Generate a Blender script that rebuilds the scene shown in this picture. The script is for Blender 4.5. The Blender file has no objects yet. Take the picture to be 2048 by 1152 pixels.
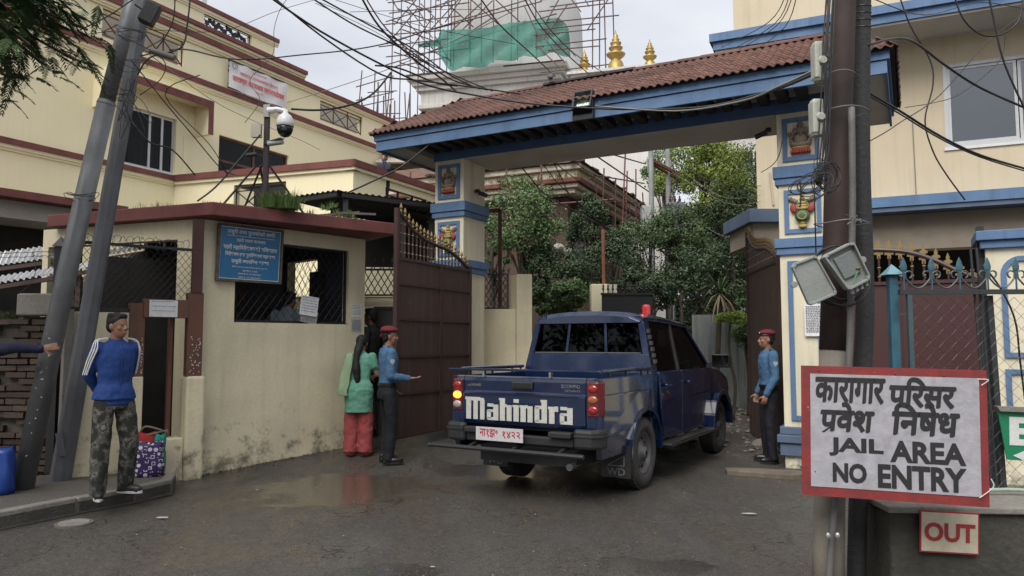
import bpy, math, random
import numpy as np
from mathutils import Vector, Matrix, Euler
random.seed(7); RNG=np.random.default_rng(7)
SC=bpy.context.scene; COL=SC.collection
R=math.radians
# ---------------- camera ----------------
FPX=1480.0; CAMZ=1.55; PIT=math.atan(109/1480)
cd=bpy.data.cameras.new('camera'); cam=bpy.data.objects.new('camera',cd); COL.objects.link(cam)
cam.location=(0,0,CAMZ); cam.rotation_euler=(R(90)+PIT,0,0)
cd.lens=FPX/2048*36; cd.sensor_width=36; cd.clip_end=600; cd.clip_start=.05
SC.camera=cam
# ---------------- world, sun, exposure ----------------
SUN_EL,SUN_AZ=R(52),R(205)      # azimuth clockwise from +Y
wd=bpy.data.worlds.new("World"); SC.world=wd; wd.use_nodes=True
n=wd.node_tree.nodes; l=wd.node_tree.links
bg=n['Background']; bg.inputs[1].default_value=.12
sky=n.new('ShaderNodeTexSky'); sky.sky_type='NISHITA'; sky.sun_disc=False
sky.sun_elevation=SUN_EL; sky.sun_rotation=SUN_AZ; sky.dust_density=3
tc=n.new('ShaderNodeTexCoord'); nz=n.new('ShaderNodeTexNoise'); nz.inputs['Scale'].default_value=2.2; nz.inputs['Detail'].default_value=6
mp=n.new('ShaderNodeMapping'); mp.inputs['Scale'].default_value=(1,1,2.6)
rp=n.new('ShaderNodeValToRGB'); rp.color_ramp.elements[0].position=.36; rp.color_ramp.elements[0].color=(.74,.77,.85,1)
rp.color_ramp.elements[1].position=.66; rp.color_ramp.elements[1].color=(1.10,1.11,1.15,1)
sc=n.new('ShaderNodeVectorMath'); sc.operation='SCALE'; sc.inputs['Scale'].default_value=2.85
mx=n.new('ShaderNodeMix'); mx.data_type='RGBA'; mx.inputs[0].default_value=.94
l.new(tc.outputs['Generated'],mp.inputs[0]); l.new(mp.outputs[0],nz.inputs['Vector']); l.new(nz.outputs['Fac'],rp.inputs[0])
l.new(rp.outputs[0],sc.inputs[0]); l.new(sky.outputs[0],mx.inputs[6]); l.new(sc.outputs[0],mx.inputs[7]); l.new(mx.outputs[2],bg.inputs[0])
sd=bpy.data.lights.new('sun','SUN'); sd.energy=1.5; sd.angle=R(45); sd.color=(1,.965,.91)
so=bpy.data.objects.new('sun',sd); COL.objects.link(so)
sdir=Vector((math.sin(SUN_AZ)*math.cos(SUN_EL),math.cos(SUN_AZ)*math.cos(SUN_EL),math.sin(SUN_EL)))
so.rotation_euler=sdir.to_track_quat('Z','Y').to_euler(); so.location=(6,-10,20)
v=SC.view_settings; v.view_transform='Standard'; v.look='None'; v.exposure=1.36; v.gamma=1; v.use_curve_mapping=False
# ---------------- helpers: picture -> place ----------------
cp,sp=math.cos(PIT),math.sin(PIT)
def ray(px,py):
    x=(px-1024)/FPX; y=(576-py)/FPX
    return Vector((x,cp-y*sp,sp+y*cp))
def atz(px,py,z):
    d=ray(px,py); t=(z-CAMZ)/d.z; return Vector((d.x*t,d.y*t,z))
def aty(px,py,y):
    d=ray(px,py); t=y/d.y; return Vector((d.x*t,y,CAMZ+d.z*t))
class Fr:
    def __init__(s,x,y,deg,z=0):
        s.o=Vector((x,y,z)); s.a=R(deg); s.e1=Vector((math.cos(s.a),math.sin(s.a),0)); s.e2=Vector((-math.sin(s.a),math.cos(s.a),0))
    def uz(s,px,py,off=0):
        d=ray(px,py); c=Vector((0,0,CAMZ)); p0=s.o+s.e2*off
        t=(p0-c).dot(s.e2)/d.dot(s.e2); p=c+d*t; return (p-s.o).dot(s.e1),p.z-s.o.z
    def rect(s,x0,y0,x1,y1,off=0):
        a=s.uz(x0,(y0+y1)/2,off)[0]; b=s.uz(x1,(y0+y1)/2,off)[0]; cx=(x0+x1)/2
        return min(a,b),max(a,b),s.uz(cx,y1,off)[1],s.uz(cx,y0,off)[1]
    def w(s,u,v,z=0): return s.o+s.e1*u+s.e2*v+Vector((0,0,z))
    def loc(s,p): p=Vector(p)-s.o; return Vector((p.dot(s.e1),p.dot(s.e2),p.z))
# ---------------- helpers: objects ----------------
def T(o,label=None,cat=None,group=None,kind=None):
    if label: o['label']=label
    if cat:
        o['category']=cat
        if not kind: o['kind']='thing'
    if group: o['group']=group
    if kind: o['kind']=kind
    return o
def E(name,loc,deg=0,label=None,cat=None,group=None):
    o=bpy.data.objects.new(name,None); o.empty_display_size=.2; COL.objects.link(o); o.location=loc; o.rotation_euler=(0,0,R(deg)); return T(o,label,cat,group)
def FE(name,fr,label=None,cat=None,group=None): return E(name,fr.o,math.degrees(fr.a),label,cat,group)
def ctree(o,parent=None):
    c=o.copy(); COL.objects.link(c); c.parent=parent
    for ch in o.children: ctree(ch,c)
    return c
class MB:
    def __init__(s): s.v=[]; s.f=[]
    def add(s,vs,fs):
        b=len(s.v); s.v+= [tuple(p) for p in vs]; s.f+=[tuple(b+i for i in f) for f in fs]; return s
    def box(s,x0,x1,y0,y1,z0,z1,M=None):
        vs=[(x,y,z) for z in (z0,z1) for y in (y0,y1) for x in (x0,x1)]
        if M is not None: vs=[M@Vector(p) for p in vs]
        return s.add(vs,[(0,2,3,1),(4,5,7,6),(0,1,5,4),(2,6,7,3),(0,4,6,2),(1,3,7,5)])
    def cbox(s,c,d,rot=(0,0,0)):
        M=Matrix.Translation(Vector(c))@Euler(rot).to_matrix().to_4x4()
        return s.box(-d[0]/2,d[0]/2,-d[1]/2,d[1]/2,-d[2]/2,d[2]/2,M)
    def bar(s,a,b,w,h=None,up=(0,0,1)):
        a=Vector(a); b=Vector(b); h=h or w; d=(b-a); L=d.length
        if L<1e-6: return s
        d/=L; up=Vector(up)
        if abs(d.dot(up))>.98: up=Vector((0,1,0)) if abs(d.y)<.9 else Vector((1,0,0))
        sx=d.cross(up).normalized(); sy=sx.cross(d)
        vs=[p+sx*i*w/2+sy*j*h/2 for p in (a,b) for j in (-1,1) for i in (-1,1)]
        return s.add(vs,[(0,2,3,1),(4,5,7,6),(0,1,5,4),(2,6,7,3),(0,4,6,2),(1,3,7,5)])
    def tube(s,pts,r,n=8,cap=True,phase=0):
        pts=[Vector(p) for p in pts]; m=len(pts); rs=r if isinstance(r,(list,tuple)) else [r]*m
        b=len(s.v); prev=None
        for i,p in enumerate(pts):
            d=(pts[min(i+1,m-1)]-pts[max(i-1,0)]).normalized()
            if prev is None:
                u=d.cross(Vector((0,0,1)));
                if u.length<.05: u=d.cross(Vector((0,1,0)))
                u.normalize()
            else:
                u=prev-d*prev.dot(d)
                if u.length<1e-5: u=d.orthogonal()
                u.normalize()
            prev=u; w=d.cross(u)
            for k in range(n):
                a=2*math.pi*k/n+phase; s.v.append(tuple(p+(u*math.cos(a)+w*math.sin(a))*rs[i]))
        for i in range(m-1):
            for k in range(n):
                k2=(k+1)%n; s.f.append((b+i*n+k,b+i*n+k2,b+(i+1)*n+k2,b+(i+1)*n+k))
        if cap:
            s.f.append(tuple(b+k for k in range(n-1,-1,-1))); s.f.append(tuple(b+(m-1)*n+k for k in range(n)))
        return s
    def lathe(s,prof,c=(0,0,0),n=16,M=None,cap=True):
        b=len(s.v); c=Vector(c)
        for r,z in prof:
            for k in range(n):
                a=2*math.pi*k/n; p=Vector((r*math.cos(a),r*math.sin(a),z)); p=(M@p if M is not None else p)+c; s.v.append(tuple(p))
        for i in range(len(prof)-1):
            for k in range(n):
                k2=(k+1)%n; s.f.append((b+i*n+k,b+i*n+k2,b+(i+1)*n+k2,b+(i+1)*n+k))
        if cap: s.f.append(tuple(b+k for k in range(n-1,-1,-1))); s.f.append(tuple(b+(len(prof)-1)*n+k for k in range(n)))
        return s
    def prism(s,poly,a0,a1,ax='y'):
        # poly of (u,z); extruded along ax
        def P(u,w,a): return {'y':(u,a,w),'z':(u,w,a),'x':(a,u,w)}[ax]
        n=len(poly); vs=[P(u,w,a0) for u,w in poly]+[P(u,w,a1) for u,w in poly]
        fs=[tuple(range(n)),tuple(range(2*n-1,n-1,-1))]+[(i,(i+1)%n+0,(i+1)%n+n,i+n)[::-1] for i in range(n)]
        return s.add(vs,fs)
    def loops(s,rings,cap=True):
        n=len(rings[0]); b=len(s.v)
        for r in rings: s.v+=[tuple(p) for p in r]
        for i in range(len(rings)-1):
            for k in range(n):
                k2=(k+1)%n; s.f.append((b+i*n+k,b+i*n+k2,b+(i+1)*n+k2,b+(i+1)*n+k))
        if cap: s.f.append(tuple(b+k for k in range(n-1,-1,-1))); s.f.append(tuple(b+(len(rings)-1)*n+k for k in range(n)))
        return s
    def ell(s,c,r,rot=(0,0,0),n=12,m=8):
        M=Euler(rot).to_matrix(); c=Vector(c); rings=[]
        for i in range(1,m):
            ph=math.pi*i/m; rings.append([c+M@Vector((r[0]*math.sin(ph)*math.cos(2*math.pi*k/n),r[1]*math.sin(ph)*math.sin(2*math.pi*k/n),-r[2]*math.cos(ph))) for k in range(n)])
        b=len(s.v); s.loops(rings,False); s.v.append(tuple(c+M@Vector((0,0,-r[2])))); s.v.append(tuple(c+M@Vector((0,0,r[2]))))
        for k in range(n):
            s.f.append((b+(k+1)%n,b+k,len(s.v)-2)); s.f.append((b+(m-2)*n+k,b+(m-2)*n+(k+1)%n,len(s.v)-1))
        return s
    def wall(s,u0,u1,y0,y1,z0,z1,holes=()):
        us=sorted(set([u0,u1]+[min(max(h[i],u0),u1) for h in holes for i in (0,1)]))
        for a,b in zip(us,us[1:]):
            if b-a<1e-4: continue
            zs=[z0]; m=(a+b)/2
            hs=sorted([(h[2],h[3]) for h in holes if h[0]<m<h[1]])
            z=z0
            for h0,h1 in hs:
                if h0>z: s.box(a,b,y0,y1,z,h0)
                z=max(z,h1)
            if z<z1: s.box(a,b,y0,y1,z,z1)
        return s
    def build(s,name,m,parent=None,smooth=False,bev=0,loc=None,kind=None,label=None,merge=False):
        me=bpy.data.meshes.new(name); me.from_pydata(s.v,[],s.f); me.update()
        if smooth: me.shade_smooth()
        o=bpy.data.objects.new(name,me); COL.objects.link(o)
        if m is not None: me.materials.append(m)
        if parent is not None: o.parent=parent
        if loc is not None: o.location=loc
        if bev:
            b=o.modifiers.new('bevel','BEVEL'); b.width=bev; b.segments=2; b.limit_method='ANGLE'; b.angle_limit=R(40)
        if smooth=='auto':
            pass
        if kind: o['kind']=kind
        if label: o['label']=label
        return o
def inst(o,parent,loc,rot=(0,0,0),scale=None,name=None):
    c=bpy.data.objects.new(name or o.name.split('.')[0],o.data); COL.objects.link(c); c.parent=parent; c.location=loc; c.rotation_euler=rot
    if scale: c.scale=scale
    return c
def swing(a,b,sag,n=20,wob=0):
    a=Vector(a); b=Vector(b); out=[]
    for i in range(n+1):
        t=i/n; p=a.lerp(b,t); p.z-=sag*4*t*(1-t)
        if wob and 0<i<n: p+=Vector((random.uniform(-wob,wob),0,random.uniform(-wob,wob)))
        out.append(p)
    return out
def smoothpts(P,k=6):
    P=[Vector(p) for p in P]; out=[]
    for i in range(len(P)-1):
        p0=P[max(i-1,0)];p1=P[i];p2=P[i+1];p3=P[min(i+2,len(P)-1)]
        for j in range(k):
            t=j/k; out.append(.5*((2*p1)+(p2-p0)*t+(2*p0-5*p1+4*p2-p3)*t*t+(3*p1-p0-3*p2+p3)*t**3))
    out.append(P[-1]); return out
# ---------------- helpers: writing ----------------
def dv(s):
    out=[]
    for ch in s:
        if ch=='\u093f':
            i=len(out)-1
            while i>=2 and out[i-1]=='\u094d': i-=2
            out.insert(max(i,0),ch)
        else: out.append(ch)
    return ''.join(out)
def text(name,s,parent,m,u,z,w,h,y=0,off=.015,ext=.001,shear=0,fit=True,roll=0,bold=0):
    c=bpy.data.curves.new('t','FONT'); c.body=dv(s); c.size=1; c.offset=off; c.shear=shear; c.resolution_u=3; c.align_x='LEFT'
    o=bpy.data.objects.new('t',c); COL.objects.link(o)
    dg=bpy.context.evaluated_depsgraph_get(); me=bpy.data.meshes.new_from_object(o.evaluated_get(dg)); bpy.data.objects.remove(o); 
    P=np.array([v.co[:] for v in me.vertices]) if len(me.vertices) else np.zeros((1,3))
    mn,mxx=P.min(0),P.max(0); sx=w/max(mxx[0]-mn[0],1e-6); sz=h/max(mxx[1]-mn[1],1e-6)
    fs=[tuple(p.vertices) for p in me.polygons]; bpy.data.meshes.remove(me)
    cr,sr=math.cos(roll),math.sin(roll); mb=MB()
    vs=[]
    for p in P:
        a=(p[0]-mn[0])*sx-w/2; b=(p[1]-mn[1])*sz-h/2
        vs.append((u+a*cr-b*sr, y-ext, z+a*sr+b*cr))
    mb.add(vs,fs)
    for i in range(bold):
        for q,(dx,dz) in enumerate(((1,0),(.5,.8),(0,-.6))):
            s_=h*.022*(i+1); mb.add([(a+dx*s_,b-.0002*(1+q+3*i),c+dz*s_) for a,b,c in vs],fs)
    return mb.build(name,m,parent)
# ---------------- materials ----------------
_M={}
def NT(name):
    m=bpy.data.materials.new(name); m.use_nodes=True; return m,m.node_tree.nodes,m.node_tree.links,m.node_tree.nodes['Principled BSDF']
def mat(name,col,rough=.8,metal=0,col2=None,amt=.35,scale=3,fine=.12,bump=.2,bscale=60,streak=0,grime=None,gcol=(.05,.055,.035),gh=.6,objvar=0,coat=0,spec=.5,rvar=.1,speck=None,gn=.8):
    if name in _M: return _M[name]
    m,n,l,p=NT(name); _M[name]=m
    tc=n.new('ShaderNodeTexCoord'); N=lambda sc,det=5,vec=None:(lambda t:(t.inputs['Scale'].__setattr__('default_value',sc),t.inputs['Detail'].__setattr__('default_value',det),l.new(vec or tc.outputs['Object'],t.inputs['Vector']),t)[-1])(n.new('ShaderNodeTexNoise'))
    def MIX(f,a,b):
        t=n.new('ShaderNodeMix'); t.data_type='RGBA'
        for i,x in ((0,f),(6,a),(7,b)):
            if hasattr(x,'links'): l.new(x,t.inputs[i])
            elif isinstance(x,(int,float)): t.inputs[i].default_value=x
            else: t.inputs[i].default_value=(*x,1)
        return t.outputs[2]
    def MA(op,a,b,clamp=False):
        t=n.new('ShaderNodeMath'); t.operation=op; t.use_clamp=clamp
        for i,x in enumerate((a,b)):
            if hasattr(x,'links'): l.new(x,t.inputs[i])
            else: t.inputs[i].default_value=x
        return t.outputs[0]
    def RG(x,a,b,lo=0,hi=1):
        t=n.new('ShaderNodeMapRange'); l.new(x,t.inputs[0]); t.inputs[1].default_value=a; t.inputs[2].default_value=b; t.inputs[3].default_value=lo; t.inputs[4].default_value=hi; return t.outputs[0]
    col2=col2 or tuple(c*.6 for c in col)
    n1=N(scale,6); c=MIX(MA('MULTIPLY',RG(n1.outputs['Fac'],.42,.68),amt),col,col2)
    if fine:
        n2=N(bscale*.7,3); c=MIX(MA('MULTIPLY',RG(n2.outputs['Fac'],.3,.75),fine*2),c,tuple(x*.55 for x in col))
    if streak:
        mp=n.new('ShaderNodeMapping'); mp.inputs['Scale'].default_value=(6,6,.35); l.new(tc.outputs['Object'],mp.inputs[0])
        n3=N(1.6,5,mp.outputs[0]); c=MIX(MA('MULTIPLY',RG(n3.outputs['Fac'],.5,.72),streak),c,gcol)
    if grime is not None:
        sx=n.new('ShaderNodeSeparateXYZ'); l.new(tc.outputs['Object'],sx.inputs[0])
        h=RG(sx.outputs[2],grime,grime+gh,1,0); n4=N(5,8); n5=N(22,4)
        g=MA('ADD',MA('MULTIPLY',h,1.25),MA('MULTIPLY',MA('SUBTRACT',MA('ADD',MA('MULTIPLY',n4.outputs['Fac'],.7),MA('MULTIPLY',n5.outputs['Fac'],.3)),.62),4.0))
        g=MA('MULTIPLY',RG(g,.35,1.05),gn,True); c=MIX(g,c,gcol)
    if speck:
        n6=N(speck[0],2); c=MIX(RG(n6.outputs['Fac'],speck[1],speck[1]+.03),c,speck[2])
    if objvar:
        oi=n.new('ShaderNodeObjectInfo'); hs=n.new('ShaderNodeHueSaturation'); l.new(RG(oi.outputs['Random'],0,1,1-objvar,1+objvar),hs.inputs['Value']); l.new(c,hs.inputs['Color']); c=hs.outputs[0]
    l.new(c,p.inputs['Base Color']); p.inputs['Metallic'].default_value=metal
    l.new(RG(n1.outputs['Fac'],.3,.7,max(0,rough-rvar),min(1,rough+rvar)),p.inputs['Roughness'])
    p.inputs['Specular IOR Level'].default_value=spec
    if coat: p.inputs['Coat Weight'].default_value=coat; p.inputs['Coat Roughness'].default_value=.06
    if bump:
        nb=N(bscale,4); b=n.new('ShaderNodeBump'); b.inputs['Strength'].default_value=bump; b.inputs['Distance'].default_value=.01; l.new(nb.outputs['Fac'],b.inputs['Height']); l.new(b.outputs[0],p.inputs['Normal'])
    return m
def glow(name,col,st):
    if name in _M: return _M[name]
    m,n,l,p=NT(name); _M[name]=m; p.inputs['Base Color'].default_value=(*col,1); p.inputs['Emission Color'].default_value=(*col,1); p.inputs['Emission Strength'].default_value=st; return m
def glassm(name,tint=(.5,.55,.55),mixf=.45,rough=.03):
    if name in _M: return _M[name]
    m,n,l,p=NT(name); _M[name]=m; n.remove(p)
    out=n['Material Output']; t=n.new('ShaderNodeBsdfTransparent'); t.inputs[0].default_value=(*tint,1)
    g=n.new('ShaderNodeBsdfGlossy'); g.inputs['Roughness'].default_value=rough; g.inputs[0].default_value=(.9,.93,.95,1)
    lw=n.new('ShaderNodeLayerWeight'); lw.inputs[0].default_value=mixf; mx=n.new('ShaderNodeMixShader')
    l.new(lw.outputs['Fresnel'],mx.inputs[0]); l.new(t.outputs[0],mx.inputs[1]); l.new(g.outputs[0],mx.inputs[2]); l.new(mx.outputs[0],out.inputs[0]); return m
cream=mat('cream paint',(.84,.77,.53),.85,col2=(.77,.70,.46),amt=.4,scale=.5,fine=.05,streak=.05,gcol=(.3,.25,.16),bump=.12)
creamd=mat('aged cream paint',(.76,.68,.47),.85,col2=(.54,.48,.36),amt=.55,scale=1.6,fine=.12,streak=.10,grime=-.05,gh=1.1,gcol=(.075,.078,.052),bump=.45,bscale=38)
creamp=mat('gate cream paint',(.72,.66,.50),.8,col2=(.58,.52,.38),amt=.4,scale=2,fine=.08,streak=.25,grime=0,gh=.5,gcol=(.16,.15,.12),bump=.2)
redt=mat('oxide red trim',(.175,.055,.048),.8,col2=(.12,.042,.04),amt=.8,scale=2.5,streak=.35,gcol=(.07,.04,.035),bump=.25)
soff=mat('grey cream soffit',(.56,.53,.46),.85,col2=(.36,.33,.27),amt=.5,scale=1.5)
blue=mat('gate blue paint',(.105,.19,.34),.65,col2=(.075,.14,.26),amt=.7,scale=2.2,streak=.4,gcol=(.05,.075,.12),bump=.3,speck=(24,.735,(.22,.27,.33)))
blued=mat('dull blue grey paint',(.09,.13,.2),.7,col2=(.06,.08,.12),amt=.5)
maroon=mat('maroon gate paint',(.055,.031,.028),.45,col2=(.06,.032,.03),amt=.7,scale=1.4,streak=.2,gcol=(.11,.08,.07),speck=(38,.765,(.3,.27,.24)),bump=.15)
gold=mat('gold paint',(.27,.19,.08),.6,.3,amt=.5,scale=9)
goldp=mat('gilded metal',(.42,.29,.09),.5,.6,col2=(.25,.17,.06),amt=.5,scale=4)
black=mat('black iron',(.018,.018,.02),.55,amt=.4)
darkm=mat('dark surface and shade fill',(.03,.028,.026),.9,amt=.5)  # near-black; also holds the shade of rooms, openings and passages
conc=mat('rough concrete',(.24,.225,.20),.9,col2=(.12,.115,.10),amt=.7,scale=2.4,fine=.25,bump=.6,bscale=50,streak=.3,gcol=(.05,.052,.042))
concd=mat('wet dark concrete',(.115,.105,.09),.7,col2=(.06,.055,.05),amt=.7,scale=2,fine=.3,bump=.6,bscale=45)
brickm=mat('old brick',(.105,.072,.056),.92,col2=(.06,.052,.044),amt=.8,scale=6,fine=.3,bump=.6,bscale=70,objvar=.35)
mortar=mat('old mortar',(.10,.09,.075),.95,amt=.6,scale=7,bump=.5)
steel=mat('galvanised steel',(.21,.215,.22),.5,.45,col2=(.10,.105,.11),amt=.6,scale=3,fine=.15,streak=.35,gcol=(.12,.115,.11),bump=.12,bscale=120)
white=mat('white paint',(.72,.72,.70),.6,amt=.15)
plast=mat('grey plastic box',(.40,.42,.41),.5,col2=(.27,.28,.28),amt=.5,scale=5,streak=.2,gcol=(.12,.12,.11))
paper=mat('white paper',(.75,.75,.76),.8,amt=.15,scale=14,bump=.3,bscale=20)
ink=mat('black ink',(.02,.02,.022),.7,amt=0,fine=0,bump=0)
wireb=mat('black cable',(.012,.012,.013),.5,amt=.2,fine=0,bump=0)
wireg=mat('grey cable',(.20,.19,.17),.5,amt=.2,fine=0,bump=0)
rust=mat('rusty steel',(.14,.06,.04),.85,col2=(.07,.04,.035),amt=.7,scale=6,bump=.4)
scaf=mat('scaffold pipe paint',(.12,.075,.065),.75,col2=(.085,.065,.06),amt=.7,scale=2)
whitew=mat('weathered whitewash',(.62,.60,.56),.9,col2=(.42,.39,.35),amt=.6,scale=.5,streak=.35,gcol=(.2,.17,.14),bump=.2,bscale=20)
tilem=mat('clay roof tile',(.175,.090,.072),.9,col2=(.075,.052,.045),amt=.8,scale=1.6,fine=.35,objvar=.25,bump=.3)
tiled=mat('blackened ridge tile',(.045,.035,.032),.9,amt=.6)
brown=mat('brown door paint',(.15,.062,.035),.6,col2=(.10,.045,.03),amt=.6,scale=4,streak=.2)
# ---------------- ground ----------------
def gz(x,y):
    k=min(max((x+1.5)/1.5,0),1); k=k*k*(3-2*k)
    d0=9.0*(1-k)+10.2*k
    s=.085*(1-k)+.075*k
    z=s*max(0,y-d0)
    if x>2.5: z=.075*max(0,y-10.6)
    if y>24: z=min(z,1.1)
    return min(z,1.25)
def P(px,py,z=None):
    """ground point seen at a picture position"""
    if z is not None: return atz(px,py,z)
    d=ray(px,py); t=2.0
    while t<60:
        x,y,h=d.x*t,d.y*t,CAMZ+d.z*t
        if h<=gz(x,y): return Vector((x,y,gz(x,y)))
        t+=.01
    return Vector((x,y,0))
def ground():
    xs=np.concatenate([np.linspace(-90,-9,12,endpoint=False),np.arange(-9,9,.1),np.linspace(9,90,14)])
    ys=np.concatenate([np.linspace(-40,2,10,endpoint=False),np.arange(2,16,.1),np.linspace(16,30,20,endpoint=False),np.linspace(30,220,14)])
    from mathutils import noise
    vs=[];nx=len(xs)
    for y in ys:
        for x in xs:
            near=1 if (-9<=x<=9 and 2<=y<=16) else 0
            h=0
            if near:
                h=.012*noise.noise(Vector((x*.7,y*.7,0)))+.004*noise.noise(Vector((x*3,y*3,3)))
                inside=max(0,min(1,(y-(9.9-.25*x))/1.0)) 
                h+=inside*.035*noise.noise(Vector((x*4,y*4,9)))
            vs.append((x,y,gz(x,y)+h-.012))
    fs=[(j*nx+i,j*nx+i+1,(j+1)*nx+i+1,(j+1)*nx+i) for j in range(len(ys)-1) for i in range(nx-1)]
    m,n,l,p=NT('wet asphalt')
    tc=n.new('ShaderNodeTexCoord'); O=tc.outputs['Object']
    def N(sc,det=6,dist=0,vec=None):
        t=n.new('ShaderNodeTexNoise'); t.inputs['Scale'].default_value=sc; t.inputs['Detail'].default_value=det; t.inputs['Distortion'].default_value=dist; l.new(vec or O,t.inputs['Vector']); return t.outputs['Fac']
    def RG(x,a,b,lo=0,hi=1):
        t=n.new('ShaderNodeMapRange'); l.new(x,t.inputs[0]); t.inputs[1].default_value=a; t.inputs[2].default_value=b; t.inputs[3].default_value=lo; t.inputs[4].default_value=hi; return t.outputs[0]
    def MIX(f,a,b):
        t=n.new('ShaderNodeMix'); t.data_type='RGBA'
        for i,x in ((0,f),(6,a),(7,b)):
            if hasattr(x,'links'): l.new(x,t.inputs[i])
            elif isinstance(x,(int,float)): t.inputs[i].default_value=x
            else: t.inputs[i].default_value=(*x,1)
        return t.outputs[2]
    def MA(op,a,b,cl=False):
        t=n.new('ShaderNodeMath'); t.operation=op; t.use_clamp=cl
        for i,x in enumerate((a,b)):
            if hasattr(x,'links'): l.new(x,t.inputs[i])
            else: t.inputs[i].default_value=x
        return t.outputs[0]
    def blob(cx,cy,rx,ry,ang=0):
        mp=n.new('ShaderNodeMapping'); mp.vector_type='TEXTURE'; mp.inputs['Location'].default_value=(cx,cy,0); mp.inputs['Rotation'].default_value=(0,0,ang); mp.inputs['Scale'].default_value=(rx,ry,1000); l.new(O,mp.inputs[0])
        ln=n.new('ShaderNodeVectorMath'); ln.operation='LENGTH'; l.new(mp.outputs[0],ln.inputs[0]); return RG(ln.outputs['Value'],.25,1.25,1,0)
    big=N(.55,5,.6); mid=N(2.4,6,.4); fine=N(38,4); grit=N(130,2)
    mp=n.new('ShaderNodeMapping'); mp.inputs['Rotation'].default_value=(0,0,R(28)); mp.inputs['Scale'].default_value=(1,.25,1); l.new(O,mp.inputs[0])
    track=N(1.5,5,.3,mp.outputs[0])
    c=MIX(RG(big,.38,.62),(.036,.033,.031),(.068,.062,.054))
    c=MIX(MA('MULTIPLY',RG(track,.5,.62),.75),c,(.080,.068,.052))
    # brown mud film near the booth and in the middle of the lane
    mud=MA('MAXIMUM',blob(-1.9,7.9,1.9,1.3,R(30)),blob(-2.2,5.6,1.0,.5,0)); mud=MA('ADD',mud,MA('MULTIPLY',MA('SUBTRACT',mid,.5),2.2)); mud=RG(mud,.35,.9)
    c=MIX(MA('MULTIPLY',mud,.8),c,(.082,.064,.042))
    # inside the gate: bare muddy rubble
    sx=n.new('ShaderNodeSeparateXYZ'); l.new(O,sx.inputs[0])
    ins=MA('ADD',sx.outputs[1],MA('MULTIPLY',sx.outputs[0],.5)); ins=MA('ADD',ins,MA('MULTIPLY',MA('SUBTRACT',mid,.5),2)); ins=RG(ins,11.2,12.4)
    c=MIX(ins,c,MIX(RG(fine,.4,.6),(.16,.14,.115),(.075,.062,.05)))
    c=MIX(RG(grit,.56,.68,0,.7),c,(.21,.20,.18)); c=MIX(RG(fine,.54,.68,0,.65),c,(.026,.025,.024)); c=MIX(RG(N(12,5),.5,.7,0,.45),c,(.035,.033,.032))
    vo=n.new('ShaderNodeTexVoronoi'); vo.inputs['Scale'].default_value=5.5; l.new(O,vo.inputs['Vector']); 
    c=MIX(RG(vo.outputs['Distance'],.028,.04,.8,0),c,(.35,.33,.3))
    # cracks
    vc=n.new('ShaderNodeTexVoronoi'); vc.feature='DISTANCE_TO_EDGE'; vc.inputs['Scale'].default_value=.8
    dn=n.new('ShaderNodeTexNoise'); dn.inputs['Scale'].default_value=2.5; dn.inputs['Detail'].default_value=5; l.new(O,dn.inputs['Vector'])
    av=n.new('ShaderNodeVectorMath'); av.operation='ADD'; l.new(O,av.inputs[0]); l.new(dn.outputs['Color'],av.inputs[1]); l.new(av.outputs[0],vc.inputs['Vector'])
    cr=MA('MULTIPLY',RG(vc.outputs['Distance'],.004,.012,1,0),RG(big,.5,.6)); c=MIX(MA('MULTIPLY',cr,.7),c,(.025,.023,.022))
    l.new(c,p.inputs['Base Color'])
    pud=MA('MAXIMUM',blob(-1.75,8.15,1.25,1.25,R(35)),MA('MAXIMUM',blob(-.9,5.2,.5,.22,0),MA('MAXIMUM',blob(.95,5.3,.55,.3,0),blob(-.3,9.2,1.2,.7,R(-30)))))
    pud=MA('ADD',pud,MA('MULTIPLY',MA('SUBTRACT',mid,.5),1.5)); pud=RG(pud,.42,.62)
    damp=RG(MA('ADD',MA('MULTIPLY',big,.6),MA('MULTIPLY',track,.8)),.6,.8,.62,.22)
    l.new(MIX(pud,damp,(.15,.15,.15)),p.inputs['Roughness'])
    b=n.new('ShaderNodeBump'); b.inputs['Distance'].default_value=.012; hb=MA('ADD',fine,MA('MULTIPLY',grit,.5)); hb=MA('SUBTRACT',hb,MA('MULTIPLY',cr,.8)); l.new(hb,b.inputs['Height']); l.new(RG(pud,0,1,.9,.03),b.inputs['Strength']); l.new(b.outputs[0],p.inputs['Normal'])
    mb=MB(); mb.v=vs; mb.f=fs
    return T(mb.build('road',m,None,smooth=True),'wet patchy asphalt road in front of the jail gate',None,None,'structure')
ground()
# kerbed pavement at the left
def pavement():
    pts=[(-12,-2),(-4.9,4.2),(-4.62,5.3),(-4.27,6.25),(-3.95,6.85),(-3.66,7.32),(-3.5,7.75),(-3.62,8.1),(-3.9,8.32),(-4.6,8.3),(-5.6,7.9),(-12,6)]
    mb=MB(); mb.prism(pts,-.02,.125,'z')
    o=mb.build('pavement',concd,None,bev=.02); T(o,'raised concrete pavement beside the brick wall',None,None,'structure')
    k=MB(); cs=[Vector((a,b,0)) for a,b in pts[1:8]]
    ks=MB()
    for i in range(len(cs)-1):
        a,b=cs[i],cs[i+1]; d=(b-a).normalized(); nrm=Vector((-d.y,d.x,0))*.11
        a2=a+d*.006; b2=b-d*.006
        mb2=MB(); q=[a2,b2,b2+nrm,a2+nrm]; mb2.prism([(p.x,p.y) for p in q],0,.142+random.uniform(0,.006),'z')
        mb2.build('kerb_stone',conc,o,bev=.012)
pavement()
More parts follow.
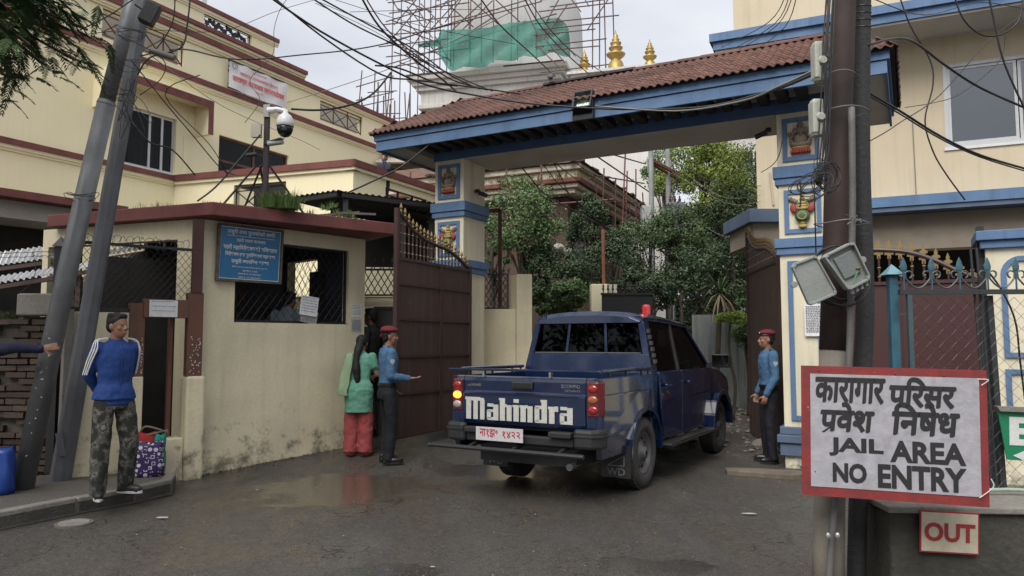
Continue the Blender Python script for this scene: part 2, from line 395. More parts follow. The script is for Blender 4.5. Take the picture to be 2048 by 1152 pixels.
# loose stones, rubble
def scatter(name,label,n,fn,smin,smax,m):
    mb=MB()
    for i in range(n):
        x,y=fn(); s=random.uniform(smin,smax)*random.uniform(.5,1); z=gz(x,y)
        mb.ell((x,y,z-.004+s*.2),(s,s*random.uniform(.5,1),s*random.uniform(.3,.6)),(0,0,random.uniform(0,3)),5,4)
    return T(mb.build(name,m),label,None,None,'stuff')
stonem=mat('pale stone',(.28,.26,.23),.9,col2=(.12,.11,.1),amt=.8,scale=9)
scatter('pebbles','small pebbles strewn over the wet road',420,lambda:(random.uniform(-4,3.4),random.uniform(3.3,10)),.003,.011,stonem)
def _in():
    t=random.random(); return (random.uniform(2.35,4.5),random.uniform(10.6,15))
scatter('rubble','broken rubble on the rough ground inside the gate',420,_in,.015,.075,stonem)
scatter('wall_debris','wet grit gathered along the foot of the guard booth',260,lambda:(lambda t,o:(-3.75+.675*t+.737*o,8.82+.737*t-.676*o))(random.uniform(-.1,2.3),abs(random.gauss(0,.12))),.004,.018,mat('dark grit',(.06,.055,.045),.9))
for q,(gcx,gcy,gsp,gcn) in enumerate(((-2.45,4.9,.35,150),(-.3,4.6,.3,90),(1.5,6.6,.3,90),(.5,5.6,.25,60))):
    scatter('grit_patch',('left','middle','right','central')[q]+' patch of loose grit on the worn asphalt',gcn,lambda:(random.gauss(gcx,gsp),random.gauss(gcy,gsp*.5)),.003,.011,mat('road grit',(.11,.10,.085),.9,amt=.6))
for (x,y,s) in ((.2,4.0,.05),(.45,6.2,.045),(1.35,4.55,.09),(1.0,4.25,.1),(-2.55,5.9,.09)):
    pass
# ---------------- main yellow building ----------------
F=Fr(-9.89,21.4,62.3)
def lattice(mb,u0,u1,z0,z1,y,r=.02,n=3):
    mb.bar((u0,y,z0),(u1,y,z0),r*2); mb.bar((u0,y,z1),(u1,y,z1),r*2); mb.bar((u0,y,z0),(u0,y,z1),r*2); mb.bar((u1,y,z0),(u1,y,z1),r*2)
    zi=z1-(z1-z0)*.18; mb.bar((u0,y,zi),(u1,y,zi),r*1.4)
    zj=z0+(z1-z0)*.12; mb.bar((u0,y,zj),(u1,y,zj),r*1.4)
    w=(u1-u0)/n
    for i in range(n):
        a=u0+i*w; b=a+w; mb.bar((a,y,zj),(b,y,zi),r*1.4); mb.bar((a,y+.03,zi),(b,y+.03,zj),r*1.4)
        if i: mb.bar((a,y,z0),(a,y,z1),r*1.6)
def building():
    root=FE('office_building',F,'large cream multi storey office building with dark red bands and balcony lattices','building')
    L,Rr=-16,16
    w1=F.rect(236,200,352,345); w2=F.rect(438,240,578,335)
    dr=F.rect(640,300,690,345)
    la=F.rect(205,22,370,125)
    la=(F.uz(205,60)[0],F.uz(370,60)[0],9.75,10.55)
    lb=(F.uz(457,125)[0],F.uz(572,160)[0],9.6,10.6); lc=(F.uz(641,225)[0],F.uz(726,225)[0],9.75,10.5)
    w1=(w1[0],w1[1],6.45,8.1); w2=(w2[0],w2[1],6.5,8.05); dr=(9.0,10.9,5.6,7.6)
    MB().wall(L,Rr,0,.3,0,9.35,[w1,w2,dr]).build('wall',cream,root)
    MB().wall(L,Rr,.02,.28,9.5,10.7,[la,lb,lc]).build('parapet_wall',cream,root)
    # interior rooms; near-black walls stand in for room shade
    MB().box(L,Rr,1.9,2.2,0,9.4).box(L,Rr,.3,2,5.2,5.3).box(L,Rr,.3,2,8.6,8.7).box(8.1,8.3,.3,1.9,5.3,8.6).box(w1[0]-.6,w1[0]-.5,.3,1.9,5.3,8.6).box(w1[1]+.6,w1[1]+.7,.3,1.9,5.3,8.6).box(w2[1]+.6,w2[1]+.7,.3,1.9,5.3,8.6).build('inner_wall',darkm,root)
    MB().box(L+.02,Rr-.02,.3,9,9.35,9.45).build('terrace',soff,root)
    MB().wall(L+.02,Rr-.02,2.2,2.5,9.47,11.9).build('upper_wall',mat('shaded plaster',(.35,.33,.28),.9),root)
    def band(z,h=.16,out=.14,a=L,b=Rr,y=0,nm='red_band'):
        MB().box(a,b,y-out,y+.35,z-h,z).build(nm,redt,root)
        MB().box(a,b,y-out*.6,y-.001,z-h-.09,z-h).box(a,b,y-out*.3,y-.002,z-h-.15,z-h-.09).build('moulding',cream,root)
    band(9.55)
    band(10.9)
    tu=F.uz(608,141)[0]
    MB().box(L,tu-.15,-.02,.3,10.9,11.05).build('upper_parapet',cream,root); band(11.24,.13,.2,L,tu)
    # top storey
    tt=F.uz(552,90)[0]; t0=F.uz(410,40)[0]; t1=F.uz(506,60)[0]
    MB().wall(L,tt,.05,.25,11.241,11.83,[(t0,t1,11.33,11.75)]).build('roof_parapet',cream,root)
    band(11.98,.13,.1,L,tt+.12,.05)
    mb=MB(); lattice(mb,la[0],la[1],la[2],la[3],.1,.02,4); mb.build('lattice',rust,root)
    mb=MB(); lattice(mb,lc[0],lc[1],lc[2],lc[3],.1,.02,3); mb.build('lattice',rust,root)
    mb=MB(); lattice(mb,lb[0],lb[1],lb[2],lb[3],.15,.02,3); mb.build('lattice',black,root)
    mb=MB(); lattice(mb,t0,t1,11.33,11.75,.15,.014,4)
    for i in range(14): mb.ell((t0+.2+i*(t1-t0-.3)/14,.16,11.45+random.uniform(0,.2)),(.09,.01,.09),(0,0,0),8,4)
    mb.build('lattice',black,root)
    # sill band lower left
    band(6.4,.14,.12,L,-.05)
    # windows
    def window(r,bars,mid,fm,gm,nm='window'):
        u0,u1,z0,z1=r; y=.12; t=.035
        f=MB(); f.box(u0,u1,y-t,y+t,z0,z0+2*t).box(u0,u1,y-t,y+t,z1-2*t,z1).box(u0,u0+2*t,y-t,y+t,z0+2*t,z1-2*t).box(u1-2*t,u1,y-t,y+t,z0+2*t,z1-2*t)
        for b in bars: uu=u0+(u1-u0)*b; f.box(uu-t,uu+t,y-t,y+t,z0+2*t,z1-2*t)
        for b in mid: zz=z0+(z1-z0)*b; f.box(u0+2*t,u1-2*t,y-t*.8,y+t*.8,zz-t,zz+t)
        w=f.build(nm,fm,root); edges=[0]+list(bars)+[1]
        for a,b in zip(edges,edges[1:]):
            MB().box(u0+(u1-u0)*a+t,u0+(u1-u0)*b-t,y-.004,y+.004,z0+t,z1-t).build('pane',gm,w)
        return w
    gl=glassm('window glass',(.35,.38,.38),.2,.04)
    al=mat('aluminium frame',(.55,.56,.57),.4,.3,amt=.2)
    wa=window(w1,(.56,.78),(),al,gl); wa['label']='tall white framed sliding window with curtains, one side open'
    cu=MB(); 
    for i in range(26):
        u=w1[0]+.05+i*.05; cu.box(u,u+.05,.4+.03*math.sin(i*1.7),.42+.03*math.sin(i*1.7),6.5,8.1)
    cu.build('curtain',mat('curtain cloth',(.5,.49,.45),.9),root)
    wb=window(w2,(.5,),(.5,),rust,gl); wb['label']='brown framed window of four panes behind the camera mast'
    MB().box(w1[0]-.06,w1[1]+.06,-.05,-.002,w1[2]-.1,w1[2]).build('sill',white,root)
    # hoods
    def hood(u0,u1,z0,z1,dep=.62):
        mb=MB(); mb.box(u0,u1,-dep,0,z1-.1,z1).box(u0,u0+.12,-dep,0,z0,z1-.1).box(u1-.12,u1,-dep,0,z0,z1-.1)
        h=mb.build('window_hood',cream,root)
        MB().box(u0-.03,u1+.03,-dep-.03,-dep-.002,z1-.2,z1+.02).box(u0-.03,u0+.14,-dep-.03,-dep-.002,z0,z1-.2).box(u1-.14,u1+.03,-dep-.03,-dep-.002,z0,z1-.2).build('hood_edge',redt,h)
    hood(w1[0]-.75,w1[1]+.75,7.75,8.75)
    hood(9.4,13.4,7.3,7.75)
    MB().box(w1[1]+.25,w1[1]+.4,-.03,0,5.2,7.7).build('pilaster',cream,root)
    # antennas on the roof
    mb=MB(); 
    for dx,h in ((0,.9),(.35,1.5),(.8,.85)):
        u=F.uz(440,10)[0]+dx*1.2; mb.tube([(u,2,11.9),(u,2,12.6+h)],.03,6); mb.box(u-.1,u+.1,1.9,2.05,12.5,12.6+h)
    for nm in ('antenna',): mb.build(nm,white,root)
    return root
building()
# the wing that steps forward
W1=Fr(-9.89,21.4,-18.6); 
def wing():
    root=FE('building_wing',W1,'low cream balcony wing with red parapet, stepping out of the office building','building wing')
    e=Vector((-4.24,19.5,0))-W1.o; Lw=e.length
    wn=W1.rect(468,345,572,400); wn=(wn[0],wn[1],5.1,6.0)
    MB().wall(0,Lw,0,.25,0,6.15,[wn]).build('wall',cream,root)
    mb=MB(); lattice(mb,wn[0],wn[1],wn[2],wn[3],.1,.02,2); mb.build('lattice',black,root)
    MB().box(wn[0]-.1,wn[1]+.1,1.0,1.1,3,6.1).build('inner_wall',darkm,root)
    MB().box(-.05,Lw+.12,-.12,.3,6.24,6.42).build('red_band',redt,root)
    MB().box(0,Lw+.08,-.07,.24,6.15,6.238).build('moulding',cream,root)
    # side along the depth direction
    s=E('side',(Lw,0,0),62.3+18.6); s.parent=root
    F2=Fr(-4.24,19.5,62.3)
    ua,ub=F2.uz(771,380)[0],F2.uz(856,380)[0]
    def Mx(mb,n,m): return mb.build(n,m,s)
    Mx(MB().wall(.002,11,.0,.25,0,6.15,[(ua,ub,4.9,5.95)]),'wall',cream)
    Mx(MB().box(-.12,11,-.12,.3,6.241,6.421),'red_band',redt)
    Mx(MB().box(-.07,11,-.07,.24,6.15,6.239),'moulding',cream)
    mb=MB(); lattice(mb,ua,ub,4.9,5.95,.1,.03,3); Mx(mb,'lattice',black)
    MB().box(0.3,10,.3,8,5.0,5.1).build('balcony_floor',soff,s)
wing()
# left annex slab with red edge
def annex():
    f=Fr(-9.6,12.2,55); root=FE('annex_roof',f,'flat concrete annex roof with red edge at the far left above the brick wall','roof slab')
    z=f.uz(75,388)[1]
    MB().box(-9,3.2,0,5,z-.12,z+.02).build('slab',redt,root)
    MB().box(-9,3.1,.35,4.9,z-.45,z-.125).build('beam',soff,root)
    MB().box(-9,3,1.4,1.6,0,z-.46).box(2.7,3,1.6,5,0,z-.46).build('wall',darkm,root)  # near-black wall carries the shade under the slab in its colour
annex()
# ---------------- main gate ----------------
G=Fr(-.775-.88*.548,11.67+.475*.548,-28.3)   # u=0 left edge of left pillar
UL=(0,.55); UR=(.548+4.77,.548+4.77+.58)
def relief(root,u,z,h,kind,y):
    """painted seated figure relief in a frame"""
    stone=mat('relief stone',(.24,.19,.14),.8,col2=(.12,.09,.07),amt=.6,scale=14)
    pink=mat('relief rose',(.36,.07,.06),.7,amt=.4,scale=12); yel=mat('relief yellow',(.48,.36,.10),.6,amt=.4,scale=12); grn=mat('relief green',(.07,.13,.08),.7)
    r=E('relief',(u,y,z)); r.parent=root
    s=h/1.0
    if kind==0:
        mb=MB(); q=lambda x,z,a,b,c,rot=0: mb.ell((x*s,-.02,z*s),(a*s,c*s,b*s),(0,rot,0),10,6)
        q(0,.42,.2,.2,.11); q(0,.28,.3,.09,.11); q(-.18,.3,.14,.07,.1,.4); q(.18,.3,.14,.07,.1,-.4)
        q(0,.7,.12,.13,.1); q(-.15,.7,.07,.1,.04); q(.15,.7,.07,.1,.04); q(0,.86,.1,.09,.08); q(0,.95,.05,.06,.05)
        q(.02,.58,.04,.12,.14,.1); q(-.24,.52,.05,.12,.08,.5); q(.24,.52,.05,.12,.08,-.5); q(-.3,.62,.06,.07,.06); q(.3,.62,.06,.07,.06); q(-.24,.38,.05,.1,.1,-.7); q(.24,.38,.05,.1,.1,.7)
        mb.build('figure',stone,r,smooth=True)
        mb=MB(); mb.ell((0,-.015,.14*s),(.26*s,.1*s,.07*s)); 
        for i in range(7): mb.ell(((i-3)*.08*s,-.03,.07*s),(.05*s,.08*s,.07*s),(0,0,0),8,5)
        mb.build('lotus_seat',pink if y else pink,r,smooth=True)
        MB().ell((0,-.02,.2*s),(.27*s,.08*s,.04*s)).build('cushion',yel,r,smooth=True)
    else:
        mb=MB(); 
        for zz,a,b in ((.05,.12,.06),(.14,.07,.06),(.55,.15,.06),(.62,.14,.05),(.7,.12,.05),(.8,.08,.06),(.9,.05,.06)): mb.ell((0,-.02,zz*s),(a*s,.07*s,b*s),(0,0,0),12,6)
        mb.build('vase_foot',yel,r,smooth=True)
        mb=MB(); mb.ell((0,-.03,.33*s),(.2*s,.12*s,.17*s),(0,0,0),14,8); mb.build('vase_body',grn,r,smooth=True)
        for sx in (-1,1):
            mb=MB(); mb.ell((sx*.23*s,-.02,.55*s),(.09*s,.05*s,.14*s),(0,sx*.3,0),8,5); mb.build('ribbon',pink,r,smooth=True)
            mb=MB()
            for k in range(3): mb.ell((sx*(.17+.07*k)*s,-.02,(.75+.04*k)*s),(.07*s,.03*s,.05*s),(0,sx*.6,0),8,5)
            mb.build('leaf_spray',stone,r,smooth=True)
        mb=MB(); mb.tube([(math.cos(a)*.11*s,-.02-.12*s,.33*s+math.sin(a)*.1*s) for a in np.linspace(0,6.2,14)],.015*s,5); mb.tube([(math.sin(a*2)*.07*s,-.02-.12*s,.33*s+math.cos(a)*.06*s) for a in np.linspace(0,6.2,16)],.012*s,5); mb.build('vase_ornament',yel,r)
def frame_rect(mb,u0,u1,z0,z1,w,y0,y1):
    mb.box(u0,u1,y0,y1,z0,z0+w).box(u0,u1,y0,y1,z1-w,z1).box(u0,u0+w,y0,y1,z0+w,z1-w).box(u1-w,u1,y0,y1,z0+w,z1-w)
def pillar(u0,u1,label,z00):
    root=E('gate_pillar',G.w(u0,0,0),math.degrees(G.a),label,'gate pillar','square pillars of the main gate'); w=u1-u0; dpt=.67
    MB().box(0,w,0,dpt,-.3,4.497).build('shaft',creamp,root,bev=.008)
    for z0,z1 in ((3.56,3.80),(2.66,2.87)):
        MB().box(-.035,w+.035,-.035,dpt+.035,z0,z0+.085).box(-.055,w+.055,-.055,dpt+.055,z0+.088,z1).build('blue_band',blue,root,bev=.006)
    MB().box(-.05,w+.05,-.05,dpt+.05,z00+.14,z00+.3).box(-.08,w+.08,-.08,dpt+.08,z00+.302,z00+.4).box(-.05,w+.05,-.05,dpt+.05,z00+.402,z00+.5).build('base_block',blued,root,bev=.01)
    mb=MB(); frame_rect(mb,.07,w-.07,3.86,4.42,.055,-.022,.0-.001); mb.build('panel_frame',blue,root)
    mb=MB(); frame_rect(mb,.07,w-.07,2.93,3.49,.055,-.022,-.001); mb.build('panel_frame',blue,root)
    mb=MB(); frame_rect(mb,.09,w-.09,z00+.58,2.58,.06,-.022,-.001); mb.build('panel_frame',blue,root)
    MB().box(.13,w-.13,-.006,-.001,3.92,4.36).build('panel',mat('panel plaster',(.62,.55,.42),.8),root)
    relief(root,w/2,3.94,.43,0,-.01); relief(root,w/2,2.99,.46,1,-.01)
    return root
pillar(UL[0],UL[1],'left square cream pillar of the gate with blue bands and elephant headed relief',.1)
pillar(UR[0],UR[1],'right square cream pillar of the gate, behind the dark utility poles',.0)
def canopy():
    root=FE('gate_canopy',G,'tiled hipped canopy with blue fascia spanning the two gate pillars','gate canopy')
    U0,U1=.548-1.257,.548+6.11; Y0,Y1=-.7,1.75; zb,zt=4.6,4.86
    MB().box(-.03,UR[1]+.03,.0,.66,4.5,4.70).build('beam',mat('beam blue',(.06,.12,.25),.7),root)
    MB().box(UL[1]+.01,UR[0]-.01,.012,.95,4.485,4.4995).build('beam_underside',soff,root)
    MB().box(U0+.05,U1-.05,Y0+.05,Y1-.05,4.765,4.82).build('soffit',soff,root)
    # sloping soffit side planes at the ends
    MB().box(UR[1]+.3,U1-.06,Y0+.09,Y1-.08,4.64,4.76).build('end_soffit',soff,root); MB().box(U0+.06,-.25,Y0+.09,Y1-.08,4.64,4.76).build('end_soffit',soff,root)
    n=int((UR[1]+.1)/.235)
    m0=MB(); m0.box(-.06,.06,Y0+.08,-.002,4.63,4.764); r0=m0.build('rafter',darkm,root,loc=(.02,0,0))
    for i in range(1,n): inst(r0,root,(.02+i*.235,0,0))
    fb=MB(); 
    fb.box(U0+.03,U1-.03,Y0+.02,Y0+.06,zb,zb+.15).box(U0,U1,Y0,Y0+.055,zb+.158,zt)
    fb.build('fascia',blue,root,bev=.004)
    MB().box(0,UR[1],-.03,-.002,4.702,4.7645).build('bay_panel',mat('whitewashed bay',(.7,.68,.62),.85),root)
    fb=MB(); fb.box(U0,U1,Y1-.055,Y1,zb+.158,zt); fb.build('fascia',blue,root)
    for a,b,c,d in ((U0+.03,U0+.06,U0,U0+.05),(U1-.06,U1-.03,U1-.05,U1)):
        fb=MB(); fb.box(a,b,Y0+.062,Y1-.062,zb,zb+.15).box(c,d,Y0+.057,Y1-.057,zb+.158,zt); fb.build('fascia',blue,root)
    # roof body (under the tiles)
    zr=5.6; ym=(Y0+Y1)/2; R0=U0+.85; R1=U1-.75; e=.05
    v=[(U0-e,Y0-e,zt),(U1+e,Y0-e,zt),(U1+e,Y1+e,zt),(U0-e,Y1+e,zt),(R0,ym,zr),(R1,ym,zr)]
    MB().add(v,[(0,1,5,4),(1,2,5),(2,3,4,5),(3,0,4),(0,3,2,1)]).build('roof_deck',darkm,root)
    # tiles: curved pan tile mesh, rows up the slope
    tw,tl=.105,.125
    def tile_mesh():
        mb=MB(); rings=[]
        for j,(yy,dz) in enumerate(((0,0),(tl*1.25,.0))):
            rings.append((yy,dz))
        k=6; top=[];bot=[]
        vs=[];
        for j in range(2):
            for i in range(k+1):
                x=i/k*tw*1.04; zz=.016*math.sin(i/k*2*math.pi)+.006
                vs.append((x,j*tl*1.3,zz+(.018 if j==0 else 0)))
        for i in range(k+1):
            x=i/k*tw*1.04; zz=.016*math.sin(i/k*2*math.pi)+.006; vs.append((x,0,zz+.002))
        fs=[(i,i+1,k+1+i+1,k+1+i) for i in range(k)]+[(2*k+2+i,2*k+2+i+1,i+1,i) for i in range(k)]
        return vs,fs
    tv,tf=tile_mesh()
    allt=[]
    def face(pa,pb,apexL,apexR,visible):
        # pa,pb eave ends; apexL, apexR top ends (may coincide)
        pa,pb,al,ar=map(Vector,(pa,pb,apexL,apexR)); ex=(pb-pa).normalized(); W=(pb-pa).length
        up=(al-pa)-ex*(al-pa).dot(ex); S=up.length; up/=S; nn=ex.cross(up)
        rows=int(S/tl)
        for r in range(rows+1):
            s=r*tl/S
            xl=(al-pa).dot(ex)*s; xr=W+((ar-pb).dot(ex))*s
            k0=math.floor(xl/tw); k1=math.ceil(xr/tw)
            for k in range(k0,k1):
                x=k*tw; 
                if x+tw*.5<xl or x+tw*.5>xr: continue
                o=pa+ex*x+up*(r*tl-.02)+nn*.008
                M=Matrix((ex,up,nn)).transposed().to_4x4(); M.translation=o
                allt.append((M,visible))
    face((U0-e,Y0-e,zt),(U1+e,Y0-e,zt),(R0,ym,zr),(R1,ym,zr),True)
    face((U1+e,Y0-e,zt),(U1+e,Y1+e,zt),(R1,ym,zr),(R1,ym,zr),True)
    face((U0-e,Y1+e,zt),(U0-e,Y0-e,zt),(R0,ym,zr),(R0,ym,zr),True)
    face((U1+e,Y1+e,zt),(U0-e,Y1+e,zt),(R1,ym,zr),(R0,ym,zr),False)
    W=G
    def dist(M): 
        p=G.w(M.translation.x,M.translation.y,M.translation.z); return (p-Vector((0,0,CAMZ))).length+(0 if M.translation.y<ym and M.translation.x<U1-.1 else 9)
    allt.sort(key=lambda t:dist(t[0]))
    me=None
    for i,(M,vv) in enumerate(allt[:300]):
        if me is None:
            b=MB(); b.add(tv,tf); o=b.build('roof_tile',tilem,root,smooth=True); me=o
        else:
            o=bpy.data.objects.new('roof_tile',me.data); COL.objects.link(o); o.parent=root
        j=Matrix.Translation((0,random.uniform(-.006,.006),random.uniform(0,.006)))@Matrix.Rotation(random.uniform(-.04,.04),4,'Z')
        o.matrix_local=M@j
    rest=MB()
    for M,vv in allt[300:]:
        M=M@Matrix.Translation((0,random.uniform(-.006,.006),random.uniform(0,.006)))@Matrix.Rotation(random.uniform(-.04,.04),4,'Z')
        rest.add([M@Vector(p) for p in tv],tf)
    rest.build('roof_tiles',tilem,root,smooth=True,kind='stuff')
    # ridge and hip caps
    def caps(a,b,m,nm='ridge_tile'):
        a=Vector(a);b=Vector(b); L=(b-a).length; k=max(1,int(L/.3)); d=(b-a)/k; first=None
        for i in range(k):
            p=a+d*i; mb=MB(); q=p+d*1.03
            s=d.normalized().cross(Vector((0,0,1))).normalized()
            rings=[]
            for c,rr in ((p,.075),(q,.065)):
                rings.append([c+s*rr*math.cos(t)+Vector((0,0,rr*math.sin(t)*.8+.012)) for t in np.linspace(0,math.pi,7)])
            mb.loops(rings,True).build(nm,m,root)
    m1=R0+1.6; m2=R0+3.1
    caps((R0,ym,zr),(m1,ym,zr),tilem); caps((m1,ym,zr+.02),(m2,ym,zr+.02),tiled); caps((m2,ym,zr),(R1,ym,zr),tilem)
    caps((U0,Y0,zt+.02),(R0,ym,zr),tilem); caps((U1,Y0,zt+.02),(R1,ym,zr),tilem); caps((U0,Y1,zt+.02),(R0,ym,zr),tilem); caps((U1,Y1,zt+.02),(R1,ym,zr),tiled)
    return root
canopy()
# gate leaves
def leaf(org,ang,L,z0,zs,label,flip=1,hs=.55,hh=.05,plain=False):
    """flip=1: free (high) edge at u=0; hinge (low) at u=L"""
    fr=Fr(org[0],org[1],ang); root=FE('gate_leaf',fr,label,'gate leaf','maroon steel leaves of the main gate')
    def top(u):
        t=u/L
        t=1-t if flip<0 else t
        pts=[(0,.62),(.08,.56),(.2,.40),(.35,.31),(.5,.27),(.65,.24),(.78,.17),(.9,.07),(1,.0)]
        for (a,b),(c,d) in zip(pts,pts[1:]):
            if a<=t<=c: return zs+b+(d-b)*(t-a)/(c-a)
        return zs
    MB().box(.03,L-.03,-.006,.006,z0+.02,zs-.03).build('sheet',mat('dull maroon sheet',(.075,.042,.038),.5,col2=(.05,.034,.032),amt=.8,scale=1.6,streak=.45,gcol=(.10,.085,.075),speck=(30,.75,(.2,.17,.15))),root)
    st=MB(); st.box(0,.06,-.03,.03,z0,(zs+.66) if flip>0 else zs+.05); st.build('stile',maroon,root)
    st=MB(); st.box(L-.06,L,-.03,.03,z0,zs+.05 if flip>0 else zs+.66); st.build('stile',maroon,root)
    if not plain: MB().box(L*.56-.03,L*.56+.03,-.028,.028,z0+.05,zs-.035).build('stile',maroon,root)
    for i,k in enumerate((0,1) if plain else (0,.24,.45,.66,.86,1)):
        z=z0+.02+(zs-z0-.04)*k; MB().box(.062,L-.062,-.026,.026,z-.02,z+.02).build('rail',maroon,root)
    us=np.linspace(.06,L-.02,22)
    MB().tube([(u,0,top(u)) for u in us],.028,8).build('top_rail',maroon,root)
    nb=int(L/.1); sp=None; spear=None
    for i in range(nb):
        u=.12+i*(L-.2)/(nb-1); zt=top(u); h=zt-zs
        mb=MB(); mb.tube([(u,0,zs-.01),(u,0,zt)],.012,6); mb.build('spindle',maroon,root)
        g=MB()
        zz=zs+.07
        while zz<zt-.04:
            g.ell((u,0,zz),(.021,.021,.014),(0,0,0),8,4); zz+=.13
        if len(g.v): g.build('spindle_collar',gold,root)
        if spear is None:
            mb=MB(); mb.lathe([(.012,0),(.014,.02),(.024,.035),(.012,.05),(.011,.06),(.022,.085),(.02,.1),(.002,.15)],(0,0,0),8); spear=mb.build('spear_tip',gold,root,loc=(u,0,zt+.02))
        else: inst(spear,root,(u,0,zt+.02))
    if flip<0: pass
    return fr,root
hx=G.w(.548+.02,.1); hx=(-.66,11.66)
e2=(math.sin(R(26.5)),math.cos(R(26.5)))
lo=(hx[0]-2.02*e2[0],hx[1]-2.02*e2[1])
leaf(lo,90-26.5,2.02,.27,2.70,'left maroon sheet steel gate leaf swung outward beside the policeman')
rh=(3.62,9.98); re=(3.84,12.0)
ang=math.degrees(math.atan2(rh[1]-re[1],rh[0]-re[0]))
leaf(re,ang,2.03,.12,2.68,'right maroon steel gate leaf folded inward behind the standing policeman',plain=True)
# paper scrap on the left gate
# floodlight on the canopy fascia
def flood():
    u,z=G.uz(1163,200,-.8); root=E('flood_light',G.w(u,-.7,z),math.degrees(G.a),'square black floodlight bracketed to the blue canopy fascia','flood light')
    M=Matrix.Rotation(R(-20),4,'X')
    b=MB(); frame_rect(b,-.14,.14,-.15,.13,.02,-.09,-.02); b.box(-.14,.14,-.02,.05,-.15,.13); b.v=[tuple(M@Vector(p)) for p in b.v]; b.build('housing',black,root)
    b=MB().box(-.1,.1,-.024,-.021,-.11,.09); b.v=[tuple(M@Vector(p)) for p in b.v]; b.build('reflector',mat('reflector',(.6,.62,.6),.15,.7,amt=0),root)
    b=MB().box(-.05,.05,-.03,-.0245,-.0,.07); b.v=[tuple(M@Vector(p)) for p in b.v]; b.build('led_chip',mat('led yellow',(.6,.65,.1),.5,amt=.1),root)
    b=MB().box(-.12,.12,-.085,-.082,-.13,.11); b.v=[tuple(M@Vector(p)) for p in b.v]; b.build('glass',glassm('clear glass',(.93,.95,.95),.15),root)
    MB().box(-.15,-.14,-.07,0,-.2,.0).box(.14,.15,-.07,0,-.2,.0).box(-.15,.15,-.07,.0,-.26,-.2).build('bracket',black,root)
flood()
# small bullet cameras on pillars
def bullet(p,deg,label):
    r=E('bullet_camera',p,deg,label,'security camera')
    MB().tube([(0,0,0),(0,-.07,0)],.03,10).build('mount',black,r); MB().tube([(0,-.07,0),(.0,-.1,-.03)],.012,6).build('arm',black,r)
    M=MB(); M.tube([(.0,-.06,-.03),(.02,-.2,-.09)],.033,12); M.build('camera_body',black,r)
p=G.w(.55,.33,0); bullet((p.x+.02,p.y,4.02),-28+90,'black bullet camera on the side face of the left gate pillar')
p=G.w(UR[0],-.0,0); bullet((p.x-.03,p.y+.1,4.33),-110,'dark bullet camera on the inner corner of the right gate pillar')
# ---------------- guard booth ----------------
B=Fr(-3.75,8.82,47.5)
def diamonds(mb,u0,u1,z0,z1,y,p,r,slope=1.35,dbl=True,n=4):
    """diagonal wires clipped to a rectangle"""
    H=z1-z0
    for sg in ((1,-1) if dbl else (-1,)):
        k=-int(H/slope/p)-2
        while True:
            a=u0+k*p; k+=1
            if a>u1+H/slope: break
            # line: u=a+(z-z0)/slope*sg
            pts=[]
            ua,ub=a,a+H/slope*sg
            t0,t1=0,1
            if ub!=ua:
                for lim in (u0,u1):
                    t=(lim-ua)/(ub-ua)
                    if (ub>ua)==(lim==u0): t0=max(t0,t)
                    else: t1=min(t1,t)
            if t1-t0<.02: continue
            mb.tube([(ua+(ub-ua)*t0,y+sg*r*.8,z0+H*t0),(ua+(ub-ua)*t1,y+sg*r*.8,z0+H*t1)],r,n,cap=False)
def corr(mb,o,ex,ey,w,l,amp=.018,pitch=.075,th=.0):
    o,ex,ey=Vector(o),Vector(ex).normalized(),Vector(ey).normalized(); nn=ex.cross(ey); k=int(w/pitch*6)
    vs=[]
    for j in (0,1):
        for i in range(k+1):
            x=i/k*w; vs.append(o+ex*x+ey*(l*j)+nn*amp*math.sin(2*math.pi*x/pitch))
    return mb.add(vs,[(i,i+1,k+1+i+1,k+1+i) for i in range(k)])
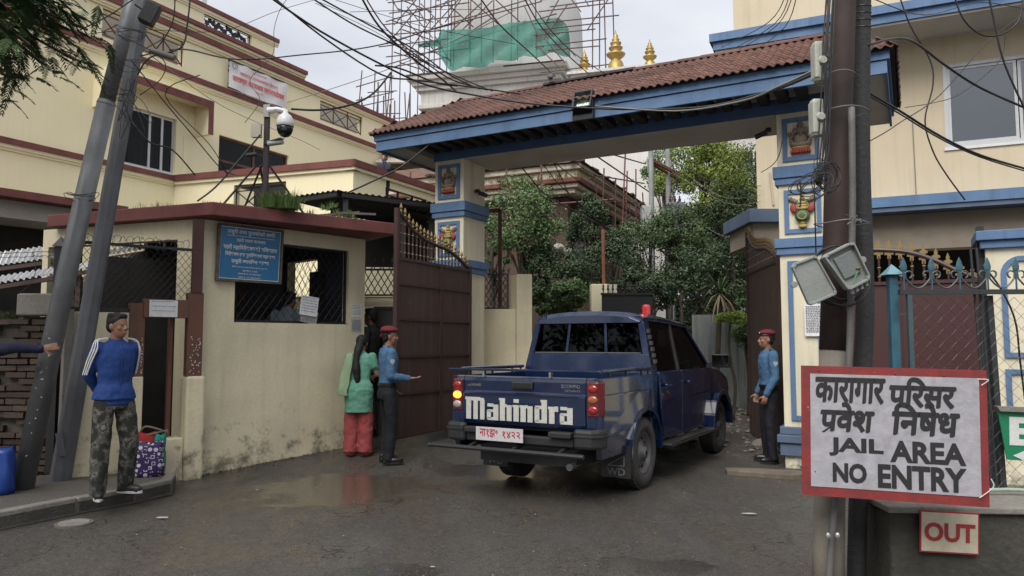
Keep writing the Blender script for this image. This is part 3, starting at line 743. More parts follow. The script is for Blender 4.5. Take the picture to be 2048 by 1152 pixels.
def booth():
    root=FE('guard_booth',B,'small stained cream guard booth with a wide grilled window and red roof slab','guard booth')
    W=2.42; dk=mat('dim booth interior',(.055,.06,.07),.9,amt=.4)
    u0,u1,_,_=B.rect(470,560,697,570); z0=B.uz(600,647)[1]; z1=B.uz(690,501)[1]
    MB().wall(0,W,0,.14,-.1,3.035,[(u0,u1,z0,z1)]).build('front_wall',creamd,root)
    MB().box(u0,u1,.02,.12,z0+.001,z0+.012).build('sill',darkm,root)
    fm=MB(); frame_rect(fm,u0+.002,u1-.002,z0+.012,z1-.002,.022,.05,.09); wn=fm.build('window_frame',black,root)
    g=MB(); diamonds(g,u0+.02,u1-.02,z0+.02,z1-.02,.03,.105,.0032); g.build('window_grille',black,wn,kind='stuff')
    # back wall with an opening that lets daylight through
    D=1.9; hb=B.rect(584,500,650,640,off=D)
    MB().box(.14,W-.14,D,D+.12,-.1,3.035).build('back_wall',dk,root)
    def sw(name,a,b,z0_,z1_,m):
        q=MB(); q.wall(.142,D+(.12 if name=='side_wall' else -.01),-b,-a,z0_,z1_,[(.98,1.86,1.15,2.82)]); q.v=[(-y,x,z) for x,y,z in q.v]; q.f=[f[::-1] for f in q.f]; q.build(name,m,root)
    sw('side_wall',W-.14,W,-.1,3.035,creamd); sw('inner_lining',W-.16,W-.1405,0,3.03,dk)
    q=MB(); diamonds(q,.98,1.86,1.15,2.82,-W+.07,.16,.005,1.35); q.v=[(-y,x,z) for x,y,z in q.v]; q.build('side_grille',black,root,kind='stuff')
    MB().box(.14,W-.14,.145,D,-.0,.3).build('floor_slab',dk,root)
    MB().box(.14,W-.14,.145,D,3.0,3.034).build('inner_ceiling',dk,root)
    # open steel door inside and a post
    a=B.rect(652,500,667,640,off=.9)
    MB().box(W-.3,W-.17,.74,.97,.3,2.6).build('inner_door',black,root)
    a=B.rect(668,505,691,640,off=.5)
    MB().box(a[0]+.02,a[1]+.12,.5,.53,.3,2.75).build('shutter_panel',mat('navy shutter',(.03,.045,.07),.6),root)
    # left wall of the booth (under the slab)
    s=E('left_side',(-6.19+3.75,9.70-8.82,0)); s.parent=root; s.location=B.loc((-6.19,9.70,0)); s.rotation_euler=(0,0,R(-19.9-47.5))
    MB().wall(0,2.59,0,.14,-.1,3.034,[(.1,2.26,-.1,2.80)]).build('wall',creamd,s)
    # roof slab
    q=[atz(95,430,3.2),atz(425,403,3.2),atz(795,447,3.2)]
    q+= [q[2]+Vector((-1.9,2.3,0)),q[0]+Vector((1.2,2.2,0))]
    ql=[B.loc(p) for p in q]
    MB().prism([(p.x,p.y) for p in ql],3.04,3.2,'z').build('roof_slab',redt,root,bev=.012)
    qi=[p+(sum(ql,Vector())/5-p)*.06 for p in ql]
    MB().prism([(p.x,p.y) for p in qi],3.2005,3.215,'z').build('roof_moss',mat('moss and soil',(.09,.085,.05),.95,col2=(.06,.09,.03),amt=.9,scale=5,bump=.8),root)
    return u0,u1,z0,z1
bw=booth()
# papers fixed to the booth
def sheet(name,label,fr,off,px,w,h,tilt=0,lines=8,cat='notice',m=paper):
    u,z=fr.uz(px[0],px[1],off); p=fr.w(u,off,z)
    r=E(name,p,math.degrees(fr.a),label,cat); r.rotation_euler=(0,tilt,fr.a)
    mb=MB(); k=6
    vs=[(-w/2+w*i/k,-.003-.004*abs(math.sin(i*1.3+j)),-h/2+h*j/k) for j in range(k+1) for i in range(k+1)]
    mb.add(vs,[(j*(k+1)+i,j*(k+1)+i+1,(j+1)*(k+1)+i+1,(j+1)*(k+1)+i) for j in range(k) for i in range(k)]); mb.build('sheet',m,r,smooth=True)
    mb=MB()
    for i in range(lines):
        zz=h*.42-i*h*.84/lines; x=-w*.42
        while x<w*.38:
            d=random.uniform(.03,.12)*w; mb.box(x,min(x+d,w*.42),-.0105,-.0095,zz-h*.013,zz+h*.013); x+=d+.03*w
    if lines: mb.build('print',mat('grey print',(.16,.16,.2),.8,amt=.1,bump=0),r,kind='stuff')
    return r
sheet('paper_notice','upper printed white notice at the right end of the booth front',B,0,(713,622),.17,.18,.02,7)
sheet('paper_notice','lower printed grey notice pasted below another at the booth corner',B,0,(712,651),.17,.18,-.02,10,m=mat('dull paper',(.5,.5,.54),.8))
r=sheet('paper_sheet','white document sheet clipped to the grille of the booth window',B,0,(618,612),.27,.26,.12,6)
r=sheet('newspaper','crumpled grey newspaper hanging under the white sheet on the window grille',B,.012,(618,634),.25,.17,.2,9,'newspaper',mat('newsprint',(.36,.35,.33),.85,amt=.6,scale=20))
# blue notice board
def board():
    c=B.rect(433,450,565,567,off=-.06)
    tl=B.uz(440,449,-.06); tr=B.uz(566,458,-.06); bl=B.uz(428,560,-.06); br=B.uz(561,569,-.06)
    u0=(tl[0]+bl[0])/2; u1=(tr[0]+br[0])/2; z1=(tl[1]+tr[1])/2; z0=(bl[1]+br[1])/2; w=u1-u0; h=z1-z0
    root=E('notice_board',B.w((u0+u1)/2,-.06,(z0+z1)/2),47.5,'blue notice board with white Nepali lettering in a weathered frame on the booth','notice board')
    root.rotation_euler=(R(3),0,B.a)
    fm=MB(); frame_rect(fm,-w/2,w/2,-h/2,h/2,.028,-.03,.03); fm.build('frame',mat('weathered wood',(.13,.11,.10),.85,col2=(.06,.05,.045),amt=.8,scale=12),root,bev=.003)
    MB().box(-w/2+.029,w/2-.029,-.005,.02,-h/2+.029,h/2-.029).build('panel',mat('sign blue',(.02,.17,.36),.45,amt=.3,scale=3,col2=(.02,.13,.30)),root)
    fm=MB(); frame_rect(fm,-w/2+.032,w/2-.032,-h/2+.032,h/2-.032,.008,-.0075,-.0055); fm.build('border_line',white,root)
    L=[("उजुरी तथा गुनासोको लागी",.375,.78,.105,.02),("पवहरी पधान कार्यालय".replace('व',''),.235,.48,.085,.015),("पहरी महानिरीक्षकको सचिवालय",.105,.88,.105,.03),("निरीक्षण तथा सुपरिवेक्षण महाशाखा",-.02,.82,.10,.03),("उजुरी छानविन शाखा",-.14,.62,.105,.03),("इमेलः policecomplaint@nepalpolice.gov.np",-.235,.58,.038,.01),("टोल फि नं. १११७",-.30,.24,.04,.01),("सम्पर्क नं. ०१ ४४१२७८०",-.355,.38,.04,.01),("फोन नं. ०१ ४४११५४९",-.415,.36,.04,.01)]
    for s,zz,ww,hh,of in L:
        s=s.replace('र्य','य').replace('्','')
        text('lettering',s,root,white,0,zz*h,ww*w*.94,hh*h,-.0065,of)
    MB().box(-.37*w,.37*w,-.008,-.006,.30*h,.307*h).build('underline',white,root)
board()
# CCTV mast on the booth roof
def mast():
    b=aty(530,412,9.3); root=E('camera_mast',(b.x,9.3,3.2),0,'dark steel mast with tripod struts on the booth roof','camera mast')
    def q(px,py,y=9.3): p=aty(px,py,y); return (p.x-b.x,y-9.3,p.z-3.2)
    MB().box(-.03,.03,-.03,.03,0,q(530,232)[2]).build('pole',mat('dark brown steel',(.035,.025,.024),.6),root)
    for e in ((q(512,332),(q(445,400)[0],-.1,.02)),(q(520,332),(-.18,.75,.02)),(q(538,330),(q(597,420)[0],.25,.02)),(q(524,330),(-.45,.4,.02))):
        MB().tube([e[0],e[1]],.014,6).build('strut',mat('dark brown steel',(.03,.02,.02),.6),root)
    c=q(540,225); 
    MB().box(-.035,.045,-.05,-.03,c[2]-.07,c[2]+.09).build('mount_plate',plast,root)
    d=E('dome_camera',(b.x,9.3,0),0,'white and black dome surveillance camera on a bracket at the mast top','security camera')
    z=3.2+c[2]
    wh=mat('camera white',(.66,.67,.68),.35,amt=.1); dx=q(573,250)[0]
    MB().tube([(.03,-.06,z),(dx*.6,-.06,z+.02),(dx,-.06,z+.0)],[.05,.035,.03],12).build('arm',wh,d)
    MB().lathe([(.03,.02),(.035,-.03),(.075,-.06),(.1,-.1),(.11,-.16),(.11,-.2),(.104,-.205)],(dx,-.06,z),24).build('housing',wh,d,smooth=True)
    MB().lathe([(.103,-.205),(.1,-.24),(.085,-.29),(.05,-.33),(.005,-.345)],(dx,-.06,z),24).build('dome',mat('black dome',(.01,.01,.012),.12,amt=0,bump=0),d,smooth=True)
    MB().lathe([(.035,0),(.04,.03),(.02,.05)],(dx+.02,-.15,z-.28),12).build('lens',mat('lens rim',(.05,.05,.05),.2),d)
    bx=q(517,265); j=E('junction_box',(b.x+bx[0],9.24,3.2+bx[2]),0,'small beige junction box on the left side of the camera mast','junction box'); MB().box(-.06,.06,-.04,.03,-.085,.085).build('box',mat('beige plastic',(.5,.47,.38),.6),j,bev=.008); MB().box(-.062,.062,-.046,-.041,-.087,.087).build('lid',mat('beige plastic',(.5,.47,.38),.6),j)
    bx=q(555,290); j=E('bullet_camera',(b.x+bx[0],9.25,3.2+bx[2]),0,'grey bullet camera with sunshade to the right of the camera mast','security camera'); MB().tube([(-.1,0,-.0),(.1,-.06,.01)],.032,12).build('camera_body',plast,j); MB().tube([(-.16,.03,0),(-.1,0,0)],.012,6).build('arm',black,j); MB().cbox((0,-.03,.042),(.25,.08,.006),(0,-.05,-.54)).build('sunshade',plast,j)
    bx=q(508,312); j=E('bullet_camera',(b.x+bx[0],9.25,3.2+bx[2]),0,'small black camera low on the left of the camera mast','security camera'); MB().tube([(-.07,-.05,-.02),(.05,0,.01)],.028,10).build('camera_body',black,j); MB().tube([(.05,0,0),(.12,.03,0)],.01,6).build('arm',black,j)
mast()
# blades of grass and weeds
def tuft(mb,c,h,n,spread=.06,w=.004):
    c=Vector(c)
    for i in range(n):
        a=random.uniform(0,6.28); b=c+Vector((math.cos(a),math.sin(a),0))*random.uniform(0,spread); hh=h*random.uniform(.5,1)
        d=Vector((math.cos(a),math.sin(a),0))*random.uniform(.1,.6)*hh; s=Vector((-math.sin(a),math.cos(a),0))*w
        mb.add([b-s,b+s,b+d*.4+s*.8+Vector((0,0,hh*.6)),b+d*.4-s*.8+Vector((0,0,hh*.6)),b+d+Vector((0,0,hh))],[(0,1,2,3),(3,2,4)])
leafg=mat('leaf green',(.075,.13,.035),.6,col2=(.045,.085,.025),amt=.8,scale=3,bump=0)
grassg=mat('grass green',(.12,.19,.05),.7,col2=(.07,.12,.03),amt=.8,scale=5,bump=0)
mb=MB()
for i in range(34):
    p=atz(random.uniform(400,720),random.uniform(405,425),3.2)+Vector((-.1,.25+random.uniform(0,.3),0)); tuft(mb,(p.x,p.y,3.21),random.uniform(.04,.12),22)
for i in range(46):
    p=atz(random.uniform(505,575),410,3.2)+Vector((0,.2+random.uniform(0,.3),0)); tuft(mb,(p.x,p.y,3.21),random.uniform(.12,.3),26,.09,.005)
T(mb.build('roof_weeds',grassg),'tufts of bright green weeds growing on the booth roof',None,None,'stuff')
mb=MB()
for i in range(16):
    p=atz(random.uniform(250,330),415,3.2); tuft(mb,(p.x,p.y+.25,3.2),random.uniform(.04,.16),10,.05,.003)
T(mb.build('roof_grass',grassg),'thin dry grass along the left edge of the booth roof',None,None,'stuff')
# ---------------- fence, door and low wall left of the booth ----------------
A=Fr(-4.75,7.85,38.3)
def doorway():
    root=FE('low_wall',A,'low cream plastered wall left of the brown doorway','low wall')
    x0=A.uz(140,800)[0]; x1=A.uz(256,700)[0]; x2=A.uz(283,800)[0]; x3=A.uz(369,800)[0]; x4=A.uz(400,800)[0]
    MB().box(x0,x1,0,.14,.05,1.88).build('wall',creamd,root)
    MB().box(x0-.08,x0-.002,-.06,.16,.05,1.9).build('end_pier',conc,root)
    MB().box(x1+.001,x2,-.05,.13,.05,1.17).build('door_pier',creamd,root,bev=.01)
    MB().box(x3,x4+.04,-.06,.2,-.05,1.16).build('right_pier',creamd,root,bev=.03)
    MB().box(x2+.001,x3-.001,-.02,.25,-.05,.46).build('threshold',creamd,root,bev=.015)
    d=FE('doorway',A,'narrow brown painted door frame open onto a dark passage','doorway')
    MB().box(x1+.003,x2+.0,-.03,.09,1.17,1.99).build('left_post',brown,d); MB().box(x2-.07,x2+.01,.0,.08,.461,1.17).build('left_post',brown,d)
    MB().box(x3-.0,x4,-.03,.09,1.162,2.13).build('right_post',brown,d); 
    MB().box(x2-.02,x3-.001,-.045,.075,1.83,2.04).build('lintel',brown,d,bev=.004)
    MB().box(x3-.16,x3-.12,.12,.2,.47,1.83).build('inner_jamb',brown,d)
    MB().box(x2-.3,x3+.3,1.0,1.1,0,2.6).build('passage_wall',darkm,d)  # near-black sheet in place of the passage's shade
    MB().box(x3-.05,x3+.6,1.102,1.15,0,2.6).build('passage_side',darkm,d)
    MB().box(A.uz(384,520)[0],A.uz(405,520)[0],-.04,.02,2.131,3.0).build('upper_post',mat('dark red post',(.07,.03,.025),.7),d)
    # flecks of white paint on the posts
    mb=MB(); 
    for i in range(42):
        mb.cbox((random.uniform(x3+.03,x4-.02),-.0315,random.uniform(1.18,1.62)),(.007,.001,.014),(0,random.uniform(-1,1),0))
    for i in range(16): mb.cbox((x2-.012+random.uniform(-.02,.0),-.0315,random.uniform(1.2,1.6)),(.006,.001,.014),(0,random.uniform(-1,1),0))
    mb.build('paint_flecks',white,d,kind='stuff')
    f=FE('mesh_fence',A,'dark diamond wire mesh panel above the cream wall, topped with barbed coils','mesh fence')
    a=A.uz(196,560)[0]-.3; b=A.uz(384,540)[0]
    MB().box(a,b,.0,.04,1.885,1.93).build('bottom_rail',black,f); MB().box(a,b,.0,.04,2.62,2.65).build('top_rail',black,f)
    mb=MB(); diamonds(mb,a,b,1.93,2.62,.02,.075,.0026,1.25); mb.build('wire_mesh',black,f,kind='stuff')
    mb=MB()
    pts=[]
    for i in range(220):
        t=i/220; pts.append((a+(b-a)*t+.05*math.cos(i*.55),.05+.07*math.sin(i*.9),2.68+.06*math.sin(i*.55)+random.uniform(-.01,.01)))
    mb.tube(pts,.003,4); 
    for i in range(0,220,4): p=Vector(pts[i]); mb.bar(p-Vector((.012,.0,.012)),p+Vector((.012,.01,.012)),.003)
    mb.build('barbed_wire',mat('dull wire',(.12,.12,.12),.5,.6),f,kind='stuff')
doorway()
sheet('paper_notice','white paper notice taped on the lintel of the brown doorway',A,-.047,(327,617),.30,.19,0,3)
# iron post with pyramid cap and barbed wire
def ironpost():
    p=aty(119,560,8.25); r=E('fence_post',(p.x,8.25,.12),0,'black iron fence post with a pyramid cap behind the left steel pole','fence post')
    MB().box(-.045,.045,-.045,.045,0,2.5).build('post',black,r)
    v=[(-.065,-.065,2.501),(.065,-.065,2.501),(.065,.065,2.501),(-.065,.065,2.501),(0,0,2.62)]
    MB().add(v,[(0,3,2,1),(0,1,4),(1,2,4),(2,3,4),(3,0,4)]).build('cap',black,r)
    w=MB()
    for z,ph in ((2.55,0),(2.50,1)):
        pts=swing((p.x-2.2,8.2,z+.02),(p.x-.03,8.22,z+.02),.03,50,.006); w.tube(pts,.0035,4)
        for i in range(2,50,2): q=Vector(pts[i]); w.bar(q-Vector((.01,0,.016)),q+Vector((.01,0,.016)),.004)
    pts=smoothpts([(p.x-.28,8.2,2.55),(p.x-.24,8.2,2.35),(p.x-.3,8.2,2.2),(p.x-.4,8.2,2.1)],8); w.tube(pts,.0035,4)
    for q in pts[::2]: w.bar(q-Vector((.012,0,.012)),q+Vector((.012,0,.012)),.004)
    T(w.build('barbed_wire',mat('dull wire',(.12,.12,.12),.5,.6)),'rusty barbed wire strands running left from the iron post','barbed wire')
ironpost()
# old brick wall, brick by brick
def brickwall():
    root=E('brick_wall',(-5.8,8.35,.12),0,'crumbling dark brick wall with moss on top at the far left','brick wall')
    MB().box(-5,.98,.03,.26,-.1,1.72).build('core',mortar,root)
    proto=None; hh=.062; L=.225; g=.012; rows=23
    for r in range(rows):
        z=r*(hh+g); x=-.55-(L/2 if r%2 else 0)-random.uniform(0,.02)
        while x<.97-.06:
            w=min(L,.97-x)
            if random.random()<.08 and r>3: x+=L+g; continue
            if proto is None:
                b=MB(); b.box(-.5,.5,-.5,.5,-.5,.5); proto=b.build('brick',brickm,root); o=proto
            else: o=bpy.data.objects.new('brick',proto.data); COL.objects.link(o); o.parent=root
            o.location=(x+w/2,.0+random.uniform(-.022,.022),z+hh/2+.003); o.scale=(w,.1,hh*random.uniform(.8,1)); o.rotation_euler=(random.uniform(-.02,.02),random.uniform(-.02,.02),random.uniform(-.06,.06))
            x+=L+g+random.uniform(-.006,.012)
    MB().box(-5,-.6,-.04,.029,-.05,1.68).build('far_face',brickm,root)
    MB().box(.25,.72,-.08,.24,1.73,1.98).build('block',conc,root,bev=.02)
    mb=MB()
    for i in range(90): tuft(mb,(random.uniform(-.4,.25),random.uniform(-.06,.2),1.71),random.uniform(.03,.1),16,.05)
    T(mb.build('moss',mat('moss',(.06,.07,.025),.95,bump=0),root),None,None,None,'stuff')
brickwall()
# corrugated sheets behind
cw=mat('pale corrugated sheet',(.55,.56,.57),.5,.2,amt=.3,scale=1.5,streak=.3,gcol=(.25,.2,.15))
cb=mat('rusty sheet edge',(.10,.065,.05),.8)
def sheetroof(name,label,pa,pb,y,tilt,l,m,extra=None):
    a=aty(*pa,y); b=aty(*pb,y); ex=(b-a).normalized(); w=(b-a).length
    n=Vector((-ex.y,ex.x,0)).normalized(); ey=(Vector((0,math.cos(tilt),math.sin(tilt)))).normalized()
    root=E(name,(a.x,a.y,0),0,label,'sheet roof'); off=Vector((a.x,a.y,0))
    mb=MB(); corr(mb,a-off,ex,ey,w,l); mb.build('sheet',m,root)
    mb=MB(); mb.bar(a-off-Vector((0,-.03,.05)),b-off-Vector((0,-.03,.05)),.05); mb.build('batten',cb,root)
    mb=MB(); 
    for p in (a,b): mb.bar((p.x-off.x,.1,0),(p.x-off.x,.1,p.z-.07),.06)
    mb.build('prop',cb,root)
sheetroof('corrugated_roof','upper pale corrugated roof sheet seen over the brick wall',(-60,538),(140,511),9.7,R(62),.22,cw)
sheetroof('corrugated_roof','lower pale corrugated roof edge just above the brick wall',(-60,575),(150,541),9.0,R(40),.16,cw)
sheetroof('corrugated_roof','long corrugated sheet edge behind the diamond mesh fence',(150,540),(392,500),10.3,R(35),.18,cw)
sheetroof('corrugated_roof','bent grey sheet under the booth eave behind the mesh fence',(200,512),(350,488),10.6,R(50),.12,mat('grey sheet',(.25,.25,.25),.6))
def tarp():
    root=E('tarpaulin_roll',(-5.0,11,0),0,'brown rolled tarpaulin heap behind the diamond mesh fence','tarpaulin'); mb=MB()
    pts=smoothpts([(-1.9,.3,2.0),(-1.0,.2,2.25),(0,.15,2.38),(.9,.0,2.45)],6)
    mb.tube(pts,[.38+.04*math.sin(i*1.9) for i in range(len(pts))],14)
    o=mb.build('tarpaulin',mat('brown tarpaulin',(.085,.065,.05),.85,col2=(.04,.032,.027),amt=.8,scale=3,bump=.6,bscale=12),root,smooth=True)
    MB().box(-2.6,1.4,.5,.7,0,2.1).build('back_wall',darkm,root)
tarp()
# dark shed behind the booth roof
def shed():
    z=3.85; a=atz(562,397,z); b=atz(675,381,z); c=atz(898,408,z); d=c+Vector((-.8,2.6,0)); e=a+Vector((.3,2.2,0))
    root=E('tin_shed',(b.x,b.y,0),0,'black corrugated tin lean-to roof behind the guard booth','shed'); o=Vector((b.x,b.y,0))
    tin=mat('black tin',(.035,.035,.04),.6,.3,amt=.5)
    mb=MB(); corr(mb,a-o,(b-a),Vector((.55,1,-.02)),(b-a).length,2.8,.022,.11); mb.build('left_sheet',tin,root)
    mb=MB(); ex=(c-b).normalized(); corr(mb,b-o+Vector((0,0,-.002)),c-b,Vector((-.3,1,0.01)),(c-b).length,2.5,.012,.11); mb.build('right_sheet',tin,root)
    MB().bar(a-o-Vector((0,-.05,.05)),b-o-Vector((0,-.05,.05)),.06).bar(b-o+Vector((.05,.06,-.06)),c-o+Vector((0,.06,-.06)),.06).build('eave_beam',black,root)
    for p in (b+Vector((.1,.15,0)),c+Vector((-.3,.1,0)),c.lerp(b,.45)+Vector((0,.2,0))): MB().bar((p.x-o.x,p.y-o.y,.1),(p.x-o.x,p.y-o.y,z-.09),.08).build('post',black,root)
    f=Vector((b.x,b.y,0)).lerp(Vector((c.x,c.y,0)),1)
    MB().prism([((a-o).x+.2,(a-o).y+1.8),((c-o).x-.2,(c-o).y+1.6),((c-o).x-.2,(c-o).y+1.7),((a-o).x+.2,(a-o).y+1.9)],2.95,z-.05,'z').build('shade_board',darkm,root)  # near-black board put in for the shade under the shed roof
    # clutter
    for k in range(5):
        p=Vector((-.9+.25*k,-.3-.05*k,3.3+.03*k)); MB().bar(p,p+Vector((.55,.15,random.uniform(-.06,.08))),.04,.03).build('plank',mat('grey plank',(.13,.12,.11),.9),root)
shed()
# black fence with scrolls between booth and gate leaf
def scrollfence():
    y=12.4; a=aty(725,560,y); b=aty(800,560,y); root=E('scroll_fence',(a.x,y,0),0,'black diamond lattice fence with scroll top between booth and gate','lattice fence')
    w=b.x-a.x; z0=aty(760,592,y).z; z1=aty(760,541,y).z
    MB().box(-.4,w,-.015,.015,z0,z0+.03).build('rail',black,root); MB().box(-.4,w,-.015,.015,z1,z1+.03).build('rail',black,root)
    mb=MB(); diamonds(mb,-.4,w,z0+.03,z1,0,.11,.008,1.7); mb.build('lattice',black,root,kind='stuff')
    k=0; x=-.4
    while x<w:
        mb=MB(); mb.tube([(x+.07+.055*math.cos(t)*(1-t/9),0,z1+.09+.055*math.sin(t)*(1-t/9)) for t in np.linspace(-1.5,5,14)],.008,5); mb.build('scroll',black,root)
        mb=MB(); mb.lathe([(.008,0),(.01,.12),(.022,.15),(.003,.24)],(x,0,z1),6); mb.build('spike',black,root); x+=.15
    c=E('back_wall',(a.x,y+.15,0),0,'low cream wall under the black lattice fence','low wall'); MB().box(-1.2,w+.6,0,.15,0,z0-.01).build('wall',cream,c); MB().box(-1.2,w+.6,-.02,.17,z0-.0095,z0+.0).build('coping',cream,c)
scrollfence()
def sidepanel():
    y=11.2; a=aty(746,700,y); b=aty(788,700,y); r=E('steel_screen',(a.x,y,.1),0,'plain dark grey steel screen panel between booth and gate','steel screen')
    w=b.x-a.x+.05; z1=aty(760,613,y).z-.1; MB().box(0,w,0,.03,0,z1).build('sheet',mat('dark grey steel',(.06,.06,.055),.6),r); mb=MB(); frame_rect(mb,0,w,0,z1,.035,-.015,-.001); mb.build('frame',mat('dark grey steel',(.06,.06,.055),.6),r)
sidepanel()
# wall and pier right of the left pillar
def innerwall():
    y=12.9; X=lambda px:aty(px,600,y).x; r=E('inner_wall',(X(955),y,0),0,'cream boundary wall with a taller pier just inside the gate','boundary wall'); o=X(955)
    zt=aty(1000,618,y).z; zp=aty(1040,549,y).z
    MB().box(0,X(1035)-o,0,.2,0,zt).build('wall',creamd,r); MB().box(X(1033)-o,X(1064)-o,-.06,.36,0,zp).build('pier',creamd,r,bev=.01)
    p=MB(); p.prism([(X(1019)-o,0.25),(X(1033)-o-.001,-.05),(X(1033)-o-.001,.3)],0,zp-.005,'z'); p.build('pier_flank',creamd,r)
    MB().cbox((X(1028)-o,.02,aty(1028,655,y).z),(.09,.03,.08)).build('iron_hook',rust,r)
    f=E('mesh_fence',(X(955),y+.1,0),0,'dark lattice panel on the cream wall beside the left gate pillar','lattice fence')
    w=X(1017)-o; z1=aty(1000,546,y).z
    mb=MB(); frame_rect(mb,0,w,zt+.005,z1,.025,-.015,.015); mb.build('frame',black,f); mb=MB(); diamonds(mb,0.02,w-.02,zt+.03,z1-.02,0,.085,.006,1.7); mb.build('lattice',black,f,kind='stuff')
    for i in range(7): mb=MB(); mb.lathe([(.006,0),(.01,.03),(.016,.05),(.002,.1)],(.03+i*w/6.3,0,z1),6); mb.build('spike',black,f)
    g=E('metal_frame',(X(955),13.6,0),0,'rusty square tube frame standing behind the left gate pillar','metal frame')
    q=aty(1000,420,13.6); q2=aty(955,424,13.6); MB().bar((q.x-o,0,0),(q.x-o,0,q.z),.07).build('post',rust,g); MB().bar((q2.x-o,0,q2.z),(q.x-o,0,q.z),.07).build('top_bar',rust,g)
innerwall()
# ---------------- right building ----------------
RB=Fr(5.03,15,-24.7)
def rbuild():
    root=FE('yellow_building',RB,'cream building on the right with blue ledges and a white sliding window','building')
    wl=RB.uz(1888,200)[0]; z0=RB.uz(1950,291)[1]; z1=RB.uz(1950,122)[1]
    crr=mat('warm cream paint',(.62,.53,.38),.85,col2=(.52,.44,.31),amt=.5,scale=.8,streak=.15,gcol=(.22,.18,.13),fine=.08,bump=.2)
    u2=wl+2.35; cz=RB.uz(1800,402)[1]
    MB().wall(0,14,0,.3,-.2,7.3,[(wl,u2,z0,z1),(1.75,13,-.3,cz-.95)]).build('wall',crr,root)
    MB().box(0,.3,.301,9,-.2,7.3).build('side_wall',crr,root)
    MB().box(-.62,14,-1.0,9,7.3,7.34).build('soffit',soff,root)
    MB().box(-.66,14,-1.04,9,7.341,7.5).build('blue_ledge',blue,root); MB().box(-.72,14,-1.10,9,7.502,7.66).build('blue_ledge',blue,root)
    MB().box(-.3,14,-.7,-.4,7.662,12).build('upper_wall',crr,root); MB().box(-.3,-.0,-.399,8,7.662,12).build('upper_side_wall',crr,root)
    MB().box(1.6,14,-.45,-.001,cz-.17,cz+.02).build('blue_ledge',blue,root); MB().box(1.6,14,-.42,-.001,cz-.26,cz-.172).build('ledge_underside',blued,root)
    MB().box(1.75,13,-.04,-.001,cz-.94,cz-.27).build('lintel_wall',mat('shaded brown plaster',(.27,.23,.18),.85),root)  # cream lintel's shade under the ledge is put into this brown
    MB().box(1.4,13.5,3,3.2,-.2,cz).box(1.4,1.5,.3,3,-.2,cz).build('recess_wall',darkm,root)  # recess shade is put into the near-black wall colour
    al=mat('aluminium frame',(.55,.56,.57),.4,.3)
    mb=MB(); frame_rect(mb,wl,u2,z0,z1,.06,.0,.1); w=mb.build('window',al,root); w['label']='wide white sliding window reflecting trees'
    mb=MB(); frame_rect(mb,wl+.062,wl+1.16,z0+.062,z1-.062,.05,.03,.07); mb.build('sash',al,w); mb=MB(); frame_rect(mb,wl+1.18,u2-.062,z0+.062,z1-.062,.05,.05,.09); mb.build('sash',al,w)
    gl=glassm('blue tinted glass',(.2,.26,.3),.6,.03)
    MB().box(wl+.11,wl+1.12,.045,.052,z0+.11,z1-.11).build('pane',gl,w); MB().box(wl+1.22,u2-.11,.066,.072,z0+.11,z1-.11).build('pane',gl,w)
    MB().box(wl-.3,u2+.3,1.2,1.25,z0-.5,z1+.4).build('curtain',mat('dim curtain',(.12,.15,.17),.9),w)
    MB().box(wl-.03,u2+.04,-.03,-.001,z0-.05,z0-.002).build('sill',white,w)
    MB().tube([RB.loc(RB.w(RB.uz(1825,250,-.02)[0],-.02,RB.uz(1825,240,-.02)[1])),RB.loc(RB.w(RB.uz(1833,400,-.02)[0],-.02,cz+.03))],.008,5).build('conduit',wireg,root)
    MB().tube([RB.loc(RB.w(RB.uz(1540,345,-.02)[0],-.02,RB.uz(1540,345,-.02)[1])),RB.loc(RB.w(RB.uz(1547,410,-.02)[0],-.02,RB.uz(1547,410,-.02)[1]))],.02,8).build('pipe_stub',mat('old plastic pipe',(.5,.44,.36),.7),root)
    # porch lintel above the folded gate leaf
    f=Fr(4.0,12.55,0); a=f.uz(1499,430); b=f.uz(1580,430)
    p=FE('porch',f,'dull blue grey lintel of a porch over the folded right gate leaf','porch')
    MB().box(a[0],b[0]+.7,0,1.6,f.uz(1530,444)[1],f.uz(1530,417)[1]).build('lintel',blued,p,bev=.01)
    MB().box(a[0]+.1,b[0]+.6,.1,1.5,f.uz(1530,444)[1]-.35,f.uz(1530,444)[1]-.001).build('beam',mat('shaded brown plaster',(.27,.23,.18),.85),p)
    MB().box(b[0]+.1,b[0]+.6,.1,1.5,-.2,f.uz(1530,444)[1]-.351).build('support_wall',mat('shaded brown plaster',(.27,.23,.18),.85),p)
rbuild()
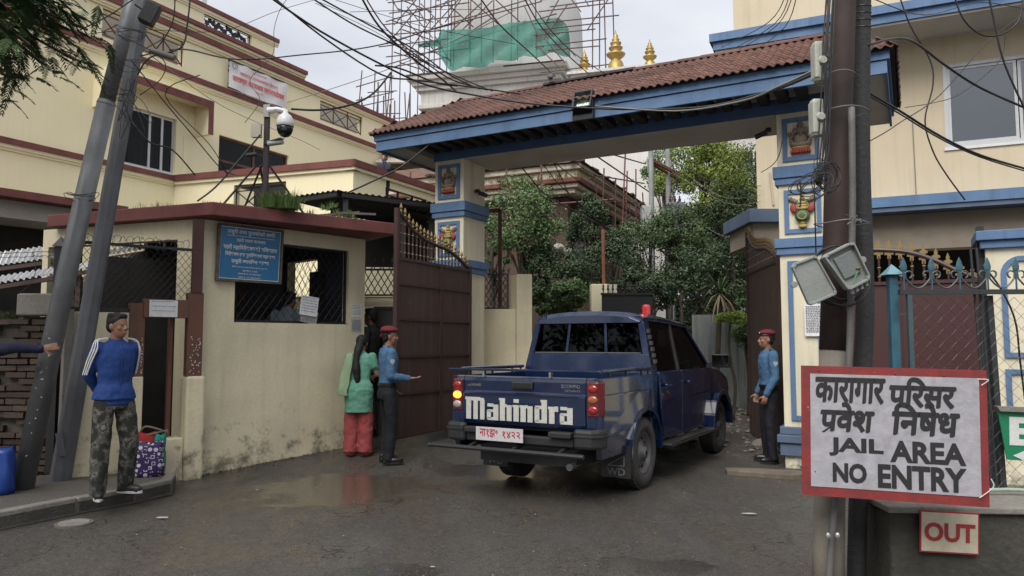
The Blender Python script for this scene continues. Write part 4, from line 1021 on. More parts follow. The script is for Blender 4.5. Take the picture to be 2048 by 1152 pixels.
# ---------------- side gate and second pillar ----------------
def sidegate():
    o=G.w(UR[1]+.06,.12); f=Fr(o.x,o.y,-28.3); root=FE('side_gate',f,'dark red side gate with arched rail and golden spear tips behind the mesh fence','side gate')
    red=mat('dark red gate paint',(.062,.022,.022),.5,amt=.5,scale=1.2)
    u1=f.uz(1962,700)[0]; zs=f.uz(1840,561)[1]
    um=f.uz(1815,700)[0]
    MB().box(.02,um-.01,-.006,.006,.1,zs).build('sheet',red,root); MB().box(um+.01,u1,-.006,.006,.1,zs).build('sheet',red,root)
    MB().box(um-.04,um+.04,-.02,.02,.08,zs-.02).build('stile',red,root)
    MB().box(0,.06,-.03,.03,.0,zs+.4).build('stile',red,root)
    MB().box(u1+.001,u1+.08,-.03,.03,.0,zs+.6).build('end_post',black,root)
    for k in (0,.5,1): z=.12+(zs-.14)*k; MB().box(.06,um-.041,-.025,.02,z-.02,z+.02).build('rail',red,root); MB().box(um+.041,u1-.001,-.025,.02,z-.02,z+.02).build('rail',red,root)
    pr=[(1700,496),(1742,499),(1800,502),(1839,510),(1875,523),(1905,537),(1930,547),(1955,556)]
    P=[(f.uz(*q)[0],0,f.uz(*q)[1]) for q in pr]; P=smoothpts(P,4); MB().tube(P,.028,8).build('arch_rail',maroon,root)
    tips=[(1735,480),(1756,477),(1777,477),(1799,477),(1822,480),(1846,486),(1871,495),(1895,505),(1919,517),(1944,530)]
    tip=None
    for x,y in tips:
        u,z=f.uz(x,y); zb=z-.22
        MB().tube([(u,0,zs),(u,0,zb)],.013,6).build('spindle',red,root)
        g=MB(); zz=zs+.06
        while zz<zb-.05: g.ell((u,0,zz),(.022,.022,.014),(0,0,0),8,4); zz+=.11
        if g.v: g.build('spindle_collar',gold,root)
        if tip is None:
            mb=MB(); 
            half=[(0,.25),(.022,.19),(.012,.17),(.045,.15),(.045,.13),(.018,.12),(.018,.09),(.05,.075),(.05,.05),(.02,.05),(.02,0)]
            poly=half+[(-x_,z_) for x_,z_ in half[::-1][:-1]]
            mb.prism(poly,-.008,.008,'y'); tip=mb.build('spear_tip',gold,root,loc=(u,0,zb-.03))
        else: inst(tip,root,(u,0,zb-.03))
    # pillar two
    a=G.uz(1975,600)[0]; w=.75; r=E('gate_pillar',G.w(a,0,0),-28.3,'short cream pillar with blue arched moulding behind the chain link at the right edge','gate pillar')
    zc=G.uz(1990,497)[1]
    MB().box(0,w,0,.6,-.2,zc).build('shaft',creamp,r,bev=.006)
    MB().box(-.05,w+.05,-.05,.65,zc+.001,zc+.09).box(-.09,w+.09,-.09,.69,zc+.092,zc+.20).build('cap',blue,r,bev=.008)
    # arched moulding (inverted U)
    q=lambda px,py:(lambda t:(t[0]-a,t[1]))(G.uz(px,py,-.02))
    L=q(2002,560)[0]; Rr=L+.40; zt=q(2020,512)[1]; zb=q(2010,715)[1]; t=.055; rad=(Rr-L)/2; cz=zt-rad
    mb=MB(); m=(L+Rr)/2; ro=rad; ri=rad-t; N=12
    out=[(m+ro*math.cos(x),cz+ro*math.sin(x)) for x in np.linspace(0,math.pi,N)]; inn=[(m+ri*math.cos(x),cz+ri*math.sin(x)) for x in np.linspace(0,math.pi,N)]
    for i in range(N-1): mb.prism([out[i],out[i+1],inn[i+1],inn[i]],-.025,-.001,'y')
    mb.box(L,L+t,-.025,-.001,zb+t,cz).box(Rr-t,Rr,-.025,-.001,zb+t,cz).box(L,Rr,-.025,-.001,zb,zb+t)
    mb.build('arch_moulding',blue,r)
    mb=MB(); frame_rect(mb,L+.0,Rr+.1,.35,zb-.13,t,-.025,-.001); mb.build('panel_frame',blue,r)
sidegate()
# ---------------- foreground wall and chain link fence ----------------
def frontfence():
    a=atz(1757,1005,.63); yb=4.22; ang=-3
    f=Fr(a.x,yb,ang); root=FE('concrete_wall',f,'mossy dark concrete block wall carrying the OUT plate at the lower right','concrete wall')
    cm=mat('mossy concrete',(.07,.066,.055),.9,col2=(.04,.043,.032),amt=.9,scale=3.2,fine=.35,bump=.9,bscale=28,streak=.4,gcol=(.02,.024,.016))
    MB().box(0,3.2,0,.52,-.05,.6).build('block',cm,root,bev=.02)
    MB().box(-.02,3.2,-.03,.55,.603,.64).build('coping',conc,root,bev=.008)
    # OUT plate
    u0,z0=f.uz(1838,1100,-.02); u1,z1=f.uz(1953,1030,-.02); w=u1-u0; h=f.uz(1890,1022,-.02)[1]-f.uz(1890,1105,-.02)[1]
    c=((u0+u1)/2,(f.uz(1890,1022,-.02)[1]+f.uz(1890,1105,-.02)[1])/2)
    pr=E('out_plate',f.w(c[0],-.035,c[1]),ang,'small cream plate with red border reading OUT on the concrete wall','sign'); pr.rotation_euler=(0,R(2.6),R(ang))
    MB().box(-w/2,w/2,-.003,.004,-h/2,h/2).build('border',mat('sign red',(.38,.03,.03),.5,amt=.4,scale=12),pr)
    MB().box(-w/2+.008,w/2-.008,-.006,-.0032,-h/2+.008,h/2-.008).build('plate',mat('plate cream',(.60,.54,.42),.5,amt=.4,scale=9,col2=(.4,.33,.24)),pr)
    text('lettering','OUT',pr,mat('sign red',(.38,.03,.03),.5),-.0,.0,w*.86,h*.46,-.007,.035)
    # fence on the wall
    y=.42; F2=FE('chain_link_fence',f,'chain link fence with scrolled top rail on the concrete wall','chain link fence')
    up=f.uz(1822,700,y)[0]; ur=3.1; zr=f.uz(1900,584,y)[1]
    steelD=mat('dark painted steel',(.035,.04,.045),.55,amt=.5)
    MB().bar((up-.06,y,zr),(ur,y,zr),.03).build('top_rail',steelD,F2)
    MB().bar((up,y,.64),(up,y,zr-.016),.028).build('post',mat('teal grey paint',(.06,.10,.12),.6,amt=.5),F2)
    u2=f.uz(1975,700,y)[0]
    for du in (-.018,.018): MB().tube([(u2+du-.04,y+.03,zr+.28),(u2+du+.02,y+.03,.64)],.0075,8).build('rod',steelD,F2)
    MB().bar((u2+.05,y+.05,zr-.02),(u2+.08,y+.05,.64),.035).build('post',steelD,F2)
    mb=MB(); p=.078; H=zr-.66; 
    # chain link: zigzag wires
    k=0; nj=int(H/(p*.5))
    while up+.01+k*p/2<ur:
        mb.tube([(up+.01+k*p/2+((j+k)%2)*p/2+random.uniform(-.002,.002),y+(.003 if j%2 else -.003),.66+j*p*.5) for j in range(nj+1)],.0016,4,cap=False); k+=1
    mb.build('chain_link',mat('wire steel',(.10,.095,.09),.5,.6),F2,kind='stuff')
    # scrolls and leaf finials
    dx=f.uz(1916,540,y)[0]-f.uz(1860,540,y)[0]; x0=f.uz(1807,540,y)[0]; i=0
    sc=mat('pale scroll iron',(.09,.11,.12),.5,.3)
    while x0+i*dx<ur-.1:
        x=x0+i*dx; L=dx/2
        pts=[]
        for t in np.linspace(0,1,16): pts.append((x+dx*t,y,zr+.10-.075*math.sin(math.pi*t)))
        c1=[(x+.035+.035*math.cos(t)*(1-.1*k),y,zr+.105+.032*math.sin(t)*(1-.06*k)) for k,t in enumerate(np.linspace(math.pi,-1.9,10))][::-1]
        c2=[(2*x+dx-q[0],y,q[2]) for q in c1][::-1]
        mb=MB(); mb.tube(c1[:-1]+pts[1:-1]+c2[1:],.0055,6); mb.build('scroll',sc,F2)
        mb=MB(); mb.tube([(x,y,zr+.015),(x,y,zr+.13)],.006,6); mb.lathe([(.003,0),(.02,.025),(.022,.045),(.014,.075),(.001,.105)],(0,0,0),8,Matrix.Scale(.35,3,(0,1,0))); 
        n0=8*5
        mb.v=mb.v[:12]+[(v[0]+x,v[1]+y,v[2]+zr+.115) for v in mb.v[12:]]
        mb.build('leaf_finial',mat('teal blue paint',(.045,.12,.16),.55,amt=.5,scale=20),F2); i+=1
    # blue post with pyramid cap
    b=f.uz(1787,640,y+.1); bp=E('blue_post',f.w(b[0],y+.1,.0),ang,'teal blue square post with pyramid cap beside the utility poles','fence post')
    zt=f.uz(1788,550,y+.1)[1]; bm=mat('worn teal paint',(.045,.15,.22),.6,col2=(.03,.06,.08),amt=.8,scale=7,streak=.5,gcol=(.025,.03,.035))
    MB().box(-.027,.027,-.027,.027,0,zt).build('post',bm,bp,bev=.004)
    h=.07; v=[(-.055,-.055,zt),(.055,-.055,zt),(.055,.055,zt),(-.055,.055,zt),(0,0,zt+h)]
    MB().add(v,[(0,3,2,1),(0,1,4),(1,2,4),(2,3,4),(3,0,4)]).build('cap',mat('pale teal',(.18,.36,.42),.6,amt=.5,scale=14),bp)
    MB().bar((.035,0,zt-.25),(.12,0,zt-.25),.008).build('hook',steel,bp)
    # EXIT style board
    g=E('exit_board',f.w(f.uz(1982,870,y-.04)[0],y-.05,0),ang,'green board with white letter E and arrow on the chain link at the right edge','sign')
    z1=f.uz(2010,822,y-.05)[1]; z0=f.uz(2010,925,y-.05)[1]; w=.85; hh=z1-z0
    g.rotation_euler=(0,R(2),R(ang))
    MB().prism([(-.0,z1),(w,z1),(w,z0),(.05,z0+.02)],-.004,.004,'y').build('board',mat('sign green',(.012,.20,.09),.5,amt=.2),g)
    MB().prism([(-.02,z1+.03),(w,z1+.03),(w,z1+.0015),(-.0,z1+.0015)],-.03,.02,'y').build('top_edge',conc,g)
    wm=mat('sign white',(.68,.70,.68),.5)
    e=MB(); x=.065; t=hh*.12; e.box(x,x+t*1.5,-.007,-.0045,z0+hh*.35,z1-hh*.1)
    for zz in (.35,.565,.78): e.box(x+t*1.5,x+.2,-.007,-.0045,z0+hh*zz,z0+hh*zz+t)
    e.build('letter_e',wm,g)
    MB().prism([(.085,z0+hh*.15),(.16,z0+hh*.26),(.16,z0+hh*.19),(.6,z0+hh*.19),(.6,z0+hh*.11),(.16,z0+hh*.11),(.16,z0+hh*.04)],-.007,-.0045,'y').build('arrow',wm,g)
    # hose and litter
    T(MB().tube(smoothpts([f.w(u_,y-.1,.665+.01*math.sin(u_*9)) for u_ in np.linspace(.55,3,10)],4),.011,8).build('garden_hose',mat('pale green hose',(.32,.42,.34),.5)),'pale green hose lying along the top of the concrete wall','hose')
frontfence()
def hose2():
    pts=smoothpts([P(1640,945)+Vector((.2,.1,.02)),P(1615,940)+Vector((0,0,.03)),P(1594,930)+Vector((0,0,.03)),P(1600,918)+Vector((0,0,.03)),P(1630,915)+Vector((.2,0,.03))],5)
    T(MB().tube(pts,.012,8).build('garden_hose',mat('pale green hose',(.2,.33,.25),.5)),'green hose curled on the ground at the foot of the right gate pillar','hose')
    p=P(1530,950); s=E('kerb_slab',(p.x,p.y,0),-20,'flat broken concrete slab on the ground in front of the standing policeman','concrete slab')
    MB().prism([(-.42,-.12),(.3,-.18),(.5,-.02),(.42,.14),(-.1,.16),(-.46,.06)],-.02,.05,'z').build('slab',mat('muddy concrete',(.15,.125,.095),.9,amt=.7,scale=6,bump=.5),s,bev=.012)
    p=P(1522,895); T(MB().ell((p.x,p.y,p.z+.04),(.15,.1,.09),(0,0,.3),9,6).build('rock',stonem),'dark rounded rock on the ground left of the standing policeman','rock')
hose2()
# ---------------- utility poles in front ----------------
def upoles():
    def line(pts,y): return [aty(px,py,y) for px,py in pts]
    pa=line([(1658,1300),(1657,1100),(1664,800),(1668,700)],4.3); pb=line([(1668,700),(1673,500),(1676,300),(1688,0),(1694,-220)],4.3)
    pc=mat('tan pole concrete',(.20,.18,.15),.85,col2=(.11,.10,.085),amt=.6,scale=4,streak=.4,gcol=(.05,.047,.04)); pbm=mat('red brown steel pole',(.05,.028,.024),.75,col2=(.022,.019,.019),amt=.8,scale=3,streak=.5,gcol=(.02,.018,.018))
    r=E('utility_pole',(pa[0].x,4.3,0),0,'thick reddish brown utility pole carrying connector boxes, left of the pair','utility pole','dark utility poles behind the jail sign'); o=r.location
    pa[0]=Vector((pa[0].x,4.3,0))
    MB().tube([p-o for p in pa],[.088,.085,.080,.078],18).build('lower_shaft',pc,r,smooth=True); MB().tube([p-o for p in pb],[.0815,.077,.073,.068,.064],18).build('upper_shaft',pbm,r,smooth=True)
    pts=line([(1716,1300),(1714,1100),(1722,800),(1730,600),(1722,300),(1724,0),(1726,-220)],4.45); pts[0]=Vector((pts[0].x,4.45,0))
    r2=E('utility_pole',(pts[0].x,4.45,0),0,'thinner near black cable wrapped pole, right of the pair','utility pole','dark utility poles behind the jail sign'); o=r2.location
    mb=MB(); pp=[p-o for p in smoothpts(pts,8)]; mb.tube(pp,.052,16); mb.build('shaft',mat('black wrapped pole',(.028,.028,.03),.75,col2=(.05,.048,.046),amt=.6,scale=6,bump=.6,bscale=40),r2,smooth=True)
    mb=MB(); k=len(pp)
    for i in range(0,120):
        t=i/120; 
        if t<.80: continue
        j=min(int(t*(k-1)),k-2); c=pp[j].lerp(pp[j+1],t*(k-1)-j)
        mb.tube([c+Vector((.053*math.cos(a),.053*math.sin(a),.012*math.sin(a))) for a in np.linspace(0,2*math.pi,12)],.004,4,cap=False)
    mb.build('wrapping',wireb,r2,kind='stuff')
    pts=line([(1703,215),(1705,400),(1702,560),(1698,720),(1684,900),(1664,1070),(1655,1300)],4.17); r3=E('conduit_pipe',(pts[-1].x,4.17,0),0,'slim grey conduit pipe tied against the brown utility pole','pipe'); pts[-1]=Vector((pts[-1].x,4.17,0))
    MB().tube([p-r3.location for p in smoothpts(pts,4)],.019,10).build('pipe',mat('pipe grey',(.13,.125,.12),.6,amt=.6,scale=5),r3,smooth=True)
    # clamp wire round both poles
    for k,(py,lb) in enumerate(((445,'twisted steel tie wire around both poles at gate band height'),(152,'steel tie wire high around the brown pole'),(222,'second steel tie wire just above the grey conduit'))):
        a=aty(1648,py,4.2); b=aty(1727 if k!=1 else 1700,py+2,4.3)
        mb=MB(); 
        c=(a+b)/2; rx=(b-a).length/2+.008
        mb.tube([c+Vector((rx*math.cos(t),.125*math.sin(t)+.03,.006*math.sin(3*t))) for t in np.linspace(0,2*math.pi,30)],.0035,5,cap=False)
        if k==0:
            for j in range(9): q=c+Vector((-.02+j*.008,-.11,random.uniform(-.015,.02))); mb.tube([q,q+Vector((random.uniform(-.03,.03),-.01,random.uniform(-.03,.03)))],.003,4)
        T(mb.build('tie_wire',mat('pale wire',(.22,.21,.2),.5,.5)),lb,'wire')
    # bolts near the bottom of the pipe
    for px,lb in ((1656,'left'),(1675,'right')):
        q=aty(px,1072,4.12); T(MB().ell(q,(.014,.012,.02),(0,0,0),9,6).build('bolt_head',mat('aluminium',(.5,.5,.5),.3,.8)),lb+' shiny bolt clip low on the slim pipe','bolt')
upoles()
def conbox(px,py0,py1,label):
    a=aty(px,py0,4.12); b=aty(px,py1,4.12); h=a.z-b.z; r=E('connector_box',((a.x+b.x)/2,4.14,b.z),0,label,'connector box')
    bm=mat('pale connector plastic',(.42,.43,.38),.5,amt=.4,scale=8,streak=.3,gcol=(.12,.12,.1))
    MB().box(-.03,.033,-.03,.03,0,h).build('body',bm,r,bev=.012); MB().box(-.034,-.004,-.036,.036,.015,h-.015).build('cover',bm,r,bev=.008)
    MB().lathe([(.022,0),(.026,.006),(.02,.014)],(0,0,0),14,Matrix.Rotation(R(90),3,'X')@Matrix.Identity(3)).build('knob',bm,r,loc=(.01,-.032,h*.5))
conbox(1640,82,162,'upper pale connector box on the left of the brown pole')
conbox(1636,197,272,'lower pale connector box on the left of the brown pole')
def openbox():
    pm=mat('grey abs plastic',(.27,.29,.27),.45,col2=(.19,.2,.19),amt=.5,scale=6,streak=.15,gcol=(.1,.1,.1)); y=4.08
    def Q(px,py,yy=y): return aty(px,py,yy)
    c=Q(1655,550); root=E('open_junction_box',c,0,'weathered grey plastic junction box hanging open, lid to the left, on the brown pole','junction box')
    def slab(nm,pts,d,rim,inner):
        L=[Q(*p)-c for p in pts]; n=len(L); m=sum(L,Vector())/n
        mb=MB(); fr=[(p.x,p.z) for p in L]; mb.prism(fr,-d,0,'y'); o=mb.build(nm,pm,root,bev=.006)
        ins=[p+(m-p)*.12 for p in L]
        mb=MB()
        for i in range(n):
            a,b,ca,cb_=L[i],L[(i+1)%n],ins[i],ins[(i+1)%n]
            mb.prism([(a.x,a.z),(b.x,b.z),(cb_.x,cb_.z),(ca.x,ca.z)],-d-rim,-d-.0005,'y')
        mb.build(nm+'_rim',pm,root,bev=.003)
        return m
    lid=[(1580,535),(1585,527),(1624,512),(1630,514),(1669,583),(1668,590),(1620,611),(1613,609)]
    slab('lid',lid,.02,.012,True)
    body=[(1640,517),(1646,510),(1690,488),(1700,488),(1731,553),(1729,562),(1693,581),(1686,580)]
    slab('box_body',body,.03,.03,True)
    ip=[(1660,520),(1695,502),(1716,545),(1683,560)]; L=[Q(*p)-c for p in ip]
    MB().prism([(p.x,p.z) for p in L],-.045,-.0305,'y').build('terminal_tray',mat('tray grey',(.17,.19,.19),.5),root,bev=.004)
    for i,(px,py) in enumerate(((1697,582),(1706,578),(1716,573),(1725,567))):
        q=Q(px,py)-c; MB().tube([q+Vector((0,-.03,.012)),q+Vector((.008,-.03,-.016))],.011,10).build('cable_gland',pm,root)
    for px,py in ((1722,520),(1586,570),):
        q=Q(px,py)-c; MB().lathe([(.018,-.006),(.018,.006)],(0,0,0),14,Matrix.Rotation(R(90),3,'X')).build('hinge_lug',pm,root,loc=(q.x,-.02,q.z))
    q=Q(1708,538)-c; MB().ell((q.x,-.05,q.z),(.013,.01,.009)).build('brass_terminal',gold,root)
    MB().tube([(q.x,-.05,q.z-.01),(q.x-.02,-.055,q.z-.05),(q.x-.03,-.05,q.z-.09)],.003,5).build('earth_wire',mat('green wire',(.1,.35,.15),.5),root)
openbox()
def coil(name,label,px,py,rx,rz,y,n,m=None,rot=0,wob=.01,r=.004):
    c=aty(px,py,y); mb=MB()
    for k in range(n):
        s=random.uniform(.85,1.1); ph=random.uniform(0,6); ox,oz=random.uniform(-wob,wob),random.uniform(-wob,wob); rr=rot+random.uniform(-.25,.25)
        pts=[]
        for t in np.linspace(ph,ph+6.3,26):
            a,b=rx*s*math.cos(t),rz*s*math.sin(t); pts.append(c+Vector((a*math.cos(rr)-b*math.sin(rr)+ox,.03*math.sin(t+k)+.008*k-.02,a*math.sin(rr)+b*math.cos(rr)+oz)))
        mb.tube(pts,r,5,cap=False)
    return T(mb.build(name,m or wireb,smooth=True),label,'cable coil')
coil('cable_coil','round black cable coil framing the open junction box',1680,552,.15,.16,4.2,5,wob=.006,r=.006)
coil('cable_coil','messy black cable tangle beside the brown pole below the lower box',1622,372,.10,.05,4.05,7,rot=.5,wob=.03,r=.0026)
coil('cable_coil','dense knot of black cables against the brown pole',1652,350,.06,.08,4.1,9,rot=.2,wob=.03,r=.0026)
# jail sign
def jail():
    ya=3.95; c=aty(1784,868,ya); root=E('jail_sign',c,-17,'white hand lettered jail area sign with red border tied to the utility poles','sign'); root.rotation_euler=(0,R(1.15),R(-15))
    W_,H_=.895,.695; k=W_/324
    MB().box(-W_/2,W_/2,0,.006,-H_/2,H_/2).build('board_back',mat('sign red paint',(.25,.030,.030),.65,col2=(.14,.03,.028),amt=.9,scale=9,speck=(30,.72,(.5,.42,.4)),bump=.2),root)
    MB().box(-W_/2+.046,W_/2-.036,-.003,-.0005,-H_/2+.05,H_/2-.042).build('white_field',mat('sign off white',(.41,.40,.44),.7,col2=(.29,.28,.31),amt=.7,scale=12,fine=.2,bump=.3,bscale=30),root)
    def tx(s,x0,x1,y0,y1,off=.035,shear=0,name='lettering',bold=0):
        # picture box on the flat board
        u=((x0+x1)/2-1784)*k; 
        f=((x0+x1)/2-1612)/324; top=731+f*9; bot=985+f*27; cc=(top+bot)/2
        z=-(((y0+y1)/2-cc)/(bot-top))*H_; h=(y1-y0)/(bot-top)*H_
        text(name,s,root,ink,u,z,(x1-x0)*k,h,-.0035,off,.0008,shear,bold=bold)
    tx('कारागार',1648,1772,757,806,.012,.12,bold=2); tx('परिसर',1780,1893,757,815,.012,.12,bold=2)
    tx('पवेश',1657,1752,806,862,.012,.12,bold=2); tx('निषेध',1784,1898,808,870,.012,.12,bold=2)
    MB().prism([(0,0),(.012,.0),(-.03,-.035),(-.042,-.032)],-.0043,-.0035,'y').build('lettering',ink,root,loc=((1674-1784)*k,0,.027))
    tx('JAIL',1672,1768,876,912,.03,bold=1); tx('AREA',1780,1908,884,926,.03,bold=1)
    tx('NO',1678,1738,925,963,.035,bold=1); tx('ENTRY',1758,1908,932,978,.03,bold=1)
    for u,z in ((-.28,.31),(-.36,.322),(.02,.318),(.25,.315),(-.38,-.22)): MB().lathe([(.006,0),(.004,.004)],(0,0,0),8,Matrix.Rotation(R(90),3,'X')).build('nail',rust,root,loc=(u,0,z))
    for (a,b,c_) in (((.40,-.0,.30),(.45,-.02,.30),(.42,-.01,.27)),((.40,-.01,-.30),(.46,-.02,-.24),(.45,-.02,-.2))): MB().tube(smoothpts([a,b,c_],4),.0025,5).build('tie_string',white,root)
jail()
def lane():
    a=P(1690,1025); T(MB().box(-.45,2.4,-.05,.05,.006,.010).build('lane_marking',mat('worn road paint',(.42,.41,.37),.8,amt=.7,scale=6),loc=(a.x+.6,a.y+.05,gz(a.x,a.y))),'worn pale painted line on the asphalt seen between the pole feet','road marking').rotation_euler=(0,0,R(-3))
lane()
# ---------------- pickup truck ----------------
def truck():
    th=R(30.3); ax=Vector((1.42,8.05,0))-Vector((math.cos(th),-math.sin(th),0))*.83
    root=E('pickup_truck',(ax.x,ax.y,.0),-30.3,'dark blue double cab police pickup truck driving in through the gate','pickup truck')
    paint=mat('navy car paint',(.0035,.013,.050),.26,col2=(.005,.014,.042),amt=.6,scale=2,fine=.04,coat=1,bump=.02,bscale=8)
    plb=mat('black car plastic',(.022,.022,.023),.5,amt=.4,scale=5); rub=mat('tyre rubber',(.035,.033,.032),.85,col2=(.07,.062,.054),amt=.7,scale=8,bump=.4); chrome=mat('chrome',(.5,.5,.5),.18,1,amt=.2); rim=mat('wheel rim grey',(.16,.16,.165),.45,.6,amt=.5,scale=8)
    glz=glassm('car glass',(.10,.12,.12),.22,.02); dk=mat('truck dark interior',(.012,.012,.014),.8)
    H=.86; RO=-1.19
    def arch(cy,r,n=9,z0=.37): return [(cy+r*math.cos(a),z0+r*math.sin(a)) for a in np.linspace(0,math.pi,n)]
    def shape(o,f):
        for v in o.data.vertices: v.co=f(v.co)
    def tuck(co):
        k=0
        if co.z>1.0: k=(co.z-1.0)*.12
        if co.z<.7: k=(.7-co.z)*.12
        co.x-=math.copysign(k,co.x) if abs(co.x)>.5 else 0
        return co
    # bed sides
    for sx in (-1,1):
        poly=[(RO+.02,.52),(RO,.72),(RO,1.20),(.27,1.20),(.27,.46)]+[p for p in arch(0,.47) if p[1]>.44]
        poly=[(RO+.02,.50),(RO,.72),(RO,1.205),(.27,1.205),(.27,.44),(.46,.44)][:5]+arch(0,.46)[0:]
        poly=[p for p in poly if p[0]<=.27 or p[1]>.44]
        poly=[(.27,1.205),(.27,.86)]+[p for p in arch(0,.46) if p[0]<.27]+[(-.46,.44),(RO+.06,.44),(RO,.62),(RO,1.205)]
        mb=MB(); mb.prism(poly,sx*(H-.06),sx*H,'x'); o=mb.build('bed_side',paint,root,bev=.012); shape(o,tuck)
        mb=MB(); mb.prism([(.27,1.03),(.27,1.045),(RO+.02,1.045),(RO+.02,1.03)],sx*(H+.0),sx*(H+.008),'x'); mb.build('side_crease',paint,root)
        mb=MB(); fa=[p for p in arch(0,.50)]; fi=[p for p in arch(0,.46)]
        for a,b,c,d in zip(fa,fa[1:],fi[1:],fi): mb.prism([a,b,c,d],sx*(H-.05),sx*(H+.018),'x')
        mb.build('arch_lip',paint,root)
        # liner
        mb=MB(); fi=arch(0,.455); 
        for a,b in zip(fi,fi[1:]): mb.prism([a,b,(b[0]*1.05,b[1]+.02),(a[0]*1.05,a[1]+.02)],sx*.5,sx*(H-.065),'x')
        mb.build('wheel_liner',plb,root)
        # bed rail tube
        mb=MB(); mb.tube([(sx*(H-.05),.25,1.265),(sx*(H-.05),RO+.1,1.27)],.022,10); 
        for y in (-.9,-.45,0,.2): mb.tube([(sx*(H-.05),y,1.20),(sx*(H-.05),y,1.265)],.014,8)
        mb.build('bed_rail',paint,root)
    MB().box(-H+.1,H-.1,RO+.05,.26,.68,.72).build('bed_floor',dk,root)
    MB().box(-H+.065,H-.065,.235,.275,.5,1.2).build('bed_front',paint,root)
    # tailgate with rounded corners
    mb=MB(); poly=[(-.72,-.0),(-.72,.05),(.72,.05),(.72,-.0)]
    sec=[(RO,.72),(RO-.012,.76),(RO-.02,.95),(RO-.02,1.03),(RO-.002,1.045),(RO+.0,1.06),(RO-.006,1.16),(RO+.004,1.195),(RO+.03,1.21),(RO+.06,1.205),(RO+.06,.72)]
    mb.prism(sec,-.695,.695,'x'); tg=mb.build('tailgate',paint,root,bev=.004)
    for sx in (-1,1):
        s2=[(RO,.62),(RO-.008,.9),(RO-.006,1.16),(RO+.004,1.195),(RO+.03,1.21),(RO+.06,1.205),(RO+.06,.62)]
        mb=MB(); mb.prism(s2,sx*.70,sx*.80,'x'); mb.build('tail_corner',paint,root,bev=.004)
        pts=[(sx*.80,RO-.006),(sx*.835,RO+.008),(sx*.855,RO+.04),(sx*.856,RO+.07),(sx*.80,RO+.07)]
        mb=MB(); mb.prism(pts,.62,1.19,'z'); mb.build('tail_corner',paint,root,bev=.01)
        # lamps
        lx0,lx1=(.712,.852); lens=(('upper_lens',1.06,1.16,mat('lens red',(.30,.012,.015),.12,amt=.3,coat=1,bump=0)),('middle_lens',.965,1.05,glow('lit amber',(1,.20,.02),2.2) if sx<0 else mat('lens amber',(.33,.10,.03),.12,amt=.3,coat=1,bump=0)),('lower_lens',.865,.955,mat('lens clear',(.35,.33,.33),.12,amt=.3,coat=1) if sx<0 else mat('lens red',(.30,.012,.015),.12)))
        mb=MB(); q=[(sx*lx0,RO-.018),(sx*.82,RO-.016),(sx*.862,RO+.03),(sx*.864,RO+.075),(sx*.82,RO+.075),(sx*lx0,RO+.03)]; mb.prism(q,.85,1.175,'z'); tl=mb.build('tail_lamp',mat('lamp housing red',(.13,.012,.012),.2,coat=1),root,bev=.01)
        for nm,a,b,m in lens:
            mb=MB(); mb.lathe([(.034,-.003),(.032,.006),(.022,.012),(.002,.015)],(0,0,0),14,Matrix.Rotation(R(90),3,'X')); o=mb.build(nm,m,tl,smooth=True,loc=(sx*.772,RO-.018,(a+b)/2)); o.scale=(1.55,1,1.15)
    # top board of the tailgate (painted bar)
    MB().box(-.86,.86,RO-.05,RO+.03,1.262,1.285).build('rear_bar',paint,root,bev=.008)
    for x in (-.45,.32): MB().box(x-.012,x+.012,RO-.02,RO+.02,1.21,1.262).build('bar_clip',chrome,root)
    MB().box(-.62,.62,RO-.034,RO-.0205,1.025,1.037).build('crease',paint,root,bev=.005)
    MB().box(-.11,.13,RO-.034,RO-.003,1.085,1.16).build('tailgate_handle',plb,root,bev=.012)
    MB().box(-.09,.11,RO-.037,RO-.0345,1.10,1.145).build('handle_recess',dk,root)
    w=mat('badge white',(.52,.52,.47),.5,amt=.3,scale=20)
    def slab(xs,boxes,x0,nm='lettering'):
        mb=MB(); k=1.245/5.62; hh=.225
        for a,b,c,d in boxes: mb.box(x0+(xs+a)*k,x0+(xs+b)*k,RO-.0245,RO-.0205,.765+c*hh,.765+d*hh)
        o=mb.build(nm,w,root); o.data.transform(Matrix.Translation((0,0,0))); return o
    st=.27; X=-.655; x=0
    def arc(a,b,zt,r=.1): return [(a,b-r,zt-.14,zt),(b-r-.0001,b-.05,zt-.18,zt-.03),(b-.0501,b,zt-.22,zt-.07)]
    m_=[(-.06,.0,.88,1.0),(0,st,0,1.0),(st+.001,st+.13,.84,1.0),(st+.131,2*st+.10,.0,1.0),(2*st+.101,2*st+.23,.84,1.0),(2*st+.231,3*st+.16,0,.97),(3*st+.161,3*st+.20,0,.90)]
    a_=[(.03,.62-st,.60,.74),(.62-st+.001,.62,0,.70),(.0,.22,.06,.42),(.03,.62-st,.36,.47),(.03,.62-st,0,.13)]
    h_=[(-.05,0,.90,1.0),(0,st,0,1.0),(st+.001,.36,.60,.74),(.361,.62,0,.70)]
    i_=[(-.05,0,.62,.72),(0,st,0,.72),(.0,st,.82,.98)]
    n_=[(-.05,0,.62,.72),(0,st,0,.72),(st+.001,.36,.60,.74),(.361,.62,0,.70)]
    d_=[(.0,.24,.05,.68),(.03,.35,.60,.74),(.03,.35,0,.13),(.351,.62,0,1.0),(.30,.35,.90,1.0)]
    r_=[(-.05,0,.62,.72),(0,st,0,.72),(st+.001,.45,.52,.74)]
    for g_,adv in ((m_,1.14),(a_,.70),(h_,.72),(i_,.36),(n_,.72),(d_,.72),(r_,.53),(a_,.7)):
        seen=[]
        slab(x,g_,X); x+=adv
    text('badge','mHAWK',root,chrome,-.56,1.115,.17,.028,RO-.009,.02,.002)
